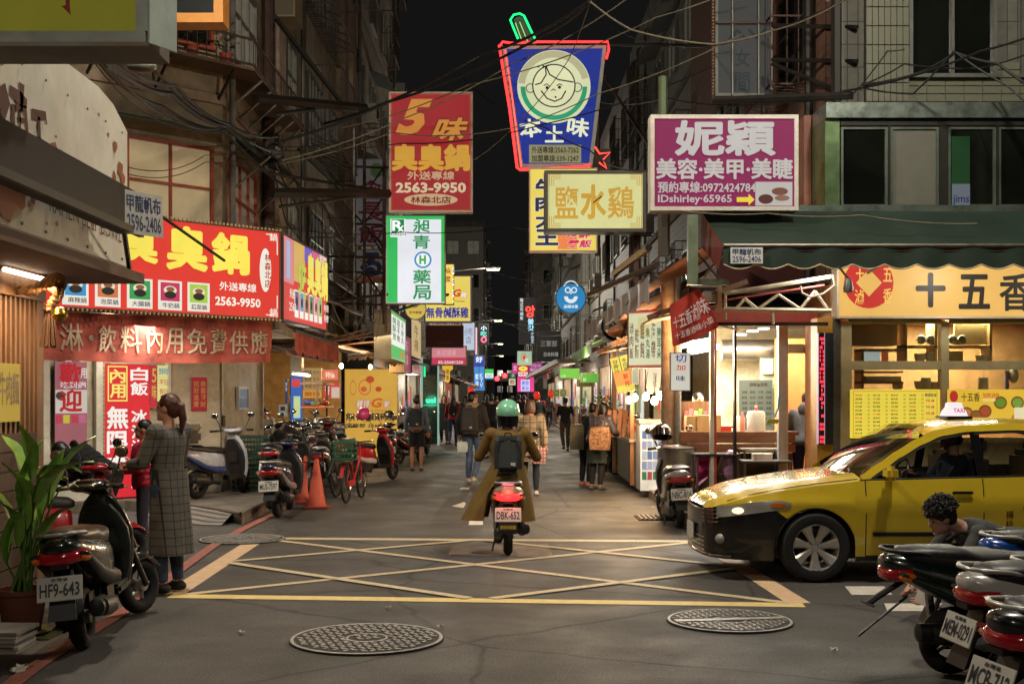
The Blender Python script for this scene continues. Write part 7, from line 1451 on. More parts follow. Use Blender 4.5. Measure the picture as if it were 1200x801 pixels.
part('rear_window', MB().grid(lambda u, v: (3.15-.42*u, (v*2-1)*(.68*(1-u)+.58*u), 1.03+.34*u), 6, 8), GL, tx_, 60)
def swin(name, xa, xb):
    for s in (-1, 1):
        mb = MB()
        def fn(u, v):
            x = xa+(xb-xa)*u; zt_ = cant(x)-.05; zb_ = interp(zs_, x)+.0; z = zb_+(zt_-zb_)*v; return (x, s*(ry_(x, z)-.012), z)
        mb.grid(fn, 14, 4); part(name, mb, GL, tx_, 60)
swin('front_side_window', .56, 1.50); swin('rear_side_window', 1.60, 2.62); swin('quarter_window', 2.66, 3.0)
for xa, w_, nm_, s in ((1.505, .09, 'b_pillar', 1), (2.62, .04, 'c_pillar', 1), (1.505, .09, 'b_pillar', -1), (2.62, .04, 'c_pillar', -1)):
    mb = MB()
    mb.grid(lambda u, v: (xa+w_*u, s*(ry_(xa, (z := interp(zs_, xa)+(cant(xa)-.04-interp(zs_, xa))*v))-.002), z), 1, 5)
    part('centre_pillar' if nm_[0] == 'b' else 'rear_pillar', mb, BLKG, tx_, None)
mb = MB()
for s in (-1, 1): mb.tube([(x, s*(yside(x, interp(zs_, x))-.03), interp(zs_, x)+.006) for x in [.42+.1*i for i in range(28)]], [(.028, .01)]*28, 6)
part('waist_trim', mb, BLKP, tx_)
mb = MB()
for s in (-1, 1): mb.tube([(x, s*(interp(wp_, x)*.955), interp(zs_, x)+.004) for x in [-.3+.1*i for i in range(36)]], [(.03, .012)]*36, 6)
# seams, handles, mouldings
for s in (-1,):
    for path in ([(.46, z) for z in (.24, .4, .6, .8, .925)], [(1.54, z) for z in (.24, .4, .6, .8, .94)], [(2.33, z) for z in (.72, .8, .96)]+[], [(.46, .24), (1.0, .24), (1.54, .24), (2.2, .24)]):
        part('door_seam', MB().tube([(x, s*(yside(x, z)+.0005), z) for x, z in path], .005, 5), SEAM, tx_)
    part('bonnet_seam', MB().tube([Vector(hood(u, .045))+Vector((0, -.004, .003)) for u in (.12, .3, .5, .7, .85, .97)], .004, 5), SEAM, tx_)
    for x in (1.34, 2.35): part('door_handle', MB().bev((x, s*(yside(x, .82)+.025), .815), (.2, .03, .028), .01), BLKP, tx_)
    for a, b in ((.52, 1.48), (1.6, 2.2)): part('body_moulding', MB().box(((a+b)/2, s*(yside(1, .44)+.008), .44), (b-a, .02, .035)), BLKP, tx_, None)
    part('side_mirror', MB().bev((.64, s*.98, 1.0), (.1, .2, .13), .035).box((.68, s*.88, .96), (.06, .1, .03)), TY, tx_)
# headlights, grille, fog lamps, plates
def patch(x0, x1, zlo, zhi, off, m, name, s=-1, n=12):
    return part(name, MB().grid(lambda u, v: ((x := x0+(x1-x0)*u), s*(yside(x, (z := zlo(u)+(zhi(u)-zlo(u))*v))+off), z), n, 5), m, tx_, 60)
for s in (-1, 1):
    patch(-.86, -.22, lambda u: .575+.10*u, lambda u: .675+.105*u-.06*u**6, .006, CLEAR, 'headlight', s)
    part('headlight_bulb', MB().ell((-.67, s*(yside(-.67, .65)-.005), .645), (.075, .03, .032), 14, 8), glow('#ffd8b0', 1.5), tx_); patch(-.40, -.27, lambda u: .68, lambda u: .72, .0085, AMB, 'turn_signal', s)
    part('fog_lamp', MB().ell((-.83, s*.655, .38), (.05, .045, .05), 12, 8), CLEAR, tx_)
    part('tail_light', MB().bev((3.52, s*.66, .85), (.12, .16, .16), .03), REDL, tx_)
for s in (-1, 1):
    patch(-.948, -.835, lambda u: .50+.02*u, lambda u: .645+.035*u, .004, BLKG, 'grille_side', s); patch(-.925, -.70, lambda u: .30, lambda u: .47-.05*u, .004, BLKP, 'fog_lamp_bezel', s)
    for k in range(4): part('grille_bar', MB().tube([(x, s*(yside(x, .525+.036*k)+.008), .525+.036*k+.1*(x+.95)) for x in (-.945, -.915, -.88, -.845)], .0055, 5), CHR, tx_)
for k in range(5): part('grille_bar', MB().tube([(-.962+.05*abs(y)**2*3, y, .47+.04*k) for y in [-.42+.12*i for i in range(8)]], .007, 6), CHR, tx_)
for k in range(4): part('lower_grille_bar', MB().tube([(-.965+.05*abs(y)**2*3, y, .25+.04*k) for y in [-.42+.12*i for i in range(8)]], .006, 6), ALLOY, tx_)
part('bumper_trim', MB().tube([(-.97, 0, .225), (-.955, -.4, .225), (-.89, -.63, .225), (-.75, -.76, .23)], .012, 6), CHR, tx_)
part('front_plate', MB().box((-.99, 0, .40), (.01, .32, .15)), PLT, tx_, None)
for xw in (0, 2.6):
    for s in (-1, 1):
        w = thing('w', '', ''); del w['label']; del w['category']; w.name = 'wheel'; w.parent = tx_; w.location = (xw, s*.77, .318)
        link('tyre', smesh('cartyre', lambda m: m.lathe([(.212, -.095), (.25, -.105), (.295, -.1), (.315, -.075), (.318, 0), (.315, .075), (.295, .1), (.25, .105), (.212, .095)], axis='y', n=40, cap=False)), RUB, w)
        def rimf(m):
            m.lathe([(.215, -.09), (.205, -.085), (.195, -.05), (.19, .08)], axis='y', n=36, cap=False); m.lathe([(.001, -.062), (.03, -.062), (.045, -.045)], axis='y', n=16, cap=False)
            for i in range(7):
                a = 2*PI*i/7+.2
                m.loft([[(math.cos(a)*r-math.sin(a)*w2*q, y, math.sin(a)*r+math.cos(a)*w2*q) for q, y in ((-1, yy), (-.6, yy-.014), (.6, yy-.014), (1, yy), (1, yy+.02), (-1, yy+.02))] for r, w2, yy in ((.035, .03, -.05), (.1, .032, -.058), (.15, .042, -.07), (.205, .056, -.085))])
        link('rim', smesh('carrim', rimf, 30), ALLOY, w, rz=0 if s < 0 else PI)
        link('brake_disc', smesh('brakedisc', lambda m: m.lathe([(.001, .0), (.15, .0), (.15, .02), (.001, .02)], axis='y', n=24)), mat('brake', '#2a2622', .5, .6), w)
        link('wheel_nut', smesh('nuts', lambda m: [m.tube([(math.cos(a)*.055, -.066, math.sin(a)*.055), (math.cos(a)*.055, -.05, math.sin(a)*.055)], .009, 6) for a in [2*PI*i/5 for i in range(5)]]), BLKP, w, rz=0 if s < 0 else PI)
# interior
part('dashboard', MB().bev((.62, 0, .88), (.36, 1.3, .16), .05), BLKP, tx_); part('steering_wheel', MB().torus((0, 0, 0), .18, .014, 'x', 24, 8).box((0, 0, 0), (.03, .3, .04)).xf(Matrix.Translation((.93, -.36, .93)) @ Matrix.Rotation(.4, 4, 'Y')), BLKP, tx_)
for y in (-.37, .37):
    part('front_seat', MB().bev((1.35, y, .55), (.5, .5, .2), .05).bev((1.64, y, .85), (.15, .48, .6), .05), mat('seat_cloth', '#5a5248', .8), tx_); part('headrest', MB().bev((1.70, y, 1.22), (.08, .24, .16), .03), mat('seat_cloth', '#5a5248'), tx_)
part('rear_seat', MB().bev((2.55, 0, .8), (.3, 1.2, .7), .06), mat('seat_cloth', '#5a5248'), tx_); part('cabin_floor', MB().box2((.4, -.75, .34), (2.9, .75, .42)), BLKP, tx_, None)
part('wiper', MB().tube([(.42, -.5, .985), (.5, -.15, 1.03), (.55, .1, 1.06)], .01, 5).tube([(.40, .1, .985), (.5, .3, 1.03)], .01, 5), BLKP, tx_); part('toll_tag', MB().bev((1.02, -.40, 1.33), (.02, .08, .08), .004), glow('#e03030', .8), tx_)
ls_ = MB()
for i, ch in enumerate('楊桃汁'): text_mb(ls_, ch, 1.74, .58-.09*i, 1.81, .65-.09*i, 0)
ls_.v = [(v[0], -(yside(1.78, v[2])+.004), v[2]) for v in ls_.v]; part('lettering', ls_, paint('#8a3420', .5), tx_, None)
tsn = thing('taxi_roof_sign', 'small white glowing taxi roof light on the yellow taxi', 'roof light', (4.40, 11.72, 1.475)); part('base', MB().bev((0, 0, .012), (.26, .34, .024), .01), BLKP, tsn); part('lamp_shell', MB().loft([ring(0, 0, z, w, d, 14, 3, 'z') for z, w, d in ((.024, .115, .15), (.07, .1, .135), (.11, .07, .11), (.15, .065, .1), (.155, .05, .09))]), lit('#e8dce0', .95), tsn)
m_ = MB(); text_mb(m_, 'TAXI', -.055, .06, .055, .1, -.14, bold=.03); part('lettering', m_, lit('#c84a6a', .8), tsn, None)
# ---------------------------------------------------------------- people
def remesh(mb, vox, name, sm=3, extra=None):
    me = mb.mesh('tmp'); o = bpy.data.objects.new('tmp', me); TMP.collection.objects.link(o)
    m = o.modifiers.new('r', 'REMESH'); m.mode = 'VOXEL'; m.voxel_size = vox
    if sm: k = o.modifiers.new('s', 'SMOOTH'); k.factor = .5; k.iterations = sm
    out = evaluated(o)
    bpy.data.objects.remove(o); bpy.data.meshes.remove(me); out.name = name; out.materials.clear()
    if extra is not None:
        bm = bmesh.new(); bm.from_mesh(out); vs = [bm.verts.new(v) for v in extra.v]
        for f in extra.f:
            try: bm.faces.new([vs[i] for i in f])
            except ValueError: pass
        bmesh.ops.recalc_face_normals(bm, faces=bm.faces); bm.to_mesh(out); bm.free()
    out.shade_smooth(); return out
SKIN = mat('skin', '#a8735a', .5, var=.08); SKINL = mat('skin_light', '#b88a70', .5, var=.08)
HAIRB = mat('hair_black', '#0e0b0a', .45, var=.4, scale=40, stretch=(6, 6, 1)); HAIRR = mat('hair_brown', '#4a2418', .45, var=.4, scale=40, stretch=(6, 6, 1)); HAIRL = mat('hair_light_brown', '#4a3020', .45, var=.4, scale=40, stretch=(6, 6, 1))
def hand(mb, w, d, side=1, curl=.5, s=1.0):
    """a palm, four unequal curled fingers and a thumb; w wrist, d direction of the forearm"""
    d = Vector(d).normalized(); x = d.cross(Vector((0, 1, 0)));  x = x.normalized() if x.length > .1 else Vector((1, 0, 0)); n = x.cross(d).normalized(); w = Vector(w)
    mb.tube([w-d*.01, w+d*.03*s, w+d*.075*s, w+d*.09*s], [(.026*s, .02*s), (.038*s, .017*s), (.042*s, .016*s), (.035*s, .012*s)], 10)
    for k, (o, l) in enumerate(((-.030, .062), (-.010, .072), (.011, .068), (.031, .052))):
        b = w+d*.082*s+x*o*s*side; c1 = b+d*l*.45*s+n*curl*.012*s; c2 = c1+(d*(1-curl*.6)+n*curl).normalized()*l*.35*s; c3 = c2+(d*(1-curl)+n*curl*1.3).normalized()*l*.3*s
        mb.tube([b, c1, c2, c3], [.0095*s, .0088*s, .0078*s, .006*s], 7)
    b = w+d*.03*s-x*.036*s*side; mb.tube([b, b-x*.026*s*side+d*.03*s+n*.01*s, b-x*.03*s*side+d*.058*s+n*.02*s], [.012*s, .0105*s, .008*s], 7)
POSES = {
 'stand': dict(), 'walk': dict(kl=(-.1, .12, .5), al=(-.1, .05, .09), kr=(.1, .08, .49), ar=(.1, -.30, .14), el=(-.25, -.08, 1.16), wl=(-.26, .02, .92), er=(.25, .0, 1.16), wr=(.26, .16, .94)),
 'walk2': dict(kr=(.1, .13, .5), ar=(.1, .12, .08), kl=(-.1, .02, .48), al=(-.1, -.30, .15), el=(-.24, .05, 1.15), wl=(-.25, .18, .95), er=(.25, -.1, 1.15), wr=(.27, -.08, .9)),
 'hold': dict(el=(-.24, .08, 1.13), wl=(-.16, .28, 1.1), er=(.24, .08, 1.13), wr=(.16, .28, 1.12)),
 'ride': dict(hip=(0, .16, .80), neck=(0, .2, 1.33), head=(0, .23, 1.47), shl=(-.175, .18, 1.265), shr=(.175, .18, 1.265), hl=(-.1, .18, .80), hr=(.1, .18, .80), kl=(-.16, .62, .70), al=(-.12, .70, .36), kr=(.16, .62, .70), ar=(.12, .70, .36), el=(-.31, .26, 1.02), wl=(-.31, .6, 1.0), er=(.31, .26, 1.02), wr=(.31, .6, 1.0)),
 'sit': dict(hip=(0, 0, .60), neck=(0, -.06, 1.14), head=(0, -.03, 1.30), shl=(-.18, -.05, 1.07), shr=(.18, -.05, 1.07), hl=(-.1, 0, .6), hr=(.1, 0, .6), kl=(-.13, .42, .62), al=(-.12, .6, .3), kr=(.13, .42, .62), ar=(.12, .6, .3), el=(-.26, .12, .86), wl=(-.2, .42, .95), er=(.26, .12, .86), wr=(.2, .42, .95)),
 'bend': dict(hip=(0, -.12, .92), neck=(0, .32, 1.20), head=(0, .46, 1.18), shl=(-.18, .27, 1.16), shr=(.18, .27, 1.16), hl=(-.1, -.1, .9), hr=(.1, -.1, .9), el=(-.24, .42, .98), wl=(-.16, .6, .86), er=(.24, .42, .98), wr=(.16, .6, .86), kl=(-.1, .02, .49), kr=(.1, .02, .49)),
 'lean': dict(hip=(0, -.04, .93), neck=(0, .16, 1.40), head=(0, .22, 1.53), shl=(-.18, .13, 1.34), shr=(.18, .13, 1.34), el=(-.25, .2, 1.12), wl=(-.15, .42, 1.05), er=(.25, .2, 1.12), wr=(.15, .42, 1.05)),
 'crouch': dict(hip=(0, -.10, .56), neck=(0, .36, .69), head=(0, .50, .76), shl=(-.19, .31, .66), shr=(.19, .31, .66), hl=(-.1, -.08, .54), hr=(.1, -.08, .54), kl=(-.2, .36, .48), al=(-.14, .1, .09), kr=(.2, .36, .48), ar=(.14, .1, .09), el=(-.25, .50, .40), wl=(-.14, .66, .24), er=(.25, .5, .40), wr=(.12, .66, .26)),
}
BASE = dict(hip=(0, 0, .93), neck=(0, -.01, 1.45), head=(0, .01, 1.585), shl=(-.18, -.01, 1.385), shr=(.18, -.01, 1.385), hl=(-.095, 0, .9), hr=(.095, 0, .9), kl=(-.1, .02, .49), al=(-.1, -.02, .09), kr=(.1, .02, .49), ar=(.1, -.02, .09), el=(-.24, -.02, 1.12), wl=(-.25, .06, .87), er=(.24, -.02, 1.12), wr=(.25, .06, .87))
def person(label, loc, rz, H=1.7, pose='stand', top='#333333', legs='#222233', shoe='#1a1a1a', hair='short', hairm=None, near=False, sleeve=1.0, shorts=False, skirt=None, coat=None, puffy=.0, face=False, slim=1.0, topmat=None, headturn=0.0, hood=None, legmat=None, flat=False, noshoe=False, cap=None):
    J = {k: Vector(v) for k, v in {**BASE, **POSES[pose]}.items()}; S = H/1.7; vox = .011 if near else .019
    t = thing('person', label, 'person', loc, rz); t.scale = (S*slim if False else S, S, S)
    hip, neck, head = J['hip'], J['neck'], J['head']; sp = neck-hip; L_ = sp.length; ax = sp.normalized(); fw = Vector((1, 0, 0)).cross(ax)*-1
    def torso(mb, g=0.0, lo=-.05, hi=1.0):
        tab = [(-.12, .14, .10), (-.03, .165, .115), (.08, .165, .112), (.25, .14, .098), (.42, .145, .105), (.65, .17, .115), (.80, .18, .105), (.90, .15, .085), (.96, .09, .065), (1.02, .055, .055)]
        pts = []; rs = []
        for k, w, d in tab:
            if lo <= k <= hi: pts.append(hip+ax*L_*k+fw*(.02*math.sin(k*3))); rs.append((w*slim+g, d*slim+g))
        mb.tube(pts, rs, 18)
    def seg(mb, a, b, r0, r1, c=None, n=10, mid=None):
        a, b = Vector(a), Vector(b); m_ = a.lerp(b, .35); mb.tube([a, m_, b], [r0, (mid or (r0+r1)/2*1.04), r1], n)
    def arms(mb, g=0.0, frac=1.0):
        for s in 'lr':
            sh, e, w = J['sh'+s], J['e'+s], J['w'+s]; mb.ell(sh, (.062+g, .06+g, .06+g), 12, 8); seg(mb, sh, e, .052+g, .04+g)
            if frac > .5: w2 = e.lerp(w, min(1, (frac-.5)*2)); mb.ell(e, (.041+g,)*3, 10, 6); seg(mb, e, w2, .041+g, .028+g)
    def leg(mb, g=0.0, frac=1.0):
        for s in 'lr':
            h, k, a = J['h'+s], J['k'+s], J['a'+s]; mb.ell(h, (.088+g, .09+g, .09+g), 12, 8); seg(mb, h, k if frac > .5 else h.lerp(k, frac*2), .088+g, .055+g if frac > .5 else .075+g)
            if frac > .5: mb.ell(k, (.056+g,)*3, 10, 6); seg(mb, k, k.lerp(a, (frac-.5)*2), .054+g, .036+g, mid=.058+g)
    hm = Euler((0, 0, headturn)).to_matrix()
    if pose in ('bend', 'crouch'): hm = Euler((-.75 if pose == 'bend' else -.4, 0, headturn)).to_matrix()
    b = MB(); torso(b, -.008, -.12, 1.1); b.tube([neck-ax*.06, neck.lerp(head, .6)], [.056, .05], 12); arms(b, -.008); leg(b, -.008)
    b.ell(head+hm@Vector((0, -.008, .025)), (.076, .094, .098), 20, 14, m=hm); b.ell(head+hm@Vector((0, .022, -.05)), (.056, .066, .062), 16, 10, m=hm); b.ell(head+hm@Vector((0, .08, -.085)), (.026, .022, .022), 10, 6, m=hm)
    b.tube([head+hm@Vector((0, .086, .03)), head+hm@Vector((0, .104, -.012)), head+hm@Vector((0, .09, -.028))], [.008, .0145, .012], 8)
    for s in (-1, 1): b.ell(head+hm@Vector((s*.078, -.005, -.005)), (.011, .022, .032), 8, 6, m=hm)
    b.ell(head+hm@Vector((0, .086, -.056)), (.024, .012, .011), 10, 6, m=hm)
    for s in 'lr':
        a = J['a'+s]; d = Vector((0, 1, 0)); b.tube([a+Vector((0, -.05, -.045)), a+Vector((0, .03, -.045)), a+Vector((0, .12, -.06)), a+Vector((0, .17, -.07))], [(.036, .034), (.04, .038), (.044, .024), (.03, .015)], 10)
    ex = MB()
    for s, sd in (('l', -1), ('r', 1)):
        hand(ex, J['w'+s], J['w'+s]-J['e'+s], sd, .6)
    link('body', remesh(b, vox, 'body', 2, ex), SKINL if face else SKIN, t)
    if face:
        for s in (-1, 1):
            part('eye', MB().ell(head+hm@Vector((s*.032, .079, .012)), (.014, .008, .0075), 10, 6, m=hm), paint('#1a100c', .2), t); part('eyebrow', MB().tube([head+hm@Vector((s*.018, .086, .034)), head+hm@Vector((s*.045, .08, .036))], .004, 5), HAIRB, t)
        part('mouth', MB().ell(head+hm@Vector((0, .0955, -.056)), (.02, .004, .005), 10, 4, m=hm), paint('#7a3a34', .5), t)
    tm = topmat or mat('cloth_'+top, top, .85, var=.15, scale=12, bump=.25, bscale=120); lm_ = legmat or mat('cloth_'+legs, legs, .85, var=.18, scale=10, bump=.25, bscale=120)
    c = MB(); torso(c, .014+puffy, -.12 if not coat else -.03, .97); arms(c, .012+puffy*.8, sleeve)
    if puffy >= .02:
        for k in range(7): c.tube([hip+ax*L_*(.0+.14*k)-ax*.0, hip+ax*L_*(.05+.14*k)], [(.19+puffy, .13+puffy)]*2, 18)
    link('jacket', remesh(c, vox*1.1, 'jacket', 2), tm, t)
    if not (coat and coat.get('full')):
        c = MB(); torso(c, .010, -.12, .1); leg(c, .011, .42 if shorts else (.98 if not skirt else .98)); link('trousers' if not shorts else 'shorts', remesh(c, vox*1.1, 'trousers', 2), lm_, t)
    if skirt:
        c_, z0, fl = skirt; m_ = MB(); m_.grid(lambda u, v: Vector((math.cos(u*2*PI)*(.165+fl*v+.01*math.sin(u*50)*v), math.sin(u*2*PI)*(.12+fl*v+.01*math.sin(u*50)*v), 1.02-(1.02-z0)*v)), 40, 8); part('skirt', m_, mat('cloth_'+c_, c_, .85, var=.15), t)
    if coat:
        z0 = coat['z0']; fl = coat.get('flare', .06); zt = hip.z+.14
        def cf(u, v):
            a = u*2*PI; q_ = coat['fn'](a, v) if 'fn' in coat else Vector((0, 0, 0)); w = (coat.get('w', .186)+fl*v+.012*math.sin(a*5+1)*v); d = (.14+fl*v+.012*math.cos(a*6)*v); return Vector((hip.x+math.cos(a)*w, hip.y+math.sin(a)*d, zt+(z0-zt)*v))+q_
        m_ = MB().grid(cf, 56, 18); m2 = MB().grid(lambda u, v: Vector(cf(u, v))*1.0-Vector((math.cos(u*2*PI)*.008, math.sin(u*2*PI)*.008, 0)), 56, 18); m_.add(m2.v, m2.f); part('coat_skirt', m_, tm, t, 80)
    if not noshoe:
        m_ = MB()
        for s in 'lr':
            a = J['a'+s]; m_.tube([a+Vector((0, -.07, -.045)), a+Vector((0, -.03, -.035)), a+Vector((0, .05, -.04)), a+Vector((0, .13, -.058)), a+Vector((0, .185, -.066))], [(.03, .03), (.045, .045), (.046, .042), (.05, .028), (.03, .016)], 12)
        me = remesh(m_, vox, 'shoes', 1)
        link('shoes', me, mat('shoe_'+shoe, shoe, .6), t)
    hmm = hairm or HAIRB; h = MB(); HV = lambda x, y, z: head+hm@Vector((x, y, z))
    if hair != 'none' and not cap:
        h.ell(HV(0, -.02, .04), (.086, .098, .096), 18, 12, m=hm); h.ell(HV(0, -.05, -.0), (.078, .068, .085), 16, 10, m=hm)
        if hair == 'long': h.tube([HV(0, -.04, .05), HV(0, -.075, -.06), HV(0, -.09, -.18), HV(0, -.085, -.30), HV(0, -.08, -.38)], [(.09, .07), (.1, .06), (.11, .05), (.1, .045), (.06, .02)], 14); [h.tube([HV(s*.08, .0, .03), HV(s*.088, .01, -.08), HV(s*.09, .01, -.2)], [.025, .025, .012], 8) for s in (-1, 1)]
        if hair == 'bob': h.tube([HV(0, -.02, .05), HV(0, -.04, -.04), HV(0, -.045, -.12)], [(.094, .09), (.105, .085), (.095, .07)], 14)
        if hair == 'ponytail': h.tube([HV(.0, -.10, .05), HV(.0, -.128, .03), HV(.0, -.14, -.06), HV(.0, -.132, -.15), HV(.0, -.12, -.2)], [.02, .032, .034, .027, .01], 10)
        if hair == 'curly':
            rr = random.Random(4)
            h = MB().ell(HV(0, -.025, .05), (.098, .108, .1), 18, 12, m=hm).ell(HV(0, -.05, -.0), (.08, .07, .085), 14, 8, m=hm)
            for i in range(620):
                a = rr.uniform(0, 2*PI); e = rr.uniform(-.15, 1); r = math.sqrt(max(0, 1-e*e)); p = HV(r*math.cos(a)*.105, -.025+r*math.sin(a)*.115, .05+e*.115)
                if (hm.transposed()@(p-head)).y > .06 and (hm.transposed()@(p-head)).z < .05: continue
                c_ = Vector((rr.uniform(-1, 1), rr.uniform(-1, 1), rr.uniform(-1, 1)))*.016; d_ = Vector((rr.uniform(-1, 1), rr.uniform(-1, 1), rr.uniform(-1, 1)))*.014; h.tube([p, p+c_, p+c_*.6+d_, p+d_*1.3-c_*.4, p+d_*1.9], [.005, .0055, .005, .004, .002], 5)
        ho = link('hair', h.mesh('hair', 180) if hair == 'curly' else remesh(h, .009 if near else .014, 'hair', 2), hmm, t)
        if near and hair in ('ponytail', 'bob'):
            sm_ = MB(); rr = random.Random(3)
            for i in range(90):
                a = rr.uniform(-1.5, 1.5); o = rr.uniform(.0, .006)
                if hair == 'ponytail': q0 = [HV(math.sin(a)*.062, .05*math.cos(a)+.01, .09+.02*math.cos(a)), HV(math.sin(a)*(.088+o), -.02, .06+.07*math.cos(a)+o), HV(math.sin(a)*.06, -.085-o, .05+.045*math.cos(a)), HV(math.sin(a)*.015, -.115, .048)]
                else: q0 = [HV(math.sin(a)*.05, -.03, .135), HV(math.sin(a)*(.095+o), -.04-.06*math.cos(a), .06), HV(math.sin(a)*(.108+o), -.045-.075*math.cos(a), -.04), HV(math.sin(a)*.1, -.05-.07*math.cos(a), -.13+rr.uniform(-.02, .02))]
                sm_.tube(q0, [.0022, .0035, .003, .0015], 4, False)
            if hair == 'ponytail':
                for i in range(40): a = rr.uniform(0, 6.28); r = rr.uniform(.6, 1.05); sm_.tube([HV(0, -.115, .05), HV(math.cos(a)*.03*r, -.13+math.sin(a)*.03*r, .0), HV(math.cos(a)*.034*r, -.138+math.sin(a)*.032*r, -.09), HV(math.cos(a)*.018*r, -.12, -.22+rr.uniform(-.03, .03))], [.003, .0035, .003, .001], 4, False)
            part('hair_strands', sm_, hmm, ho)
    if cap:
        m_ = MB().ell(HV(0, -.012, .035), (.092, .106, .1), 18, 12, m=hm, z0=-.1); 
        if cap == 'peak': m_.grid(lambda u, v: HV((u-.5)*.15, .085+.075*v*(1-(2*u-1)**2*.4), .045-.02*v), 8, 4)
        part('cap', m_, paint('#10100f' if cap == 'peak' else '#1c2236', .8), t); part('hair', MB().ell(HV(0, -.05, -.02), (.076, .06, .06), 12, 8), hmm, t)
    if hood: part('hood', MB().torus(neck+ax*.02-fw*.03, .085, .04, 'z', 18, 10).ell(neck-fw*.11-ax*.03, (.11, .06, .1), 14, 10), mat('cloth_'+hood, hood, .9), t)
    return t, J, S
def backpack(label, t, J, S, c, base=None, w=.30, h=.42, d=.15, dz=-.02):
    hip, neck = J['hip'], J['neck']; ax = (neck-hip).normalized(); c0 = hip.lerp(neck, .52)+Vector((0, -.15-d/2, dz)); M = t.matrix_basis
    loc = Vector(t.location)+Matrix.Rotation(t.rotation_euler.z, 3, 'Z')@(c0*S); b = thing('backpack', label, 'backpack', loc, t.rotation_euler.z); b.scale = (S, S, S); tilt = -math.atan2((neck-hip).y, (neck-hip).z)
    b.rotation_euler = (tilt, 0, t.rotation_euler.z); m_ = mat('pack_'+c, c, .75, var=.15, bump=.3, bscale=60)
    part('main_pouch', MB().bev((0, 0, 0), (w, d, h), .05), m_, b); part('front_pocket', MB().bev((0, -d/2-.01, -h*.16), (w*.8, .05, h*.45), .02), m_, b); part('zip', MB().tube([(-w*.36, -d/2-.004, h*.0), (-w*.3, -d/2-.004, h*.36), (0, -d/2-.004, h*.42), (w*.3, -d/2-.004, h*.36), (w*.36, -d/2-.004, 0)], .005, 5), BLKP, b)
    part('top_handle', MB().tube([(-.04, d*.3, h/2-.01), (-.03, d*.3, h/2+.03), (.03, d*.3, h/2+.03), (.04, d*.3, h/2-.01)], .008, 6), BLKP, b); part('brand_patch', MB().bev((w*.18, -d/2-.038, -h*.25), (.05, .006, .035), .002), paint('#b8b4a8'), b)
    if base: part('base_panel', MB().bev((0, -.006, -h/2+.035), (w+.012, d+.03, .09), .03), paint(base, .7), b)
    for s in (-1, 1): part('strap', MB().tube([(s*.10, d/2-.02, h/2-.06), (s*.115, d/2+.06, h/2+.01), (s*.13, d/2+.17, h/2-.01), (s*.135, d/2+.25, h/2-.1)], [(.022, .008)]*4, 8), m_, b)
    return b
def bagof(name, label, p, m, w=.28, h=.3, d=.1, handle=.2, rz=0):
    b = thing(name, label, 'bag', p, rz); part('bag', MB().loft([[(-w*k, -d*.5*q, z), (w*k, -d*.5*q, z), (w*k, d*.5*q, z), (-w*k, d*.5*q, z)] for k, q, z in ((.46, 1, -h), (.5, 1.1, -h*.6), (.48, .8, -h*.2), (.44, .35, 0))]), m, b, 80)
    part('handle', MB().tube([(-w*.25, 0, 0), (-w*.18, 0, handle*.8), (0, 0, handle), (w*.18, 0, handle*.8), (w*.25, 0, 0)], .009, 6), paint('#3a2a20', .7), b); return b

# rider
def ridecoat(a, v):
    # flaps blown back beside the seat: wide on the left, narrower on the right
    c, s = math.cos(a), math.sin(a); f = max(0, -s)
    return Vector((c*(.02+(.20 if c < 0 else -.02))*v**1.2-.05*v*f, -.10*v*abs(c), (-.13*v*v*(1 if c < -.3 else .35 if c < .3 else 1.1))+(.28*v if abs(c) < .35 else 0)))
t, J, S = person('person in a long olive brown coat riding the scooter up the street, seen from behind', (.03, 12.72, 0), 0, 1.72, 'ride', '#6e5420', '#2a2a30', '#2a2624', 'bob', HAIRB, near=True, coat=dict(z0=.50, flare=.10, fn=ridecoat), slim=1.08, puffy=.006)
for k in ('wl', 'wr'): pass
backpack('dark grey green backpack on the scooter rider', t, J, S, '#2c3232', None, .29, .40, .14)
helmet('mint green half helmet with white top worn by the scooter rider', (.03, 12.94, 1.525), '#7ec4a0', PI, (0, 0), visor=False)
# woman with the checked coat
CK = pattern_mat('checked_wool', 'grid', '#58554e', '#1e2024', .06, .07, .006, rough=.9, bump=.0)
def wcoat(a, v): return Vector((.0, -.03*v, 0))
t, J, S = person('woman with a ponytail in a long grey checked coat standing by the black scooter', (-2.9, 10.3, 0), 1.15, 1.70, 'hold', '#4e4a42', '#2c3a50', '#1a1614', 'ponytail', HAIRR, near=True, coat=dict(z0=.34, flare=.03, fn=wcoat, w=.178), slim=.93, topmat=CK, face=True, puffy=.012, noshoe=False, headturn=.25)
person('child in a red jacket with black hair beyond the woman in the checked coat', (-3.75, 12.4, 0), 1.9, 1.44, 'hold', '#a01c30', '#2a2a34', '#2a2a2a', 'short', near=False, puffy=.02, face=True)
person('person in a fluffy black jacket bent over behind the red scooter', (-4.05, 11.9, 0), 1.3, 1.6, 'bend', '#0f0d0e', '#1a1a1e', '#1a1a1a', 'short', puffy=.035, topmat=mat('black_fur', '#121011', .95, var=.5, scale=60, bump=1.0, bscale=90))
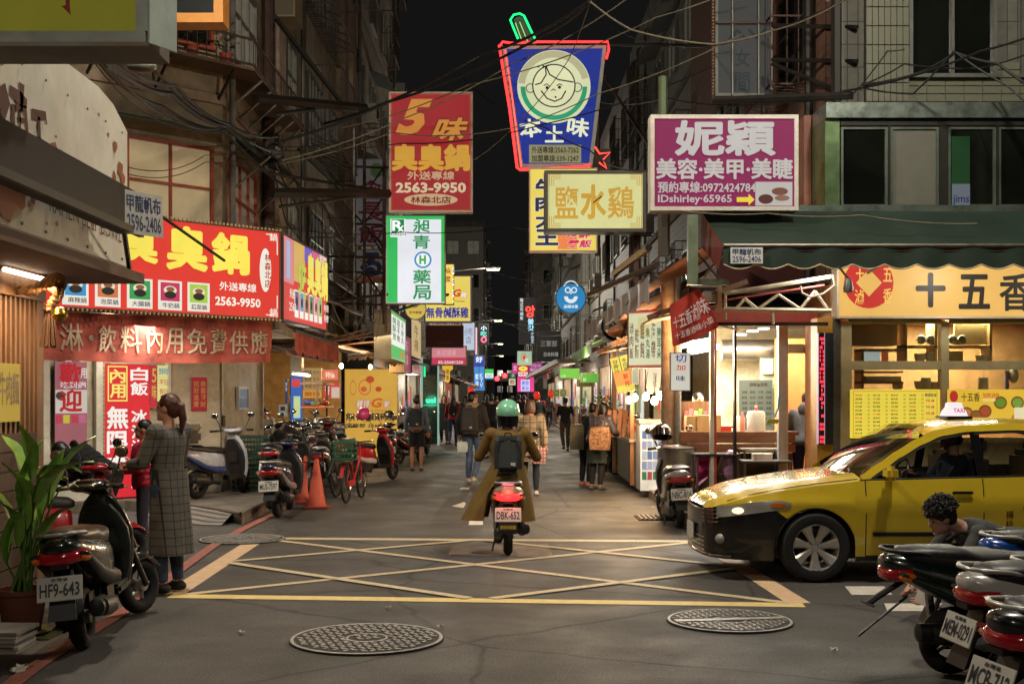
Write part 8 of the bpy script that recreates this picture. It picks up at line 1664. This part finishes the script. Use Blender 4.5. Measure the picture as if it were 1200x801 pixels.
# walkers
t, J, S = person('man in a grey and denim jacket and black shorts walking away on the left', (-1.98, 26.7, 0), -.05, 1.70, 'stand', '#5a6470', '#101014', '#3a3a3c', 'short', shorts=True); backpack('dark grey backpack with a tan base on the man in shorts', t, J, S, '#23282c', '#8a5a38', .28, .46)
t, J, S = person('woman in a black coat dress walking toward the viewer on the left', (-2.12, 41.5, 0), PI, 1.70, 'walk', '#0d1614', '#3a2a26', '#101010', 'long', HAIRR, coat=dict(z0=.5, flare=.05), face=True)
t, J, S = person('woman in a red jacket and jeans with a black backpack walking away', (-1.75, 40.0, 0), .0, 1.68, 'walk2', '#7a1420', '#26324c', '#1a1a1a', 'long'); backpack('small black backpack on the woman in red', t, J, S, '#0e0e10', None, .24, .34, .12)
person('woman with long dark hair in black just right of the woman in red', (-1.42, 43, 0), .1, 1.66, 'walk', '#15100f', '#1c1a22', '#1a1a1a', 'long')
t, J, S = person('man in a dark jacket with beige hood and jeans, just left of the rider', (-.62, 22.9, 0), -.25, 1.76, 'walk', '#2b2723', '#4c5c76', '#b8b0a0', 'short', hood='#8a7a68', puffy=.02, headturn=-.7, face=True); backpack('grey backpack on the man with the beige hood', t, J, S, '#3a3734', None, .32, .48, .16)
bagof('takeaway_bag', 'small white takeaway bag in the left hand of the man with the beige hood', P(542, 517, 22.9), paint('#b8c0b4', .5), .2, .2, .1, .1)
person('person in dark navy walking away beyond the man with the beige hood', (-.42, 36, 0), 0, 1.72, 'walk2', '#12121c', '#15151c', '#1a1a1a', 'short')
t, J, S = person('woman in a cream plaid coat with a brown bob walking beside the rider', (.42, 20.2, 0), -.1, 1.62, 'walk2', '#8a7a60', '#1f2430', '#c0b8a8', 'bob', HAIRL, coat=dict(z0=.62, flare=.07), puffy=.02, topmat=pattern_mat('plaid_cream', 'grid', '#8f7f66', '#5e5040', .12, .13, .02, rough=.9, bump=0))
bagof('paper_bag', 'pink and white printed shopping bag held by the woman in the plaid coat', P(632, 524, 19.6), pattern_mat('pink_print', 'grid', '#b8988c', '#8a4a4a', .05, .06, .02), .22, .26, .12, .1)
person('man in a black suit walking away down the middle right', (1.4, 50, 0), 0, 1.72, 'walk', '#0c0d10', '#0c0d10', '#101010', 'short')
person('man in a black shirt and brown trousers walking away near the row of scooters', (1.84, 36.5, 0), .1, 1.64, 'walk2', '#0e1012', '#4c3c2e', '#2a2a2a', 'short', sleeve=.6)
bagof('plastic_bag', 'pale carrier bag in the right hand of the man in brown trousers', (2.15, 36.5, .78), paint('#a89c90', .5), .26, .24, .12, .08)
for i, (px, Z, c, h, hr) in enumerate(((608, 47, '#1c1c22', 1.74, 'short'), (614.5, 49, '#2a2220', 1.7, 'short'), (619, 56, '#1c2a48', 1.6, 'short'), (600, 58, '#2a2a2a', 1.68, 'long'), (571, 52, '#16161c', 1.7, 'long'), (583, 66, '#38302a', 1.66, 'short'), (643, 60, '#3a2a2a', 1.65, 'long'))):
    person('distant pedestrian in dark clothes far up the street, %s counted by nearness and position' % nm[i], ((px-CX)/F*Z, Z, 0), rr.uniform(-.3, .3), h, ('walk', 'walk2')[i % 2], c, '#16161c', '#1a1a1a', hr)
# shoppers
PUF = mat('purple_puffer', '#3c3840', .45, var=.2, scale=6)
t, J, S = person('woman in a purple grey quilted jacket and skirt standing at the food stall', (1.64, 21.4, 0), -.75, 1.62, 'lean', '#3c3840', '#121214', '#4a4a40', 'bob', HAIRB, puffy=.03, skirt=('#26302a', .52, .05), topmat=PUF)
bagof('tote_bag', 'leopard print tote bag on the shoulder of the woman in the quilted jacket', P(703, 500, 21.0), mat('leopard', '#8a6446', .8, var=.7, scale=26), .36, .40, .14, .42, -.3)
person('woman in black with pink shoes standing left of the quilted jacket', (1.50, 22.2, 0), -.9, 1.6, 'lean', '#121214', '#101012', '#c87a74', 'short', HAIRB)
bagof('shoulder_bag', 'drab olive cloth bag hanging between the two women shoppers', P(676, 497, 21.8), paint('#4a4636', .8), .26, .46, .12, .34)
# kitchen, stall and taxi people
person('person in a grey hoodie and navy jeans bending at the kitchen doorway', (4.12, 16.4, .13), -.4, 1.66, 'lean', '#4a4c50', '#141c34', '#1a1a1a', 'short', hood='#4a4c50', puffy=.01)
person('cook with black hair behind the pink packets in the corner kitchen', (2.75, 17.0, .13), PI+.4, 1.6, 'hold', '#5a4a44', '#2a2a2a', '#1a1a1a', 'short', face=True)
person('woman with long dark hair in a denim jacket behind the left food counter', (-4.72, 26.6, .15), -1.25, 1.52, 'hold', '#2c4a68', '#2a2a30', '#1a1a1a', 'long', face=True)
person('person in a white jacket and dark blue beanie at the left stall', (-4.75, 24.0, .15), 2.8, 1.34, 'lean', '#a8a498', '#2a2a30', '#1a1a1a', 'short', cap='knit')
person('taxi driver in a dark shirt and black cap at the wheel', (4.22, 11.36, .06), PI/2+.06, 1.62, 'sit', '#101c2c', '#1a1a1a', '#1a1a1a', 'short', cap='peak', near=True, face=True, headturn=.15)
t, J, S = person('young man with curly hair in a grey top crouching between taxi and scooters', (3.78, 9.05, .0), PI/2+.15, 1.74, 'crouch', '#3c3c3a', '#1a1c22', '#1a1a1a', 'curly', mat('hair_curly', '#1c120c', .5, var=.5), near=True, face=True)
t2 = thing('backpack', 'black shoulder bag on the back of the crouching young man', 'backpack', (3.64, 8.98, .66), 1.2); part('pouch', MB().bev((0, 0, 0), (.3, .3, .1), .04), BLKP, t2); part('strap', MB().tube([(-.12, .1, .02), (-.16, .2, .02), (-.15, .3, -.05)], .014, 6), BLKP, t2)
# ---------------------------------------------------------------- potted plant at the lower left, step, papers
def leafblade(base, tip, w, droop, fold_=.25, n=9):
    base, tip = Vector(base), Vector(tip); d = tip-base; side = d.cross(Vector((0, 0, 1))); side = side.normalized() if side.length > 1e-4 else Vector((1, 0, 0)); up = side.cross(d).normalized(); vs = []
    for i in range(n+1):
        u = i/n; c = base+d*u+up*(droop*math.sin(u*PI))*1.0-Vector((0, 0, droop*.9*u*u)); ww = w*math.sin(PI*min(1, u*.94+.06))**.75*(1-u*.15)
        if i == n: ww = .001
        wv = .006*math.sin(u*14)
        vs += [c-side*ww+up*(fold_*ww+wv), c-side*ww*.5+up*(fold_*.4*ww), c, c+side*ww*.5+up*(fold_*.4*ww), c+side*ww+up*(fold_*ww-wv)]
    return MB().add(vs, [(i*5+j, i*5+j+1, i*5+5+j+1, i*5+5+j) for i in range(n) for j in range(4)])
LG = mat('ginger_leaf', '#7aa342', .38, var=.3, scale=3, stretch=(1, 1, 4), coat=.2); LGY = mat('yellow_leaf', '#8a8a30', .42, var=.25, scale=3); STG = mat('leaf_stalk', '#4a6a28', .5)
pz = 7.7; pt = thing('potted_plant', 'tall broad leaved potted plant with arching green leaves at the lower left', 'plant', (P(26, 0, pz).x, pz, .16)); PX = P(26, 0, pz).x
part('pot', MB().lathe([(.11, 0), (.15, .26), (.165, .27), (.165, .30), (.145, .30), (.135, .26), (.001, .25)], n=24), mat('terracotta', '#6a3826', .7, dirt=.3), pt); part('saucer', MB().lathe([(.15, 0), (.19, .03), (.18, .035), (.001, .012)], n=24), paint('#6a6030', .6), pt); part('soil', MB().lathe([(.001, .262), (.136, .262)], n=20), mat('soil', '#241a12', .95), pt)
def pp(px, py, dz=0): p = P(px, py, pz+dz); return (p.x-PX, dz, p.z-.16)
LV = [((60, 590), (112, 502), .055, .05, 0), ((38, 590), (110, 530), .06, .06, 0), ((44, 560), (96, 545), .05, .05, 0), ((30, 575), (0, 500), .06, .05, 0), ((36, 560), (22, 492), .05, .03, 0), ((40, 580), (92, 560), .05, .06, 1), ((30, 620), (2, 532), .055, .06, 0), ((25, 600), (52, 508), .06, .03, 0), ((46, 640), (88, 585), .04, .05, 0), ((20, 640), (0, 580), .05, .05, 0), ((28, 650), (60, 575), .045, .04, 0), ((12, 625), (-20, 560), .05, .05, 0), ((48, 610), (76, 520), .05, .03, 0), ((30, 600), (14, 545), .055, .04, 0), ((52, 575), (80, 552), .04, .05, 1), ((22, 590), (46, 540), .05, .04, 0), ((8, 660), (24, 590), .045, .03, 0), ((36, 665), (44, 600), .04, .03, 0)]
rr = random.Random(12)
for i, (a, b, w, dr, y) in enumerate(LV):
    dz = rr.uniform(-.2, .2); A = Vector(pp(*a, dz*.4)); B = Vector(pp(*b, dz)); part('leaf', leafblade(A, B, w*1.5, dr), LGY if y else LG, pt, 80)
    if i % 2 == 0 or i < 8: part('stalk', MB().tube([(rr.uniform(-.07, .07), rr.uniform(-.06, .06), .26), A.lerp(Vector((0, 0, .26)), .45), A, A.lerp(B, .25)], [.011, .009, .007, .004], 6), STG, pt)
t = thing('newspaper_stack', 'stack of folded papers on the ledge below the potted plant', 'papers', (P(-6, 0, 7.3).x, 7.25, .16))
for i in range(6): part('sheet', MB().box((.02*math.sin(i*3), .01*math.cos(i*5), .012+i*.022), (.42, .32, .018), rz=.06*math.sin(i*2)), paint(['#8a8478', '#a09a8c', '#7a7468'][i % 3], .8), t, None)
t = thing('door_mat', 'flat green yellow mat beneath the plant pot saucer', 'mat', (PX+.02, pz, .162)); part('mat', MB().bev((0, 0, .004), (.45, .4, .008), .003), paint('#4a4a24', .9), t)
# ---------------------------------------------------------------- overhead cables, scaffold, small street fittings
CB = mat('cable_black', '#0d0c0b', .6, var=.2); CBG = mat('cable_grey', '#6a6450', .6)
def cable(label, pts, r=.012, m=None, sag=.25, group='overhead cables', n=14):
    q_ = [P(*p) for p in pts]; out = []
    for i in range(len(q_)-1):
        L_ = (q_[i+1]-q_[i]).length
        for k in range(n): u = k/n; p = q_[i].lerp(q_[i+1], u); p.z -= sag*4*u*(1-u)*min(1, L_/8); out.append(p)
    out.append(q_[-1]); c0 = out[0]; return solo('cable', label, 'cable', MB().tube([p-c0 for p in out], r, 5), m or CB, loc=c0, group=group)
CL = [([(380, 145, 22), (560, 65, 19), (690, 2, 16)], .024, None, 'thick cable rising from the left building over the blue cup sign'),
 ([(320, 168, 20), (460, 118, 20), (640, 40, 18), (700, -5, 16)], .024, None, 'cable across the red vertical sign up to the top middle'),
 ([(330, 188, 20), (470, 140, 20), (600, 75, 19), (760, -20, 16)], .01, CBG, 'thin pale cable crossing just below the thick ones'),
 ([(400, 150, 21), (548, 100, 19.5), (770, 20, 17), (900, -30, 16)], .01, CBG, 'cable running past the top of the boy face sign to the right'),
 ([(300, 175, 20), (470, 168, 21), (640, 145, 18.5), (835, 78, 17)], .01, None, 'level cable crossing the blue cup sign under the face'),
 ([(310, 195, 20), (460, 155, 21), (600, 150, 18.5), (700, 110, 18), (870, 40, 16.5)], .009, CBG, 'thin cable crossing the middle of the blue cup sign'),
 ([(536, 85, 24), (640, 150, 19), (690, 175, 18), (765, 200, 14)], .011, None, 'cable slanting down right across the cup sign lettering'),
 ([(310, 262, 20), (470, 272, 23), (600, 265, 24), (705, 230, 16.5)], .009, None, 'slack cable under the red vertical sign to the pale yellow sign'),
 ([(554, 188, 22), (610, 140, 20), (665, 72, 18), (692, 2, 16)], .007, CBG, 'thin wire rising steeply to the knot at the top middle'),
 ([(692, 2, 16), (740, 35, 15.5), (835, 52, 15.5)], .012, CBG, 'pale slack cable from the top middle to the unlit bulb edged sign'),
 ([(835, 52, 15.5), (905, 36, 15), (990, 0, 13.5), (1010, -20, 13)], .01, CBG, 'pale cable passing the bulb edged sign to the top right'),
 ([(700, 20, 30), (830, 55, 17), (1010, -10, 14)], .009, None, 'dark cable behind the bulb edged sign'),
 ([(670, 105, 30), (780, 115, 20), (1000, 105, 14.5), (1150, 60, 13), (1260, 20, 12)], .014, None, 'black cable bundle strand looping over the tiled wall at right'),
 ([(1010, 100, 14.3), (1080, 85, 14.2), (1120, 62, 14), (1170, 75, 13.6), (1240, 120, 13)], .018, None, 'thick black cable draped under the upper right window'),
 ([(1015, 104, 14.3), (1070, 110, 14.2), (1118, 60, 14), (1180, 100, 13.6), (1260, 160, 13)], .012, None, 'slack black cable hanging below the thick one on the tiled wall'),
 ([(1015, 98, 14.3), (1060, 75, 14.2), (1150, 80, 14), (1260, 40, 13)], .01, None, 'upper thin black cable under the right window'),
 ([(880, 120, 16), (1000, 110, 14.5), (1040, 60, 14.5), (1060, 58, 14.4)], .008, None, 'short black wire curling up beside the tiled pier'),
 ([(120, 70, 12), (200, 110, 15), (265, 148, 18), (330, 190, 21)], .036, None, 'thickest black cable bundle strand sweeping over the left balcony wall'),
 ([(115, 72, 12), (190, 125, 15), (262, 152, 18), (345, 225, 21)], .026, None, 'second strand of the left cable bundle hanging lower'),
 ([(130, 66, 12), (205, 100, 15), (268, 146, 18), (325, 160, 21)], .024, None, 'upper strand of the left cable bundle'),
 ([(110, 72, 12), (175, 135, 14.5), (225, 152, 16), (265, 150, 18)], .008, None, 'loose wire drooping under the left cable bundle'),
 ([(128, 80, 12), (215, 145, 15.5), (265, 147, 18), (310, 185, 20)], .018, None, 'thin strand inside the left cable bundle'),
 ([(140, 72, 12), (180, 80, 14), (262, 145, 18), (300, 165, 20), (318, 195, 20)], .02, None, 'strand of the left bundle ending at the brown pilaster'),
 ([(150, 196, 13), (240, 182, 17), (320, 160, 20)], .006, None, 'thin wire crossing the lit windows, upper one'), ([(150, 204, 13), (240, 190, 17), (330, 172, 20)], .006, None, 'thin wire crossing the lit windows, lower one'),
 ([(325, 172, 20), (400, 165, 21), (560, 150, 24)], .007, None, 'horizontal wire behind the red vertical sign'),
 ([(322, 190, 20), (350, 245, 20.5), (355, 330, 21), (385, 400, 24)], .016, None, 'drooping black wires down the brown pilaster, thick one'), ([(318, 185, 20), (335, 260, 20), (372, 300, 21), (425, 330, 26)], .012, None, 'wire bundle running down right toward the scaffold'),
 ([(324, 188, 20), (380, 240, 22), (430, 310, 28)], .02, None, 'heavy wire bundle sloping down behind the side board'), ([(330, 180, 20), (375, 262, 22), (430, 330, 28)], .01, None, 'lighter strand beside the heavy sloping bundle'),
 ([(565, 355, 50), (640, 362, 40), (700, 366, 34), (760, 350, 26)], .01, CBG, 'pale wire across the street at lamp height, upper'), ([(565, 368, 50), (640, 378, 40), (720, 385, 30)], .01, CBG, 'pale wire across the street at lamp height, middle'), ([(550, 366, 50), (600, 380, 45), (660, 392, 38)], .01, CBG, 'pale wire across the street at lamp height, lower'),
 ([(555, 305, 60), (640, 330, 30), (760, 300, 20)], .008, CBG, 'slack wire below the beef noodle sign'),
 ([(800, 247, 13.4), (900, 250, 13.2), (1010, 252, 13), (1145, 262, 12.9)], .008, CBG, 'pale wire lying along the top of the green awning'),
 ([(385, 345, 22), (410, 400, 23), (440, 330, 25), (452, 300, 25)], .008, CBG, 'pale loose wire looping under the scaffold'), ([(385, 370, 22), (425, 400, 23), (447, 360, 25), (440, 400, 25)], .008, CBG, 'second pale loose wire beside the grey menu box')]
for pts, r, m, lab in CL: cable(lab, pts, r, m, .22)
jb = thing('cable_knot', 'tangle of wires and clamps on the brown pilaster at the left', 'cable junction', P(322, 178, 20)); rr = random.Random(8)
for i in range(9):
    a = rr.uniform(0, 6); part('wire_loop', MB().tube([(math.cos(a+k*.9)*(.12+.1*rr.random()), math.sin(k)*.05, math.sin(a+k*.9)*(.1+.1*rr.random())) for k in range(7)], .01, 5), CB, jb)
part('clamp', MB().box((0, .05, 0), (.2, .05, .08)), DKST, jb, None)
ins = thing('transformer_lamp', 'grey street luminaire lying in the left cable bundle', 'lamp', P(166, 78, 12.5)); part('body', MB().ell((0, 0, 0), (.16, .1, .07), 14, 8), mat('lamp_grey', '#6a6860'), ins); part('arm', MB().tube([(-.1, 0, .03), (-.5, .1, .12)], .02, 6), DKST, ins)
# steel arms and scaffold carrying the left signs
def beam(name, lab, a, b, r=.04, m=None): A, B = P(*a), P(*b); return solo(name, lab, 'beam', MB().tube([Vector((0, 0, 0)), B-A], r, 6), m or DKST, loc=A)
for a, b, r, lab in (((300, 115, 19.5), (428, 127, 22), .085, 'thick dark steel arm reaching right from the balcony brackets'), ((322, 134, 19.6), (368, 128, 21), .04, 'shorter dark arm under the thick one'), ((318, 226, 19.6), (455, 227, 22), .09, 'heavy level steel beam holding the tall red sign'), ((328, 242, 19.6), (455, 226, 22), .03, 'slanting tie rod below the heavy beam'), ((322, 20, 20), (398, 118, 24), .05, 'dark diagonal pipe across the brown facade'), ((350, 175, 20.5), (400, 222, 23), .035, 'diagonal strut down to the heavy beam'), ((310, 202, 19.8), (450, 224, 22), .03, 'long thin rod from the green window awning'), ((455, 345, 24), (385, 352, 24), .03, 'lower rail of the scaffold by the pharmacy sign'), ((440, 372, 30), (525, 345, 24.5), .03, 'black rod crossing below the pharmacy sign')): beam('steel_beam', lab, a, b, r)
sc = thing('scaffold', 'rusty lattice scaffold behind the pharmacy and red signs at the left', 'scaffold', P(435, 463, 26)); o_ = P(435, 463, 26)
def S3(px, py): p = P(px, py, 26); return p-o_
for x in (415, 427, 450): part('upright', MB().tube([S3(x, 150), S3(x, 380)], .035, 6), RUST if x != 415 else STEEL, sc)
for y in (160, 195, 230, 262, 300, 318, 355): part('rail', MB().tube([S3(385 if y > 290 else 413, y), S3(455, y+2)], .028, 6), RUST, sc)
for a, b in (((427, 230), (450, 195)), ((427, 262), (450, 230)), ((427, 262), (450, 300)), ((395, 318), (427, 355)), ((427, 318), (395, 355)), ((427, 318), (450, 350)), ((415, 250), (450, 290))): part('brace', MB().tube([S3(*a), S3(*b)], .02, 5), RUST, sc)
# sign supports on the right
for a, b, r, m, lab in (((778, 247, 14), (778, 300, 14), .07, STEEL, 'steel post under the magenta sign'), ((700, 118, 22), (700, 300, 22), .05, RUST, 'rusty upright behind the blue cup sign'), ((745, 275, 17.4), (745, 345, 17.4), .07, RUST, 'rusty upright under the pale yellow sign'), ((712, 275, 18), (712, 330, 18), .04, DKST, 'dark upright under the pale yellow sign'), ((705, 85, 22), (760, 170, 22), .03, RUST, 'rusty diagonal brace behind the cup sign'), ((712, 52, 20.2), (830, 54, 20), .03, DKST, 'dark horizontal rod from the cup sign to the right'), ((777, 90, 16), (777, 135, 16), .06, mat('mossy_pipe', '#5a6a48', .6, dirt=.3), 'mossy green pipe standing above the magenta sign'), ((905, 30, 16.5), (1005, 32, 15.6), .03, DKST, 'upper bracket bar right of the bulb edged sign'), ((905, 70, 16.5), (1005, 72, 15.6), .03, DKST, 'lower bracket bar right of the bulb edged sign'), ((905, 75, 16.5), (975, 103, 15.7), .03, DKST, 'slanting bracket right of the bulb edged sign'), ((980, -20, 15.5), (980, 120, 15.5), .07, DKST, 'dark pipe climbing the reddish corner wall'), ((835, 118, 15), (1000, 112, 14.6), .05, DKST, 'long dark bar above the magenta sign'), ((720, 320, 17.5), (760, 290, 15), .05, mat('shiny_duct', '#8a8a84', .2, .9), 'shiny duct elbow under the magenta sign'), ((690, 345, 17), (770, 310, 14), .04, RUST, 'rusty brace over the right tarps')): beam('steel_beam', lab, a, b, r, m)
t = thing('electric_meter', 'grey metal junction box at the end of the truss', 'junction box', P(832, 348, 13.6)); part('box', MB().bev((0, 0, 0), (.16, .12, .13), .01), mat('grey_box', '#8a8878', .5, dirt=.3), t); part('spring', MB().box((.1, -.04, -.02), (.05, .06, .3)), TW, t, None)
for n_ in [o for o in list(bpy.data.objects) if not o.users_collection]: bpy.data.objects.remove(n_)
bpy.data.scenes.remove(TMP)
